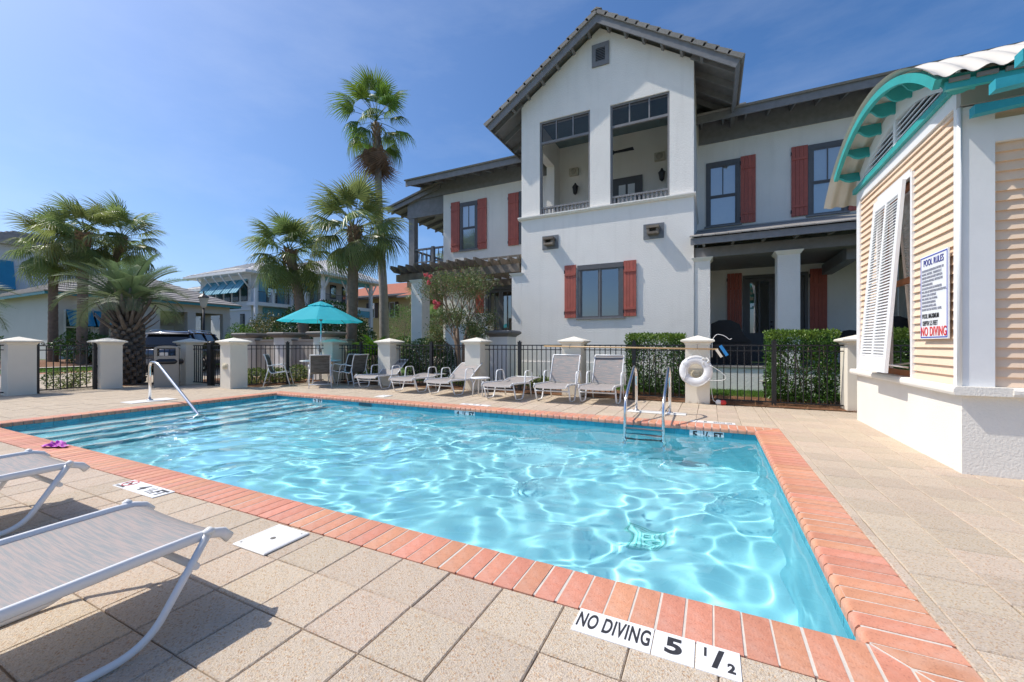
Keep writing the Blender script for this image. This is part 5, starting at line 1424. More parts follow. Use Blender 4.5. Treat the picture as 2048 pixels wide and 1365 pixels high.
bb = B(); bb.add(vs1, [tuple(reversed(f)) for f in fs1], True); bb.add(vs2, fs2, True)
bb.obj('corrugated_sheet', CORR, kr, fix=False)
th0 = math.asin(-1.9 / AR); th1 = math.asin(1.9 / AR)
def arc_rib(x0, x1, r0, r1, t0, t1, name, m, n=28):
    vs = []; fs = []
    for i in range(n + 1):
        th = t0 + (t1 - t0) * i / n
        for (x, r_) in ((x0, r0), (x1, r0), (x1, r1), (x0, r1)): vs.append((x, AC + r_ * math.sin(th), ACZ + r_ * math.cos(th)))
    for i in range(n):
        for k in range(4): fs.append((i * 4 + k, i * 4 + (k + 1) % 4, i * 4 + 4 + (k + 1) % 4, i * 4 + 4 + k))
    fs += [(3, 2, 1, 0), (n * 4, n * 4 + 1, n * 4 + 2, n * 4 + 3)]
    return B().add(vs, fs).obj(name, m, kr)
arc_rib(RXF + 0.025, RXF + 0.075, AR - 0.085, AR - 0.004, th0 * 1.0, th1 * 0.72, 'fascia_rib', TEAL)
# scroll brackets between end wall and rib
for k in range(8):
    th = th0 * 0.97 + (th1 * 0.70 - th0 * 0.97) * k / 7
    pts = []
    L_ = KX - 0.011 - (RXF + 0.076)
    top = [(RXF + 0.076, 0.0), (KX - 0.011, 0.0)]
    prof = [(KX - 0.011, -0.155), (KX - 0.05, -0.15), (KX - 0.09, -0.165), (KX - 0.14, -0.17), (KX - 0.19, -0.145), (KX - 0.23, -0.10), (RXF + 0.10, -0.082), (RXF + 0.076, -0.08)]
    poly = top + prof
    d = Vector((0, math.cos(th), -math.sin(th))) * 0.019
    nrm = Vector((0, math.sin(th), math.cos(th)))
    c = Vector((0, AC, ACZ)) + nrm * (AR - 0.004)
    V_ = [Vector((x, 0, 0)) + c + nrm * h - d for x, h in poly] + [Vector((x, 0, 0)) + c + nrm * h + d for x, h in poly]
    n_ = len(poly)
    B().add(V_, [tuple(range(n_)), tuple(range(2 * n_ - 1, n_ - 1, -1))] + [(i, i + n_, (i + 1) % n_ + n_, (i + 1) % n_) for i in range(n_)]).obj('bracket', TEAL, kr)
# eave closure strips behind the corrugation
eY = AC + (AR) * math.sin(th0); eZ = ACZ + AR * math.cos(th0)
K('eave_board', TEAL, RXF + 0.1, 6.3, eY + 0.02, eY + 0.06, eZ - 0.10, eZ - 0.03, parent=kr)
for k in range(13):
    x = RXF + 0.12 + k * pitch
    K('closure_block', mat('grey_closure', (0.22, 0.20, 0.18), 0.8), x, x + 0.13, eY + 0.0, eY + 0.019, eZ - 0.045, eZ - 0.012, parent=kr)
B().prism([(eY + 0.06, eZ - 0.10), (eY + 0.06, eZ - 0.08), (KY0 - 0.0, 3.73), (KY0 - 0.0, 3.70)], KX + 0.02, 6.3, 'x').obj('soffit', TEAL, kr)
# trellis rafters over the front
TEALB = mat('teal_trellis', (0.03, 0.33, 0.40), 0.5, var=0.12, vscale=6, bump=0.1, bscale=40)
for (y, x0, z) in ((5.13, 2.115, 3.34), (4.62, 2.02, 3.30), (4.18, 1.96, 3.27)):
    up = [(x0, z - 0.075), (x0 + 0.02, z)]; 
    poly = [(x0, z - 0.085), (x0, z), (5.6, z)] + [(5.6, z - 0.09)] + [(x0 + 3.4 * t, z - 0.085 + 0.03 * math.sin(PI * ((t * 3.4 / 1.1) % 1.0))) for t in np.linspace(1, 0.02, 30)]
    B().prism(poly, y - 0.045, y + 0.045, 'y').obj('trellis_rafter', TEALB, kb)

# pool rules board
sgn = empty('pool_rules_sign', (KX - 0.03, 5.71, 1.27), 'white pool rules board with blue border and red NO DIVING line on the peach kiosk', 'sign')
sx0, sx1, sz0, sz1 = 5.415, 6.0, 1.262, 2.147
xs0 = KX - 0.022
B().box(xs0 - 0.012, xs0, sx0, sx1, sz0, sz1).obj('board', mat('sign_white', (0.80, 0.81, 0.82), 0.4), sgn)
bb = B(); e_ = 0.012; t_ = 0.010
for q in ((sx0 + e_, sx1 - e_, sz1 - e_ - t_, sz1 - e_), (sx0 + e_, sx1 - e_, sz0 + e_, sz0 + e_ + t_), (sx0 + e_, sx0 + e_ + t_, sz0 + e_ + t_, sz1 - e_ - t_), (sx1 - e_ - t_, sx1 - e_, sz0 + e_ + t_, sz1 - e_ - t_)):
    bb.box(xs0 - 0.0145, xs0 - 0.0122, q[0], q[1], q[2], q[3])
bb.obj('border', mat('sign_blue', (0.03, 0.06, 0.42), 0.6), sgn)
# lettering frame: reads along -y, faces -x
def SM(y, z): return Matrix.Translation((xs0 - 0.0145, y, z)) @ Matrix(((0, 0, -1, 0), (-1, 0, 0, 0), (0, 1, 0, 0), (0, 0, 0, 1)))
GREYINK = mat('sign_grey_ink', (0.30, 0.31, 0.37), 0.6)
yc = (sx0 + sx1) / 2
put_text('lettering', 'POOL RULES', mat('sign_navy', (0.03, 0.04, 0.25), 0.6), 0.095, SM(yc, 2.065), sgn, 0.74, 0.0004)
lines = ['NO FOOD OR BEVERAGES IN THE POOL OR', 'ON POOL WET DECK.  COMMERCIALLY', 'BOTTLED WATER IN PLASTIC BOTTLES IS', 'ALLOWED ON THE POOL WET DECK FOR', 'PATRON HYDRATION.', 'NO GLASS OR ANIMALS IN THE FENCED', 'POOL AREA OR 50 FEET FROM UNFENCED POOL.', 'BATHING LOAD: 15 PERSONS', 'POOL HOURS: 7 A.M. TO 10 P.M.', 'SHOWER BEFORE ENTERING', 'NO SMOKING IN POOL AREA', 'DO NOT SWALLOW THE POOL WATER.']
for k, t in enumerate(lines): put_text('lettering', t, GREYINK, 0.036, SM(sx1 - 0.045, 1.985 - k * 0.0375), sgn, 0.60, 0.0, 'LEFT')
put_text('lettering', 'POOL MAXIMUM', INK, 0.070, SM(sx1 - 0.05, 1.50), sgn, 0.64, 0.0004, 'LEFT')
put_text('lettering', 'DEPTH 5.5 FEET', INK, 0.070, SM(sx1 - 0.06, 1.425), sgn, 0.62, 0.0004, 'LEFT')
put_text('lettering', 'NO DIVING', REDINK, 0.135, SM(yc, 1.335), sgn, 0.72, 0.0012)
# ================================================================== GROUND BEYOND THE FENCE
GRASS = mat('lawn_grass', (0.085, 0.17, 0.025), 0.9, var=0.35, vscale=6, bump=0.5, bscale=60)
MULCH = mat('pine_straw_mulch', (0.20, 0.095, 0.045), 0.95, var=0.5, vscale=22, bump=0.8, bscale=70)
ROADC = mat('pale_concrete_drive', (0.44, 0.37, 0.29), 0.9, var=0.08, vscale=2, bump=0.1, bscale=80, stain=(0.8, .5, .8, (0.33, 0.28, 0.22), .4))
KERB = mat('kerb_concrete', (0.5, 0.46, 0.4), 0.9, var=0.08)
EARTH = mat('ground_earth', (0.11, 0.13, 0.05), 0.95, var=0.3, vscale=0.6)
def strip(name, m, x0, x1, y0, y1, dz, parent=None, kind=None, n=None):
    n = n or max(2, int(abs(x1 - x0) / 1.5) + 1)
    bb = B(); vs = []; fs = []
    for i in range(n + 1):
        x = x0 + (x1 - x0) * i / n
        vs += [(x, y0, gh(x) + dz), (x, y1, gh(x) + dz)]
    for i in range(n): fs.append((2 * i, 2 * i + 2, 2 * i + 3, 2 * i + 1))
    bb.add(vs, fs)
    o = bb.obj(name, m, parent, fix=False)
    if kind: o['kind'] = kind
    return o
bb = B(); xs = [-900, -400, -150, -60, -40, -25.6, -15.8, -15.2]
vs_ = []; fs_ = []
for x in xs: vs_ += [(x, -900, gh(x) - 0.03), (x, 1500, gh(x) - 0.03)]
for i in range(len(xs) - 1): fs_.append((2 * i, 2 * i + 2, 2 * i + 3, 2 * i + 1))
bb.add(vs_, fs_)
bb.quad((-15.2, 9.2, -0.03), (900, 9.2, -0.03), (900, 1500, -0.03), (-15.2, 1500, -0.03)); bb.quad((-15.2, -900, -0.14), (900, -900, -0.14), (900, -2.6, -0.14), (-15.2, -2.6, -0.14)); bb.quad((6.5, -2.6, -0.03), (900, -2.6, -0.03), (900, 9.2, -0.03), (6.5, 9.2, -0.03))
o = bb.obj('ground', EARTH, fix=False); tag(o, kind='structure')
tag(strip('driveway', ROADC, -20.3, -15.25, -30, 60, 0.0), kind='structure')
tag(strip('brick_edging', mat('brick_edging', (0.40, 0.19, 0.12), 0.85, var=0.2, vscale=8), -20.75, -20.305, -30, 60, 0.006), kind='structure')
tag(strip('verge', GRASS, -22.0, -20.755, -30, 60, 0.02), kind='structure')
tag(strip('kerb', KERB, -22.25, -22.005, -30, 60, 0.07), kind='structure')
tag(strip('planting_bed', MULCH, -27.5, -22.255, -30, 40, 0.05), kind='structure')
tag(strip('lawn', GRASS, -15.2, 8.0, 10.75, 60, 0.0, n=2), kind='structure')
tag(strip('fence_bed', MULCH, -15.2, 8.0, 9.205, 10.745, 0.012, n=2), kind='structure')
tag(B().box(-15.25, -11.55, 7.3, 9.2, -0.02, 0.015).obj('corner_bed', MULCH, fix=False), kind='structure')
tag(B().box(-16.0, -15.22, 5.5, 9.2, -0.02, 0.012).obj('palm_bed', MULCH, fix=False), kind='structure')

# ------------------------------------------------------------------ scattered small stuff
def np_mesh(name, verts, faces, m, parent=None, kind=None, smooth=False):
    verts = np.asarray(verts, dtype=np.float32); faces = np.asarray(faces, dtype=np.int32)
    k = faces.shape[1]
    me = bpy.data.meshes.new(name)
    me.vertices.add(len(verts)); me.vertices.foreach_set('co', verts.ravel())
    me.loops.add(faces.size); me.loops.foreach_set('vertex_index', faces.ravel())
    me.polygons.add(len(faces)); me.polygons.foreach_set('loop_start', np.arange(0, faces.size, k, dtype=np.int32)); me.polygons.foreach_set('loop_total', np.full(len(faces), k, dtype=np.int32))
    if smooth: me.polygons.foreach_set('use_smooth', np.ones(len(faces), dtype=bool))
    me.update(calc_edges=True)
    me.materials.append(m)
    if name == 'MESHONLY': return me
    return link(name, me, parent, kind)
RS = np.random.RandomState(5)
def unit(a): return a / np.maximum(1e-6, np.linalg.norm(a, axis=-1, keepdims=True))
def leaf_arrays(P, Nrm, size, aspect=0.45, spread=0.9, fold=0.15):
    """Folded diamond leaves at points P; returns verts, faces (4 verts, 2 tris each)."""
    n = len(P)
    d = unit(Nrm + spread * RS.randn(n, 3))
    t = unit(np.cross(d, RS.randn(n, 3)))
    nn = np.cross(d, t)
    s = (size * (0.65 + 0.7 * RS.rand(n)))[:, None]
    v = np.stack([P, P + d * s * 0.5 + t * s * aspect * 0.5 + nn * s * fold, P + d * s, P + d * s * 0.5 - t * s * aspect * 0.5 + nn * s * fold], 1).reshape(-1, 3)
    b_ = np.arange(n)[:, None] * 4
    f = np.concatenate([b_ + np.array([[0, 1, 2]]), b_ + np.array([[0, 2, 3]])], 0)
    return v, f
def leaves(name, P, Nrm, size, m, parent, aspect=0.45, spread=0.9, kind='stuff'):
    v, f = leaf_arrays(P, Nrm, size, aspect, spread)
    return np_mesh(name, v, f, m, parent, kind)
def leafmat(name, col, rough=0.45, transl=0.3, **kw): return mat(name, col, rough, transl=transl, spec=0.45, **kw)
def clumpy(name, c1, c2, rough=0.4, transl=0.25, vs=5.0, third=None):
    """Leaves that vary from leaf to leaf (each leaf is one island)."""
    if name in MATS: return MATS[name]
    m = bpy.data.materials.new(name); m.use_nodes = True
    N = m.node_tree.nodes; Lk = m.node_tree.links; b_ = N['Principled BSDF']; b_.inputs['Roughness'].default_value = rough
    gi = N.new('ShaderNodeNewGeometry')
    cr = N.new('ShaderNodeValToRGB'); cr.color_ramp.elements[0].color = (*c1, 1); cr.color_ramp.elements[1].color = (*c2, 1)
    if third:
        e_ = cr.color_ramp.elements.new(third[0]); e_.color = (*c2, 1); cr.color_ramp.elements[-1].color = (*third[1], 1)
    Lk.new(gi.outputs['Random Per Island'], cr.inputs[0])
    Lk.new(cr.outputs[0], b_.inputs['Base Color'])
    tr = N.new('ShaderNodeBsdfTranslucent'); Lk.new(cr.outputs[0], tr.inputs[0])
    ms = N.new('ShaderNodeMixShader'); ms.inputs[0].default_value = transl
    Lk.new(b_.outputs[0], ms.inputs[1]); Lk.new(tr.outputs[0], ms.inputs[2]); Lk.new(ms.outputs[0], N['Material Output'].inputs[0])
    MATS[name] = m
    return m
BARK = mat('grey_brown_bark', (0.20, 0.15, 0.11), 0.9, var=0.3, vscale=12, bump=0.5, bscale=40)
HEDGEL = clumpy('hedge_leaves', (0.03, 0.08, 0.014), (0.09, 0.20, 0.03), 0.32, 0.22)
HEDGET = clumpy('hedge_top_leaves', (0.07, 0.15, 0.02), (0.19, 0.29, 0.04), 0.4, 0.35)
DARKL = clumpy('dark_glossy_leaves', (0.02, 0.055, 0.015), (0.06, 0.125, 0.03), 0.28, 0.15)
VARI = clumpy('variegated_leaves', (0.04, 0.10, 0.015), (0.14, 0.22, 0.03), 0.4, 0.25, third=(0.62, (0.52, 0.52, 0.20)))
MAGN = clumpy('magnolia_leaves', (0.03, 0.07, 0.015), (0.09, 0.14, 0.03), 0.35, 0.2, third=(0.6, (0.36, 0.24, 0.05)))
LITE = clumpy('fresh_green_leaves', (0.06, 0.14, 0.02), (0.16, 0.30, 0.04), 0.45, 0.35)
def noise3(P, f, seed):
    r_ = np.random.RandomState(seed); out = 0
    for k in range(5):
        d = r_.randn(3) * f; out = out + np.sin(P @ d + r_.rand() * 6.28)
    return out / 5
def hedge(x0, x1, y0, y1, z0, z1, n, label, size=0.06, top=True, seed=1, tear=0.06):
    e = empty('clipped_hedge', ((x0 + x1) / 2, (y0 + y1) / 2, 0), label, 'hedge')
    c = np.array([(x0 + x1) / 2, (y0 + y1) / 2, (z0 + z1) / 2]); h = np.array([(x1 - x0) / 2, (y1 - y0) / 2, (z1 - z0) / 2])
    U = RS.rand(n, 3) * 2 - 1
    ax = RS.randint(0, 3, n); sg = np.sign(RS.randn(n)); dep = 1 - 0.55 * RS.rand(n) ** 2.2
    for i in range(3):
        k = ax == i; U[k, i] = sg[k] * dep[k]
    P = c + U * h
    P += (tear * noise3(P, 5, seed))[:, None] * unit(P - c)
    keep = noise3(P, 7, seed + 3) > -0.62
    P = P[keep]
    Nn = unit((P - c) / h)
    tp = P[:, 2] > z1 - 0.16 + 0.1 * noise3(P, 6, seed + 1)
    leaves('foliage', P[~tp], Nn[~tp] * 0.7 + np.array([0, 0, 0.3]), size, HEDGEL, e)
    if top and tp.any(): leaves('young_growth', P[tp], Nn[tp] * 0.4 + np.array([0, 0, 0.7]), size, HEDGET, e)
    for k in range(9):
        x = x0 + (x1 - x0) * (k + 0.5) / 9 + rnd.uniform(-.05, .05); y = (y0 + y1) / 2 + rnd.uniform(-.2, .2)
        B().tube([(x, y, 0), (x + rnd.uniform(-.08, .08), y, 0.4), (x + rnd.uniform(-.15, .15), y + rnd.uniform(-.15, .15), z1 - 0.25)], [0.022, 0.015, 0.006], 5).obj('stem', BARK, e)
    return e
hedge(-1.80, -0.56, 9.85, 10.75, 0.12, 1.43, 11000, 'clipped hedge block before the house wall, between ladder and life ring', seed=2)
hedge(1.08, 2.22, 9.82, 10.6, 0.12, 1.45, 11000, 'clipped hedge block next to the kiosk, bright young leaves on top', seed=5)
def bush(x, y, rx, ry, z0, z1, n, m, label, size=0.07, name='bush', cat='bush', seed=1, group=None, lump=0.18, stems=5, aspect=0.45, low=0.0):
    e = empty(name, (x, y, z0), label, cat, group)
    c = np.array([x, y, (z0 + z1) / 2]); h = np.array([rx, ry, (z1 - z0) / 2])
    d = unit(RS.randn(n, 3)); rr = (1 - 0.5 * RS.rand(n) ** 2)[:, None]
    P = c + d * h * rr * (1 + lump * noise3(d * 2.2, 1.4, seed) + 0.5 * lump * noise3(d * 2, 3.5, seed + 9))[:, None]
    keep = (P[:, 2] > z0 + 0.02) & (noise3(P / max(rx, .3), 5, seed + 4) > -0.55)
    P = P[keep]; d = d[keep]
    leaves('foliage', P, d * 0.7 + np.array([0, 0, 0.35]), size, m, e, aspect)
    for k in range(stems):
        a = rnd.uniform(0, 6.28)
        B().tube([(x + 0.06 * math.cos(a), y + 0.06 * math.sin(a), z0 - 0.03), (x + 0.3 * rx * math.cos(a), y + 0.3 * ry * math.sin(a), z0 + 0.4 * (z1 - z0)), (x + 0.6 * rx * math.cos(a), y + 0.6 * ry * math.sin(a), z0 + 0.75 * (z1 - z0))], [0.03, 0.02, 0.007], 5).obj('stem', BARK, e)
    return e
bush(-7.75, 10.15, 0.95, 0.5, 0.1, 1.42, 9000, DARKL, 'rounded dark glossy hedge behind the fence beside the crape myrtle', 0.06, name='rounded_hedge', cat='hedge', seed=3, lump=0.10)
bush(-15.9, 13.2, 2.3, 1.9, 0.0, 3.0, 12000, DARKL, 'large dark leafy bush behind the low wall under the leaning palm', 0.13, seed=4, stems=7)
k = 0
for (x, y, rx, z1, lab) in ((-12.15, 7.6, 0.42, 0.52, 'low variegated shrub just past the wall-light pillar'), (-12.0, 8.15, 0.4, 0.5, 'low variegated shrub behind the first patio chair'), (-11.8, 8.7, 0.42, 0.55, 'low variegated shrub near the parasol table'), (-15.75, 4.75, 0.55, 0.55, 'low variegated shrub seen through the scrolled gate'), (-15.7, 7.1, 0.4, 0.5, 'low variegated shrub beside the stubby palm trunk'), (-13.3, 7.75, 0.45, 0.5, 'low variegated shrub behind the side gate'), (-6.3, 9.95, 0.4, 0.45, 'low variegated shrub at the foot of the crape myrtle'), (-4.0, 9.95, 0.35, 0.35, 'low variegated shrub behind the flat lounger'), (-9.6, 10.1, 0.5, 0.75, 'low variegated shrub below the sago palm')):
    bush(x, y, rx, rx * 0.85, 0.02 + gh(x), z1 + gh(x), 1300, VARI, lab, 0.06, name='variegated_shrub', cat='shrub', seed=20 + k, group='variegated shrubs along the fence', stems=3); k += 1
for (x, y, r_, z1, m, lab) in ((-24.2, 7.9, 1.0, 1.35, HEDGEL, 'round green shrub behind the gate at the palm trunks'), (-23.9, 9.1, 0.9, 1.25, HEDGEL, 'second round shrub behind the gate, nearer the stubby palm'), (-26.0, 5.4, 0.8, 1.2, HEDGEL, 'round shrub against the long grey wall'),
      (-26.5, 17.4, 1.2, 2.9, MAGN, 'magnolia with yellowing leaves before the white house corner'), (-26.0, 15.4, 0.8, 2.0, LITE, 'light green shrub before the white house'), (-29.0, 18.8, 1.0, 2.6, MAGN, 'magnolia seen through the carport columns'), (-31.6, 19.8, 1.0, 2.5, MAGN, 'magnolia far behind the carport'), (-22.6, 15.6, 0.6, 1.6, MAGN, 'small magnolia beside the low wall pier'),
      (-20.8, 24.0, 1.5, 4.0, LITE, 'tall light green shrub before the yellow house'), (-16.8, 16.3, 0.7, 1.3, HEDGEL, 'clipped shrub by the sago palm'), (-15.2, 17.8, 0.9, 1.6, HEDGEL, 'round shrub near the pergola column')):
    bush(x, y, r_, r_, gh(x) + 0.02, gh(x) + z1, 2600, m, lab, 0.11, seed=40 + k); k += 1
# crape myrtle: many thin trunks, airy crown, a few flower heads
ct = empty('crape_myrtle', (-6.77, 10.35, 0), 'airy crape myrtle tree with pink red flower heads before the pergola', 'tree')
CB = mat('myrtle_bark', (0.24, 0.17, 0.12), 0.8, var=0.25, vscale=10)
tips = []
def grow(p, d, l, r_, depth, bb):
    q = p + d * l; mid = p.lerp(q, 0.5) + Vector((rnd.uniform(-1, 1), rnd.uniform(-1, 1), 0)) * l * 0.06
    bb.tube([p, mid, q], [r_, r_ * 0.85, r_ * 0.7], 5 if depth > 1 else 4, cap=False)
    if depth == 0: tips.append((q, d)); return
    if depth < 3: tips.append((mid, d))
    for k in range(3 if depth > 1 else 2):
        ax = Vector((rnd.gauss(0, 1), rnd.gauss(0, 1), rnd.gauss(0, 0.4))).normalized()
        nd = (d + ax * rnd.uniform(0.35, 0.62) + Vector((0, 0, 0.08))).normalized()
        grow(q, nd, l * rnd.uniform(0.62, 0.82), r_ * 0.62, depth - 1, bb)
tb_ = B(); cb = B()
for k in range(3):
    a = R(40 + 120 * k)
    p0 = Vector((-6.77 + 0.06 * math.cos(a), 10.35 + 0.06 * math.sin(a), 0)); p1 = Vector((-6.77 + 0.14 * math.cos(a), 10.35 + 0.12 * math.sin(a), 1.2)); p2 = Vector((-6.77 + 0.26 * math.cos(a), 10.35 + 0.2 * math.sin(a), 1.7))
    tb_.tube([p0, p0.lerp(p1, .5) + Vector((.03, 0, 0)), p1, p2], [0.075, 0.065, 0.06, 0.045], 8)
    for q in range(2): grow(p2, Vector((math.cos(a + q) * 0.42, math.sin(a + q) * 0.36, 0.9)).normalized(), 0.55, 0.03, 4, cb)
    grow(p1, Vector((math.cos(a) * 0.55, math.sin(a) * 0.55, 0.62)).normalized(), 0.40, 0.025, 4, cb); grow(p0.lerp(p1, 0.85), Vector((math.cos(a + 1.1) * 0.7, math.sin(a + 1.1) * 0.6, 0.5)).normalized(), 0.34, 0.02, 4, cb)
tb_.obj('trunk', CB, ct, kind='stuff'); cb.obj('branches', CB, ct, kind='stuff', fix=False)
TP = np.array([t[0][:] for t in tips]); TD = np.array([t[1][:] for t in tips])
sel = RS.rand(len(TP)) < 0.93
TP, TD = TP[sel], TD[sel]
Pn = np.repeat(TP, 13, 0) + RS.randn(len(TP) * 13, 3) * 0.10; Dn = np.repeat(TD, 13, 0)
MYR = clumpy('myrtle_leaves', (0.07, 0.12, 0.035), (0.18, 0.23, 0.08), 0.45, 0.35, third=(0.85, (0.28, 0.14, 0.07)))
leaves('crown', Pn, Dn + np.array([0, 0, 0.2]), 0.056, MYR, ct)
FLW = clumpy('pink_red_petals', (0.50, 0.05, 0.08), (0.80, 0.20, 0.24), 0.6, 0.3)
for (x, y, z) in ((-7.55, 9.75, 3.25), (-7.35, 9.7, 3.18), (-7.42, 9.72, 3.02), (-7.1, 9.62, 2.28), (-7.0, 9.62, 2.36), (-7.12, 9.6, 2.42)):
    d = unit(RS.randn(90, 3)); leaves('flower_head', np.array([x, y, z]) + d * np.array([.05, .05, .055]) * RS.rand(90, 1) ** 0.4, d, 0.035, FLW, ct, 0.8)

# pine straw and grass blades near the fence
n = 5200
X = RS.uniform(-6.5, 2.6, n); Y = RS.uniform(9.15, 10.7, n) ; Z = 0.014 + 0.03 * RS.rand(n)
d = np.stack([RS.randn(n), RS.randn(n), 0.16 * RS.randn(n)], 1); d = unit(d) * RS.uniform(0.05, 0.13, n)[:, None]
w = unit(np.cross(d, np.array([0, 0, 1.0]))) * 0.0028
P = np.stack([X, Y, Z], 1)
v = np.stack([P - d - w, P + d - w, P + d + w, P - d + w], 1).reshape(-1, 3); v[:, 2] = np.maximum(v[:, 2], 0.006)
o = np_mesh('pine_straw', v, np.arange(n * 4).reshape(-1, 4), clumpy('straw', (0.10, 0.045, 0.02), (0.42, 0.22, 0.10), 0.8, 0.1)); tag(o, 'reddish pine straw spread along the foot of the fence', 'mulch', kind='stuff')
def grass_patch(x0, x1, y0, y1, n, h):
    X = RS.uniform(x0, x1, n); Y = RS.uniform(y0, y1, n); zz = np.array([gh(x) for x in X]) + (0.02 if x0 < -15 else 0)
    P = np.stack([X, Y, zz], 1); lean = RS.randn(n, 3) * np.array([.4, .4, 0]); tip = P + (unit(lean + np.array([0, 0, 1.0])) * (h * (0.5 + RS.rand(n)))[:, None])
    a = RS.rand(n) * 6.28; w = np.stack([np.cos(a), np.sin(a), 0 * a], 1) * 0.006
    return np.stack([P - w, P + w, tip], 1).reshape(-1, 3)
v = np.concatenate([grass_patch(-5.4, 3.2, 10.75, 12.15, 26000, 0.06), grass_patch(-22.0, -20.75, 5.0, 12.0, 7000, 0.07)])
o = np_mesh('grass_blades', v, np.arange(len(v)).reshape(-1, 3), clumpy('grass_blade', (0.05, 0.12, 0.015), (0.16, 0.28, 0.04), 0.6, 0.4)); tag(o, 'short bright grass before the house and beyond the driveway', 'grass', kind='stuff')
pl = empty('path_light', (1.07, 10.65, 0), 'dark mushroom path light on the lawn behind the fence', 'path light')
B().lathe([(0.012, 0), (0.018, 0.25), (0.05, 0.36), (0.02, 0.37)], (1.07, 10.65, 0), 10).obj('stake', BLACKM, pl); B().lathe([(0.02, 0.37), (0.10, 0.385), (0.10, 0.40), (0.02, 0.415)], (1.07, 10.65, 0), 14).obj('hat', mat('lamp_hat', (0.30, 0.29, 0.27), 0.5), pl)

# ================================================================== PALMS
SAB = mat('sabal_frond', (0.20, 0.26, 0.085), 0.34, transl=0.45, rand=0.30, hue=0.025)
WASH = mat('fan_palm_frond', (0.14, 0.225, 0.035), 0.40, transl=0.42, rand=0.25, hue=0.02)
DEAD = mat('dead_frond', (0.24, 0.15, 0.09), 0.9, transl=0.2, rand=0.25)
PIND = mat('blue_green_frond', (0.155, 0.22, 0.10), 0.5, transl=0.3, rand=0.22, hue=0.015)
CYC = mat('sago_frond', (0.12, 0.26, 0.02), 0.4, transl=0.3, rand=0.2)
TRNK = mat('palm_trunk', (0.20, 0.145, 0.105), 0.95, var=0.25, vscale=9, bump=0.6, bscale=22)
TRNKG = mat('grey_palm_trunk', (0.30, 0.27, 0.235), 0.95, var=0.18, vscale=6, bump=0.4, bscale=18)
BOOT = mat('palm_boot', (0.24, 0.155, 0.095), 0.9, rand=0.25, var=0.2, vscale=14)
def fan_frond(m, Lp, Lb, nseg, droop, arc, wseg, seed, name='frond'):
    """Costapalmate leaf: stalk along +x, then a fan of folded strips."""
    r_ = random.Random(seed)
    bb = B()
    pet = [(Lp * t, 0, -droop * 0.22 * Lp * t * t) for t in np.linspace(0, 1, 6)]
    bb.tube(pet, [0.024, 0.019, 0.016, 0.014, 0.012, 0.010], 4, cap=False)
    ox_, oz_ = pet[-1][0], pet[-1][2]
    for i in range(nseg):
        a = -arc + 2 * arc * (i + 0.5) / nseg
        aa = abs(a) / arc
        L_ = Lb * (1 - 0.33 * aa ** 2) * r_.uniform(0.88, 1.05)
        bx = 0.22 * Lb * (1 - aa)              # the costa carries inner strips further out
        up = 0.22 * aa
        pts = []
        n_ = 5
        for k in range(n_ + 1):
            t = k / n_
            rr = L_ * t
            x = ox_ + bx + rr * math.cos(a) * (1 - 0.10 * t)
            y = rr * math.sin(a)
            z = oz_ - droop * 0.10 * bx + up * rr * (1 - t) - (droop * 0.42 + 0.20) * L_ * max(0, t - 0.30) ** 1.7 * (1.0 + 0.6 * r_.random()) * 1.6 + 0.02 * (i % 2)
            w = wseg * (0.35 + 1.0 * min(1, t * 2.4)) * (1 - t ** 3) + 0.001
            pts.append((x, y, z, w))
        px_, py_ = -math.sin(a), math.cos(a)
        k0 = len(bb.v)
        for (x, y, z, w) in pts:
            bb.v += [(x - px_ * w, y - py_ * w, z), (x, y, z - w * 0.55), (x + px_ * w, y + py_ * w, z)]
        for k in range(n_):
            q = k0 + 3 * k
            bb.f += [(q, q + 1, q + 4, q + 3), (q + 1, q + 2, q + 5, q + 4)]; bb.sm += [False, False]
    return bb.mesh(name, m)
def feather_frond(m, L_, nl, ll, curve, seed, name='frond'):
    """Pinnate leaf arching over, leaflets rising in a V."""
    r_ = random.Random(seed); bb = B(); pts = []
    x = z = 0; ang = 0.0; n_ = 14
    for k in range(n_ + 1):
        pts.append((x, 0, z)); t = k / n_
        ang = -curve * (t ** 1.4)
        x += L_ / n_ * math.cos(ang); z += L_ / n_ * math.sin(ang)
    bb.tube(pts, [0.03 * (1 - 0.85 * k / n_) for k in range(n_ + 1)], 4, cap=False)
    for i in range(nl):
        t = 0.16 + 0.83 * i / (nl - 1)
        f_ = t * n_; k = min(n_ - 1, int(f_)); u = f_ - k
        p = Vector(pts[k]).lerp(Vector(pts[k + 1]), u); tg = (Vector(pts[k + 1]) - Vector(pts[k])).normalized()
        l_ = ll * (0.35 + 0.65 * math.sin(PI * min(1, (t * 0.92 + 0.05)))) * r_.uniform(0.85, 1.1)
        for s in (-1, 1):
            up = Vector((0, 0, 1)); side = Vector((0, s, 0))
            d = (tg * 0.75 + side * 0.75 + tg.cross(side).normalized() * s * -0.0 + up * 0.45).normalized()
            q1 = p + d * l_ * 0.5; q2 = p + d * l_ + Vector((0, 0, -0.18 * l_)) + tg * 0.1 * l_
            w = tg * 0.011 + up * 0.004
            k0 = len(bb.v)
            bb.v += [tuple(p - w * .7), tuple(p + w * .7), tuple(q1 - w), tuple(q1 + w), tuple(q2)]
            bb.f += [(k0, k0 + 1, k0 + 3, k0 + 2), (k0 + 2, k0 + 3, k0 + 4)]; bb.sm += [False, False]
    return bb.mesh(name, m)
FS = [fan_frond(SAB, 1.0, 0.98, 34, d, R(112), 0.021, s) for d, s in ((0.55, 1), (1.0, 2), (1.6, 3))]
FW = [fan_frond(WASH, 1.15, 1.0, 30, d, R(95), 0.024, s) for d, s in ((0.6, 4), (1.1, 5), (1.7, 6))]
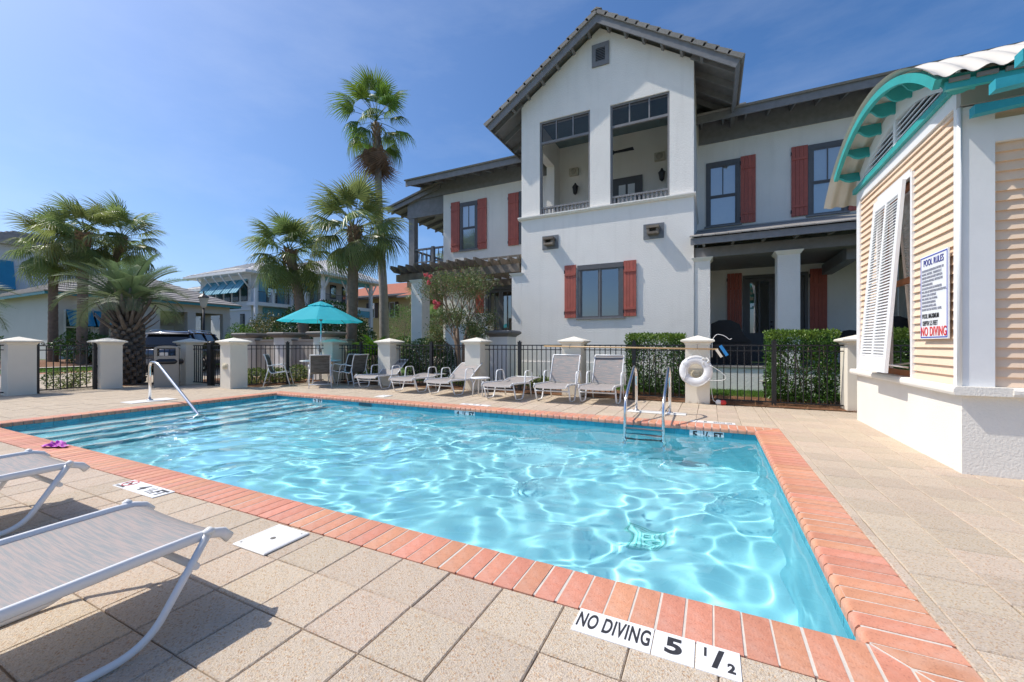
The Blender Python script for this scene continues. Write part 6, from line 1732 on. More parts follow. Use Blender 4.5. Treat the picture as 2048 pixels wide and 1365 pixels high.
FD = [fan_frond(DEAD, 0.9, 0.95, 24, 2.2, R(70), 0.022, 7), fan_frond(DEAD, 0.8, 0.8, 20, 2.6, R(55), 0.02, 8)]
FP = [feather_frond(PIND, 1.75, 58, 0.50, c, s) for c, s in ((1.0, 9), (1.5, 10), (2.1, 11))]
FC = [feather_frond(CYC, 0.95, 44, 0.22, c, s) for c, s in ((0.8, 12), (1.3, 13))]
GA = 2.39996
def put_frond(me, parent, loc, az_, el, roll=0.0, sc=1.0):
    o = link('frond', me); o.parent = parent
    o.matrix_basis = Matrix.Translation(loc) @ Matrix.Rotation(az_, 4, 'Z') @ Matrix.Rotation(-el, 4, 'Y') @ Matrix.Rotation(roll, 4, 'X') @ Matrix.Scale(sc, 4)
    return o
def trunk_mesh(path, rad, m, rings=True, seg=14, name='trunk'):
    pts = []; rr = []
    path = [Vector(p) for p in path]; N_ = 40
    for k in range(N_ + 1):
        f_ = k / N_ * (len(path) - 1); i = min(len(path) - 2, int(f_)); u = f_ - i
        pts.append(path[i].lerp(path[i + 1], u))
        r_ = rad[i] + (rad[i + 1] - rad[i]) * u
        rr.append(r_ * (1 + (0.045 * (k % 2) if rings else 0) + 0.02 * rnd.random()))
    return B().tube(pts, rr, seg).mesh(name, m)
def boots(parent, c, r0, r1, z0, z1, n, size, name='leaf_bases'):
    """Old leaf bases lapped round the top of a trunk."""
    bb = B()
    for k in range(n):
        t = (k + 0.5) / n; a = k * GA; z = z0 + (z1 - z0) * t; r_ = r0 + (r1 - r0) * t
        d = Vector((math.cos(a), math.sin(a), 0)); s = Vector((-d.y, d.x, 0)) * size * 0.45
        p = Vector(c) + d * r_ * 0.86 + Vector((0, 0, z)); q = p + d * size * 0.75 + Vector((0, 0, size * 1.15)); h = d * size * 0.22
        bb.add([p - s, p + s, q + s * .8, q - s * .8, p - s - h, p + s - h, q + s * .7 - h, q - s * .7 - h], [(0, 1, 2, 3), (7, 6, 5, 4), (0, 4, 5, 1), (1, 5, 6, 2), (2, 6, 7, 3), (3, 7, 4, 0)])
    o = bb.obj(name, BOOT, parent, kind='stuff', fix=False); o.matrix_parent_inverse = Matrix.Identity(4)
    return o
def sabal(x, y, top, label, lean=(0, 0), n=34, sc=1.0, tr=0.17, meshes=FS, z0=None, seed=0, group='cabbage palms', curve=0.5, skirt=0.0):
    z0 = gh(x) if z0 is None else z0
    e = empty('palm_tree', (x, y, z0), label, 'palm', group)
    h = top - z0
    path = [(0, 0, -0.05), (lean[0] * 0.25, lean[1] * 0.25, h * 0.33), (lean[0] * (0.6 - 0.1 * curve), lean[1] * 0.6, h * 0.66), (lean[0], lean[1], h)]
    o = link('trunk', trunk_mesh(path, [tr * 1.15, tr, tr * 0.97, tr * 0.92], TRNK)); o.parent = e
    boots(e, (lean[0], lean[1], 0), tr * 1.0, tr * 1.45, h - 0.75, h - 0.05, 46, 0.13)
    r_ = random.Random(seed + 100)
    for k in range(n):
        t = (k + 0.5) / n
        el = R(82 - 128 * t ** 0.9 + r_.uniform(-9, 9))
        mi = 0 if t < 0.35 else (1 if t < 0.7 else 2)
        put_frond(meshes[mi], e, (lean[0] + 0.08 * math.cos(k * GA), lean[1] + 0.08 * math.sin(k * GA), h - 0.12 * t), k * GA + r_.uniform(-.3, .3) + seed, el, r_.uniform(-.5, .5), sc * r_.uniform(0.82, 1.08))
    return e
sabal(-11.9, 10.95, 5.55, 'leafy cabbage palm rising right behind the parasol', (0.1, 0.1), 36, 0.93, 0.185, seed=1)
sabal(-14.2, 11.0, 5.05, 'cabbage palm with leaning trunk, before the white house', (-1.3, 0.1), 34, 0.9, 0.19, seed=2)
sabal(-25.3, 7.2, 5.55, 'outermost of the three cabbage palms by the low building', (-0.35, 0.1), 28, 0.88, 0.15, seed=3)
sabal(-23.6, 7.55, 5.9, 'cabbage palm with a thick bulb of leaf bases by the low building', (-0.15, 0.1), 28, 0.88, 0.165, seed=4)
sabal(-24.6, 8.45, 6.15, 'leaning cabbage palm standing behind the bulbous one', (0.35, 0.6), 28, 0.88, 0.15, seed=5)
sabal(-26.5, 34.5, 6.2, 'distant palm before the yellow house, taller one', (0, 0), 24, 1.25, 0.2, seed=6)
sabal(-22.8, 30.5, 3.0, 'distant short palm before the yellow house', (0, 0), 22, 1.1, 0.2, seed=7)
sabal(-15.6, 24.0, 6.4, 'palm showing through the house balcony', (0.4, 0), 26, 1.1, 0.18, seed=8)
# tall fan palm with a hanging skirt
wp = empty('fan_palm', (-14.3, 15.3, 0), 'tall slender fan palm with a brown skirt of dead fronds', 'palm')
WT = 12.2
o = link('trunk', trunk_mesh([(0, 0, 0), (-0.1, 0.0, 3.5), (-0.42, 0.05, 7.5), (-0.62, 0.05, WT)], [0.26, 0.20, 0.165, 0.15], TRNKG)); o.parent = wp
boots(wp, (-0.62, 0.05, 0), 0.16, 0.22, WT - 0.9, WT - 0.1, 34, 0.12)
r_ = random.Random(77)
for k in range(26):
    t = (k + 0.5) / 26; el = R(84 - 110 * t + r_.uniform(-10, 10))
    put_frond(FW[0 if t < 0.4 else (1 if t < 0.75 else 2)], wp, (-0.62, 0.05, WT + 0.35 - 0.5 * t), k * GA + r_.uniform(-.3, .3), el, r_.uniform(-.5, .5), r_.uniform(0.8, 1.0))
for k in range(24): put_frond(FD[k % 2], wp, (-0.62 + 0.12 * math.cos(k * GA), 0.05 + 0.12 * math.sin(k * GA), WT - 0.35 - 0.02 * k), k * GA, R(-62 + r_.uniform(-14, 10)), r_.uniform(-.6, .6), r_.uniform(0.8, 1.1))
# stubby blue-green feather palm behind the fence
pp = empty('feather_palm', (-16.0, 6.15, 0), 'stubby feather palm with thick studded trunk and arching blue-green fronds', 'palm')
o = link('trunk', B().lathe([(0.31, -0.02), (0.33, 0.2), (0.31, 0.8), (0.30, 1.4), (0.28, 1.9), (0.22, 2.3)], seg=18).mesh('trunk', mat('dark_studded_trunk', (0.06, 0.05, 0.042), 0.95, var=0.3, vscale=10))); o.parent = pp
STUB = mat('grey_leaf_stub', (0.165, 0.135, 0.11), 0.9, rand=0.3, var=0.25, vscale=10)
sm_ = B().add([(-.075, 0, -.07), (.075, 0, -.07), (.05, -.0, .09), (-.05, 0, .09), (-.06, -.09, -.02), (.06, -.09, -.02), (.03, -.10, .06), (-.03, -.10, .06)], [(4, 5, 6, 7), (0, 1, 5, 4), (1, 2, 6, 5), (2, 3, 7, 6), (3, 0, 4, 7)]).mesh('trunk_stud', STUB)
for k in range(150):
    t = k / 150; a = k * GA; z = 0.05 + 1.75 * t; rr = 0.32 - 0.03 * t
    o = link('trunk_stud', sm_); o.parent = pp; o.matrix_basis = Matrix.Translation((rr * math.cos(a), rr * math.sin(a), z)) @ Matrix.Rotation(a + PI / 2, 4, 'Z') @ Matrix.Rotation(rnd.uniform(-.2, .2), 4, 'X')
sk = B().tube([(0, 0, 0), (0.25, 0, 0.03), (0.55, 0, 0.10), (0.74, 0, 0.18)], [0.055, 0.045, 0.03, 0.016], 6, flat=(1.3, 0.6)).mesh('leaf_stub', STUB)
for k in range(64):
    t = k / 64; a = k * GA; el = R(22 + 52 * t + rnd.uniform(-8, 8))
    o = link('leaf_stub', sk); o.parent = pp; o.matrix_basis = Matrix.Translation((0.22 * math.cos(a), 0.22 * math.sin(a), 1.55 + 0.75 * t)) @ Matrix.Rotation(a, 4, 'Z') @ Matrix.Rotation(-el, 4, 'Y') @ Matrix.Scale(rnd.uniform(0.8, 1.15), 4)
r_ = random.Random(5)
for k in range(34):
    t = (k + 0.5) / 34; el = R(80 - 56 * t + r_.uniform(-8, 8))
    put_frond(FP[0 if t < .35 else (1 if t < .7 else 2)], pp, (0.08 * math.cos(k * GA), 0.08 * math.sin(k * GA), 2.35), k * GA + r_.uniform(-.25, .25), el, r_.uniform(-.3, .3), r_.uniform(0.85, 1.08))
p2 = empty('feather_palm', (-17.2, 2.6, 0.05), 'feather palm whose pale fronds reach in from the picture edge', 'palm')
o = link('trunk', B().lathe([(0.34, -0.02), (0.38, 0.2), (0.33, 1.2), (0.25, 2.0)], seg=14).mesh('trunk', TRNKG)); o.parent = p2
for k in range(24):
    t = (k + 0.5) / 24
    put_frond(FP[0 if t < .35 else (1 if t < .7 else 2)], p2, (0, 0, 2.0), k * GA, R(78 - 66 * t + r_.uniform(-8, 8)), r_.uniform(-.3, .3), r_.uniform(0.9, 1.1))
cy = empty('sago_palm', (-10.35, 10.6, 0), 'bright green sago palm behind the fence near the parasol', 'palm')
o = link('trunk', B().lathe([(0.16, 0), (0.18, 0.3), (0.12, 0.85)], seg=12).mesh('trunk', TRNK)); o.parent = cy
for k in range(26):
    t = (k + 0.5) / 26
    put_frond(FC[k % 2], cy, (0, 0, 0.85), k * GA, R(72 - 62 * t), 0, rnd.uniform(.8, 1.05))
# ================================================================== LOW WALL WITH PIERS
lw_ = empty('garden_wall', (-14, 10, 0), 'low plastered garden wall behind the fence and parasol', 'wall')
GWALL = mat('grey_plaster_wall', (0.42, 0.38, 0.33), 0.9, var=0.08, vscale=2, bump=0.2, bscale=40)
B().box(-16.7, -11.0, 9.98, 10.2, 0, 1.34).obj('wall_body', GWALL, lw_); B().box(-16.75, -10.95, 9.94, 10.24, 1.341, 1.40).obj('coping', CAPG, lw_)
pier(-16.2, 9.95, 1.66, 0.29, 0.46, 'grey-capped pier at the far end of the low garden wall', 'grey-capped piers of the garden wall')
pier(-14.06, 9.95, 1.66, 0.29, 0.46, 'grey-capped pier in the middle of the low garden wall', 'grey-capped piers of the garden wall')
pier(-11.96, 9.95, 1.66, 0.29, 0.46, 'grey-capped pier right behind the parasol pole', 'grey-capped piers of the garden wall')

# ================================================================== CARPORT BUILDING
pv = empty('carport_building', (-35, 13, 0.4), 'low stucco building with grey tiled hip roof, teal fascia and a carport', 'building')
PW = mat('pale_grey_stucco', (0.60, 0.575, 0.53), 0.9, var=0.04, vscale=1.0, bump=0.3, bscale=25)
PTILE = mat('weathered_roof_tile', (0.33, 0.30, 0.275), 0.9, var=0.18, vscale=5, rand=0.12, bump=0.3, bscale=20)
def V(name, m, *d, parent=None): return part_box(name, m, parent or pv, *d)
EZ = 3.95; x1e, y0e, x0e, y1e = -30.7, 8.44, -42.5, 18.2
g0 = 0.40
wy = wall_xz(8.94, 13.3, g0 - 0.2, EZ, 31.2, 31.5, [(9.35, 10.35, 1.25, 3.05), (10.45, 11.45, 1.25, 3.05)])
me = wy.mesh('wall', PW); me.transform(Matrix(((0, -1, 0, 0), (1, 0, 0, 0), (0, 0, 1, 0), (0, 0, 0, 1)))); link('wall', me, pv)
V('wall', PW, -42, -31.501, 8.94, 9.2, g0 - 0.2, EZ)
V('wall', PW, -36.2, -35.9, 13.3, 17.8, g0 - 0.2, EZ); V('wall', PW, -35.9, -31.2, 13.301, 13.55, g0 - 0.2, EZ)
V('lintel', PW, -31.55, -31.2, 13.551, 17.7, 3.36, EZ); V('lintel', PW, -35.9, -31.551, 17.35, 17.7, 3.36, EZ)
for (x, y) in ((-31.2, 15.05), (-31.2, 17.25), (-33.6, 17.25)):
    c = V('column', PW, x - 0.38, x + 0.02, y, y + 0.47, g0 - 0.2, 3.359); V('capital', PW, x - 0.42, x + 0.06, y - 0.04, y + 0.51, 3.05, 3.12, parent=c)
V('carport_ceiling', PW, -35.9, -31.56, 13.56, 17.34, EZ - 0.06, EZ)
V('carport_door', mat('brown_door', (0.05, 0.04, 0.035), 0.6), -33.3, -32.4, 13.552, 13.6, g0, 2.5); V('notice_board', DARKW, -35.89, -35.86, 14.3, 14.9, 1.7, 2.4); V('white_door', WHITEP, -35.89, -35.85, 15.5, 16.4, g0, 2.6)
BLU = mat('blue_shutter', (0.02, 0.21, 0.36), 0.5, var=0.06, vscale=4)
for y0, y1 in ((9.35, 10.35), (10.45, 11.45)):
    w_ = empty('window', (-31.2, (y0 + y1) / 2, 1.25), parent=pv)
    B().quad((-31.3, y0, 1.25), (-31.3, y1, 1.25), (-31.3, y1, 3.05), (-31.3, y0, 3.05)).obj('pane', PANE, w_, fix=False); V('window_back', DARKIN, -31.49, -31.47, y0, y1, 1.25, 3.05, parent=w_)
    V('window_frame', WHITEP, -31.22, -31.15, y0 - 0.07, y0, 1.2, 3.1, parent=w_); V('window_frame', WHITEP, -31.22, -31.15, y1, y1 + 0.05, 1.2, 3.1, parent=w_); V('window_rail', WHITEP, -31.30, -31.2, y0, y1, 2.12, 2.18, parent=w_)
    s_ = B().prism([(-31.16, 3.07), (-31.13, 3.09), (-30.60, 2.22), (-30.63, 2.20)], y0, y1, 'y').obj('awning_shutter', BLU, pv)
    for yy in (y0, (y0 + y1) / 2 - 0.03, y1 - 0.05): B().prism([(-31.13, 3.092), (-31.11, 3.10), (-30.58, 2.23), (-30.60, 2.222)], yy, yy + 0.05, 'y').obj('shutter_rib', BLU, s_)
# hip roof built course by course
TF = mat('teal_fascia', (0.05, 0.27, 0.32), 0.5)
V('fascia', TF, x1e - 0.06, x1e, y0e, y1e, EZ - 0.12, EZ + 0.03); V('fascia', TF, x0e, x1e - 0.061, y0e, y0e + 0.06, EZ - 0.12, EZ + 0.03); V('fascia', TF, x0e, x1e - 0.061, y1e - 0.06, y1e, EZ - 0.12, EZ + 0.03)
V('gutter', mat('tan_gutter', (0.42, 0.33, 0.22), 0.6), x1e - 0.02, x1e + 0.05, y0e - 0.05, y1e + 0.05, EZ + 0.031, EZ + 0.07)
V('soffit', PW, x0e + 0.06, x1e - 0.061, y0e + 0.061, y1e - 0.061, EZ + 0.0, EZ + 0.02)
SLP = 0.46; NCO = 15; halfw = (y1e - y0e) / 2
vr = empty('hip_roof', (-36, 13, EZ), parent=pv)
for k in range(NCO):
    a0 = halfw * k / NCO - 0.03; a1 = halfw * (k + 1) / NCO + 0.06; z0 = EZ + 0.05 + SLP * a0; z1 = EZ + 0.05 + SLP * a1
    if k == NCO - 1: a1 = halfw; z1 = EZ + 0.05 + SLP * a1
    t = 0.06
    for nm, p in (('tile_course', [(x1e - a0, y0e + a0), (x1e - a0, y1e - a0), (x1e - a1, y1e - a1), (x1e - a1, y0e + a1)]), ('tile_course', [(x0e + a0, y0e + a0), (x1e - a0, y0e + a0), (x1e - a1, y0e + a1), (x0e + a1, y0e + a1)])):
        zz = (z0, z0, z1, z1)
        B().add([(q[0], q[1], zz[i] - 0.01) for i, q in enumerate(p)] + [(q[0], q[1], zz[i] + (t if i < 2 else 0.008)) for i, q in enumerate(p)], [(4, 5, 6, 7), (0, 1, 5, 4), (1, 2, 6, 5), (3, 0, 4, 7)]).obj(nm, PTILE, vr)
# two-storey house behind it
bh_ = empty('blue_grey_house', (-50, 11, 0.4), 'blue-grey two-storey house behind the palms, mostly hidden', 'house')
BG = mat('blue_grey_wall', (0.56, 0.59, 0.62), 0.9, var=0.04, vscale=1)
B().box(-58, -44.5, 9.0, 15.0, 0.2, 8.2).obj('wall', BG, bh_); B().box(-44.49, -44.42, 9.3, 10.6, 5.0, 7.0).obj('window', DARKIN, bh_)
B().prism([(-44.3, 5.0), (-43.9, 5.1), (-44.4, 7.1), (-44.48, 7.1)], 9.2, 10.7, 'y').obj('awning_shutter', BLU, bh_)
for k in range(9):
    a0 = 0.36 * k; z0 = 8.2 + 0.46 * a0
    B().box(-58 + a0, -43.8 - a0, 8.3 + a0, 15.7 - a0, z0, z0 + 0.16).obj('tile_course', PTILE, bh_)

# ================================================================== WHITE AND BLUE HOUSE
wh = empty('white_house', (-34, 27, 0.4), 'white two-storey house with pale metal roof, blue shutters and corner balconies', 'house')
WS = mat('white_siding', (0.74, 0.74, 0.73), 0.7, var=0.03, vscale=1.5)
BLT = mat('soft_blue_shutter', (0.12, 0.36, 0.47), 0.55, var=0.06)
METR = mat('pale_metal_roof', (0.55, 0.53, 0.50), 0.4, var=0.04)
BEI = mat('porch_beige_wall', (0.55, 0.49, 0.43), 0.8)
def U(name, m, *d, parent=None): return part_box(name, m, parent or wh, *d)
U('wing_wall', WS, -43.3, -35.7, 22.0, 25.4, 0.2, 7.3)
U('main_wall', BEI, -42.0, -32.6, 27.0, 31.0, 0.2, 7.3)
U('side_wall', WS, -35.69, -35.4, 25.5, 27.0, 0.2, 7.3)
for k in range(16):
    z = 4.35 + k * 0.185
    U('siding_board', WS, -43.32, -35.68, 21.965 + 0.0, 21.999, z, z + 0.17)
U('belt_course', WHITEP, -43.4, -35.6, 21.93, 21.999, 4.2, 4.34)
for k in range(5):
    x = -41.9 + k * 1.22
    w_ = empty('window', (x + 0.45, 22, 5.0), parent=wh)
    U('window_frame', BLACKM, x, x + 0.9, 21.93, 21.96, 5.0, 6.7, parent=w_); U('window_pane', PANE, x + 0.06, x + 0.84, 21.92, 21.928, 5.06, 6.64, parent=w_); U('window_rail', BLACKM, x + 0.06, x + 0.84, 21.905, 21.919, 5.5, 5.55, parent=w_)
    s_ = B().prism([(21.9, 6.85), (21.87, 6.88), (20.95, 5.62), (20.98, 5.59)], x - 0.08, x + 0.98, 'x').obj('bahama_shutter', BLT, wh)
    for q in range(4): B().prism([(21.865, 6.885), (21.85, 6.90), (20.93, 5.64), (20.945, 5.62)], x - 0.08 + q * 0.34, x - 0.04 + q * 0.34, 'x').obj('shutter_rib', BLT, s_)
    B().tube([(x - 0.15, 21.95, 6.0), (x - 0.15, 21.0, 7.2)], 0.06, 4).obj('eave_bracket', WHITEP, wh)
B().tube([(-35.75, 21.95, 6.0), (-35.75, 21.0, 7.2)], 0.07, 4).obj('eave_bracket', WHITEP, wh)
U('window', BLACKM, -37.2, -36.6, 21.95, 21.99, 2.4, 3.9); U('window_pane', PANE, -37.12, -36.68, 21.93, 21.945, 2.5, 3.8)
# balcony and door on the wing's own flank
fb = empty('flank_balcony', (-35, 23.5, 4.5), parent=wh)
U('balcony_floor', WHITEP, -35.68, -34.5, 21.6, 25.39, 4.55, 4.85, parent=fb)
for y in (21.72, 23.2, 25.0): U('newel', WHITEP, -34.72, -34.5, y - 0.11, y + 0.11, 4.851, 6.0, parent=fb)
U('rail', DARKW, -34.63, -34.59, 21.84, 24.9, 5.72, 5.77, parent=fb)
for k in range(26): U('baluster', DARKW, -34.62, -34.60, 21.9 + k * 0.115, 21.92 + k * 0.115, 4.851, 5.72, parent=fb)
U('door_frame', BLACKM, -35.69, -35.66, 23.35, 24.35, 4.851, 7.0, parent=fb); U('door_pane', PANE, -35.655, -35.648, 23.45, 23.82, 5.0, 6.9, parent=fb); U('door_pane', PANE, -35.655, -35.648, 23.88, 24.25, 5.0, 6.9, parent=fb)
U('door_shutter', BLT, -35.69, -35.63, 22.65, 23.3, 4.86, 7.0, parent=fb); U('door_shutter', BLT, -35.69, -35.63, 24.4, 25.05, 4.86, 7.0, parent=fb)
U('valance', BLT, -35.69, -35.5, 23.0, 25.2, 3.75, 4.5, parent=fb); U('blue_door', BLT, -35.69, -35.66, 22.9, 23.7, 0.5, 3.7, parent=fb); U('dark_door', BLACKM, -35.69, -35.66, 23.75, 25.0, 0.5, 3.7, parent=fb)
for y in (21.72, 25.0): U('lower_post', WHITEP, -34.75, -34.5, y - 0.12, y + 0.12, 0.3, 4.549, parent=fb)
for y in (22.1, 25.2): B().tube([(-35.68, y, 6.1), (-34.9, y, 7.2)], 0.07, 4).obj('eave_bracket', WHITEP, fb)
# left low wing
U('annex_wall', WS, -49, -43.4, 23.0, 27, 0.2, 6.4)
U('annex_window', BLACKM, -46.6, -45.6, 22.95, 22.99, 4.6, 6.1); U('annex_shutter', BLT, -47.1, -46.65, 22.93, 22.97, 4.6, 6.1); U('annex_shutter', BLT, -45.55, -45.1, 22.93, 22.97, 4.6, 6.1)
for x in (-48, -44.2): B().tube([(x, 22.98, 5.2), (x, 22.1, 6.35)], 0.07, 4).obj('eave_bracket', WHITEP, wh)
# balconies round the corner
U('balcony_floor', WHITEP, -35.39, -31.0, 25.4, 27.0, 4.55, 4.85); U('balcony_floor', WHITEP, -32.6, -31.0, 27.0, 31.4, 4.55, 4.85)
posts = [(-31.1, 25.5), (-35.2, 25.5), (-33.2, 25.5), (-31.1, 28.3), (-31.1, 31.2)]
for i, (x, y) in enumerate(posts):
    if i != 2:
        U('post', WHITEP, x - 0.14, x + 0.14, y - 0.14, y + 0.14, 4.86, 7.3)
        for (dx, dy) in ((0.75, 0), (-0.75, 0), (0, 0.75), (0, -0.75)): B().tube([(x, y, 5.95), (x + dx, y + dy, 7.2)], 0.07, 4).obj('post_bracket', WHITEP, wh)
    U('lower_post', WHITEP, x - 0.16, x + 0.16, y - 0.16, y + 0.16, 0.3, 4.549); U('post_base', WHITEP, x - 0.3, x + 0.3, y - 0.3, y + 0.3, 0.3, 1.6)
    U('newel', WHITEP, x - 0.17, x + 0.17, y - 0.17, y + 0.17, 4.856, 6.0) if i == 2 else None
U('rail', DARKW, -35.2, -31.1, 25.48, 25.52, 5.75, 5.8); U('rail', DARKW, -31.12, -31.08, 25.6, 31.2, 5.75, 5.8)
bal_me = B().box(-0.012, 0.012, -0.012, 0.012, 4.86, 5.75).mesh('baluster', DARKW)
for k in range(34):
    o = link('baluster', bal_me, wh); o.location = (-35.1 + k * 0.12, 25.5, 0)
for k in range(46):
    o = link('baluster', bal_me, wh); o.location = (-31.1, 25.7 + k * 0.12, 0)
for (x0, x1) in ((-34.9, -34.1),):
    d_ = empty('balcony_door', (x0, 27, 4.86), parent=wh)
    U('door_frame', BLACKM, x0, x1, 26.95, 26.99, 4.86, 7.0, parent=d_); U('door_pane', PANE, x0 + 0.1, x1 - 0.1, 26.93, 26.945, 5.0, 6.9, parent=d_); U('door_shutter', BLT, x0 - 0.5, x0 - 0.02, 26.93, 26.97, 4.9, 7.0, parent=d_); U('door_shutter', BLT, x1 + 0.02, x1 + 0.5, 26.93, 26.97, 4.9, 7.0, parent=d_)
for (y0, y1, z0, z1) in ((27.5, 28.2, 5.6, 6.9), (28.9, 29.6, 4.9, 6.9), (30.1, 30.7, 4.9, 6.9), (28.0, 28.9, 0.6, 2.9), (29.8, 30.6, 0.6, 2.9)):
    U('opening_frame', BLACKM, -32.59, -32.55, y0, y1, z0, z1); U('opening_pane', PANE, -32.545, -32.535, y0 + 0.08, y1 - 0.08, z0 + 0.08, z1 - 0.08)
U('valance', BLT, -35.2, -31.3, 25.46, 25.5, 6.95, 7.3); U('valance', BLT, -31.14, -31.1, 25.6, 31.0, 6.9, 7.3); U('valance', BLT, -35.2, -33.3, 25.40, 25.46, 3.9, 4.54); U('valance', BLT, -31.1, -31.05, 28.5, 31, 3.9, 4.54); U('blue_door', BLT, -35.1, -34.5, 26.9, 26.98, 0.5, 3.6); U('dark_door', BLACKM, -34.45, -33.4, 26.9, 26.98, 0.5, 3.6)
def hipped(x0, x1, y0, y1, z, sl, m, parent, seams=0.6, cx=None):
    h = min(x1 - x0, y1 - y0) / 2
    zt = z + h * sl
    a = [(x0, y0, z), (x1, y0, z), (x1, y1, z), (x0, y1, z)]
    if x1 - x0 >= y1 - y0: r0, r1 = (x0 + h, y0 + h, zt), (x1 - h, y0 + h, zt); fs = [(0, 1, 5, 4), (1, 2, 5), (2, 3, 4, 5), (3, 0, 4)]
    else: r0, r1 = (x0 + h, y0 + h, zt), (x0 + h, y1 - h, zt); fs = [(0, 1, 4), (1, 2, 5, 4), (2, 3, 5), (3, 0, 4, 5)]
    r_ = B().add(a + [r0, r1], fs + [(3, 2, 1, 0)]).obj('roof', m, parent)
    part_box('eave_trim', WHITEP if m == METR else GREYW, parent, x0, x1, y0 - 0.02, y0 + 0.1, z - 0.2, z - 0.002); part_box('eave_trim', WHITEP if m == METR else GREYW, parent, x1 - 0.1, x1 + 0.02, y0 + 0.101, y1, z - 0.2, z - 0.002)
    if seams:
        n = int((x1 - x0) / seams)
        for k in range(1, n):
            x = x0 + (x1 - x0) * k / n; e_ = min(x - x0, x1 - x, h)
            B().tube([(x, y0, z + 0.02), (x, y0 + e_, z + e_ * sl + 0.02)], 0.03, 4).obj('seam', m, r_)
        n = int((y1 - y0) / seams)
        for k in range(1, n):
            y = y0 + (y1 - y0) * k / n; e_ = min(y - y0, y1 - y, h)
            B().tube([(x1, y, z + 0.02), (x1 - e_, y, z + e_ * sl + 0.02)], 0.03, 4).obj('seam', m, r_)
    return r_
hipped(-44.3, -34.8, 21.0, 28.4, 7.5, 0.42, METR, wh); hipped(-44.0, -30.1, 24.5, 32.4, 7.52, 0.52, METR, wh); hipped(-50, -42.4, 22.1, 28, 6.5, 0.36, METR, wh)
U('soffit', WHITEP, -44.2, -34.9, 21.1, 25, 7.28, 7.299); U('soffit', WHITEP, -42, -30.2, 24.6, 32.3, 7.301, 7.319)

# ================================================================== YELLOW HOUSE
yh = empty('yellow_house', (-33, 38, 0), 'yellow house with terracotta red hip roof far behind the palms', 'house')
YW = mat('yellow_stucco', (0.62, 0.48, 0.24), 0.85, var=0.04, vscale=1); RT = mat('terracotta_roof', (0.34, 0.11, 0.06), 0.85, var=0.2, vscale=6)
wall_xz(-44, -26, 0, 6.9, 37.0, 37.3, [(-30.9, -29.2, 0.5, 2.9), (-30.9, -29.2, 3.7, 6.0)]).obj('wall', YW, yh, fix=False)
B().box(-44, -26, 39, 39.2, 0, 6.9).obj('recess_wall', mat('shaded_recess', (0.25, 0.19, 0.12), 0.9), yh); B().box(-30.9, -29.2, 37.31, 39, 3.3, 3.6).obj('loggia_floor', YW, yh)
for (x, z0, z1) in ((-33.9, 4.4, 6.2), (-37, 4.4, 6.2)):
    w_ = empty('window', (x, 37, z0), parent=yh)
    B().box(x, x + 0.8, 36.96, 36.995, z0, z1).obj('window_frame', WHITEP, w_); B().box(x + 0.08, x + 0.72, 36.94, 36.955, z0 + 0.08, z1 - 0.08).obj('window_pane', PANE, w_)
    for xx in (x - 0.55, x + 0.85): B().box(xx, xx + 0.5, 36.93, 36.97, z0, z1).obj('shutter', mat('brown_shutter', (0.06, 0.035, 0.025), 0.6), w_)
for k in range(9): B().box(-30.85 + k * 0.19, -30.82 + k * 0.19, 37.0, 37.03, 3.7, 4.6).obj('baluster', DARKW, yh)
hipped(-45, -25, 36.0, 46, 7.0, 0.42, RT, yh, seams=0); B().box(-45, -25, 36.0, 36.3, 6.6, 6.98).obj('eave_beam', mat('dark_eave', (0.05, 0.035, 0.025), 0.8), yh)
hipped(-30, -22, 33.8, 40, 6.4, 0.42, RT, yh, seams=0)

# ================================================================== STREET LAMP AND PARKED CAR
lp = empty('street_lamp', (-22.9, 11.75, gh(-22.9)), 'black lamp post with a frosted glass lantern behind the car', 'street lamp')
B().tube([(-22.9, 11.75, 0.3), (-22.9, 11.75, 3.05)], [0.07, 0.045], 10).obj('post', BLACKM, lp)
B().lathe([(0.05, 3.05), (0.11, 3.10), (0.21, 3.5), (0.22, 3.55)], (-22.9, 11.75, 0), 8, False).obj('glass_lantern', mat('frosted_lantern', (0.70, 0.70, 0.66), 0.25, transl=0.4), lp)
B().lathe([(0.24, 3.55), (0.23, 3.6), (0.08, 3.72), (0.03, 3.78), (0.04, 3.84), (0.01, 3.9)], (-22.9, 11.75, 0), 8, False).obj('lantern_roof', BLACKM, lp)

car = empty('parked_car', (-18.15, 7.95, gh(-19.5)), 'dark blue SUV parked on the driveway behind the bin and side gate', 'car', rz=math.atan2(0.764, -0.645))
PAINT = mat('dark_blue_car_paint', (0.012, 0.020, 0.045), 0.25, metal=0.3, coat=1.0); CGL = mat('tinted_car_glass', (0.008, 0.010, 0.012), 0.06, spec=0.8); TYRE = mat('tyre_rubber', (0.018, 0.018, 0.018), 0.85); CHR = mat('car_chrome', (0.6, 0.6, 0.62), 0.2, metal=1.0)
def loft(secs, name, m, smooth=True, parent=car):
    """secs: (x, [(y,z) half outline from centre-bottom to centre-top])"""
    bb = B(); n = len(secs[0][1]); vs = []; fs = []
    for x, hl in secs:
        full = [(y, z) for y, z in hl] + [(-y, z) for y, z in reversed(hl)]
        vs += [(x, y, z) for y, z in full]
    k = 2 * n
    for i in range(len(secs) - 1):
        for j in range(k): fs.append((i * k + j, i * k + (j + 1) % k, (i + 1) * k + (j + 1) % k, (i + 1) * k + j))
    fs.append(tuple(range(k))); fs.append(tuple((len(secs) - 1) * k + j for j in range(k - 1, -1, -1)))
    bb.add(vs, fs, smooth); me = bb.mesh(name, m)
    bm = bmesh.new(); bm.from_mesh(me); bmesh.ops.recalc_face_normals(bm, faces=bm.faces); bm.to_mesh(me); bm.free()
    o = link(name, me); o.parent = parent; return o
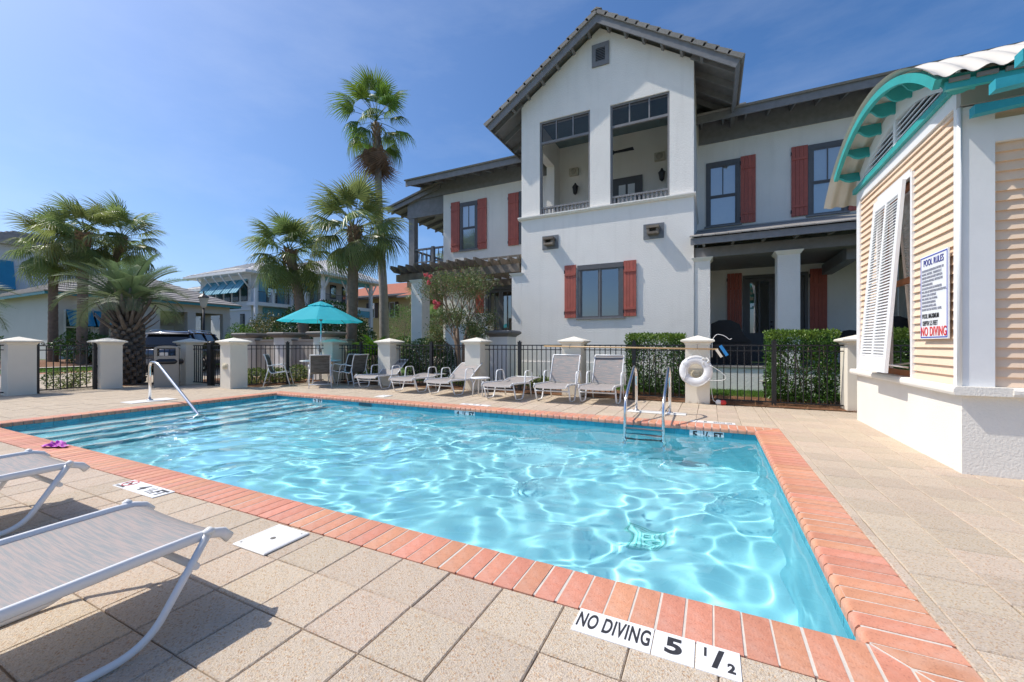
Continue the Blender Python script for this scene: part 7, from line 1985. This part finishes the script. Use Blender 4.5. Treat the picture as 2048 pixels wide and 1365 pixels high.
def low(zb, zt, w): return [(w * 0.85, zb), (w * 0.97, zb + 0.1), (w, (zb + zt) * 0.5), (w * 0.985, zt - 0.12), (w * 0.93, zt)]
loft([(0.0, low(0.45, 0.98, 0.86)), (0.08, low(0.38, 1.02, 0.93)), (0.6, low(0.30, 1.06, 0.97)), (2.4, low(0.28, 1.04, 0.98)), (3.4, low(0.28, 1.03, 0.98)), (4.3, low(0.30, 0.98, 0.95)), (4.75, low(0.36, 0.88, 0.88)), (4.9, low(0.45, 0.76, 0.78))], 'body', PAINT)
def top(zb, zt, wb, wt): return [(wb, zb), (wb * .5 + wt * .5 + .02, (zb + zt) * .5), (wt, zt - 0.06), (wt * 0.9, zt)]
loft([(0.10, top(1.0, 1.12, 0.90, 0.86)), (0.42, top(1.03, 1.66, 0.92, 0.74)), (1.0, top(1.03, 1.72, 0.93, 0.73)), (2.3, top(1.02, 1.72, 0.93, 0.73)), (2.9, top(1.02, 1.64, 0.93, 0.72)), (3.75, top(1.0, 1.06, 0.90, 0.84))], 'cabin_glass', CGL, False)
loft([(0.28, top(1.645, 1.70, 0.77, 0.74)), (0.9, top(1.70, 1.775, 0.755, 0.70)), (2.2, top(1.70, 1.775, 0.755, 0.70)), (2.85, top(1.635, 1.70, 0.75, 0.70))], 'roof_panel', PAINT)
for s in (-1, 1):
    o = link('roof_rail', B().tube(bez([(0.5, s * 0.66, 1.76), (0.7, s * 0.66, 1.82), (2.3, s * 0.66, 1.82), (2.55, s * 0.66, 1.74)]), 0.02, 6).mesh('roof_rail', CHR)); o.parent = car
    for x, tl_ in ((0.62, 0.1), (1.62, 0.0), (2.62, -0.1)):
        o = link('pillar_trim', B().tube([(x - tl_, s * 0.945, 1.03), (x + tl_ * 0.5, s * 0.755, 1.70)], 0.035, 5).mesh('pillar_trim', PAINT)); o.parent = car
    for x in (0.95, 3.85):
        w_ = bpy.data.objects.new('wheel', None); COL.objects.link(w_); w_.parent = car; w_.location = (x, s * 0.86, 0.36)
        t_ = B().lathe([(0.22, -0.12), (0.34, -0.12), (0.37, -0.08), (0.37, 0.08), (0.34, 0.12), (0.22, 0.12)], seg=24).mesh('tyre', TYRE); t_.transform(Matrix.Rotation(R(90), 4, 'X')); o = link('tyre', t_); o.parent = w_
        t_ = B().lathe([(0.02, -0.10), (0.24, -0.125), (0.24, 0.125), (0.02, 0.10)], seg=10, smooth=False).mesh('rim', CHR); t_.transform(Matrix.Rotation(R(90), 4, 'X')); o = link('rim', t_); o.parent = w_
    o = link('tail_light', B().box(-0.012, 0.22, s * 0.90 - 0.10, s * 0.90 + 0.05, 0.78, 1.06).mesh('tail_light', mat('red_tail_light', (0.55, 0.01, 0.01), 0.2, coat=1.0))); o.parent = car
    o = link('mirror', B().box(3.05, 3.2, s * 0.96 - (0.0 if s > 0 else 0.2), s * 0.96 + (0.2 if s > 0 else 0.0), 1.02, 1.16).mesh('mirror', PAINT)); o.parent = car
    o = link('headlight', B().box(4.55, 4.80, s * 0.68 - 0.17, s * 0.68 + 0.17, 0.70, 0.86).mesh('headlight', mat('clear_lamp', (0.7, 0.7, 0.7), 0.1))); o.parent = car
    for x in (1.5, 2.55):
        o = link('door_handle', B().box(x, x + 0.2, s * 0.975 - 0.02, s * 0.975 + 0.02, 0.93, 0.96).mesh('door_handle', CHR)); o.parent = car
o = link('bumper', B().box(-0.06, 0.1, -0.85, 0.85, 0.42, 0.62).mesh('bumper', mat('grey_bumper', (0.22, 0.23, 0.25), 0.5))); o.parent = car
o = link('number_plate', B().box(-0.03, 0.0, -0.2, 0.2, 0.75, 0.88).mesh('number_plate', mat('plate_white', (0.7, 0.7, 0.7), 0.5))); o.parent = car
car.scale = (0.93, 0.93, 0.90); car.location.z = gh(-18.5)
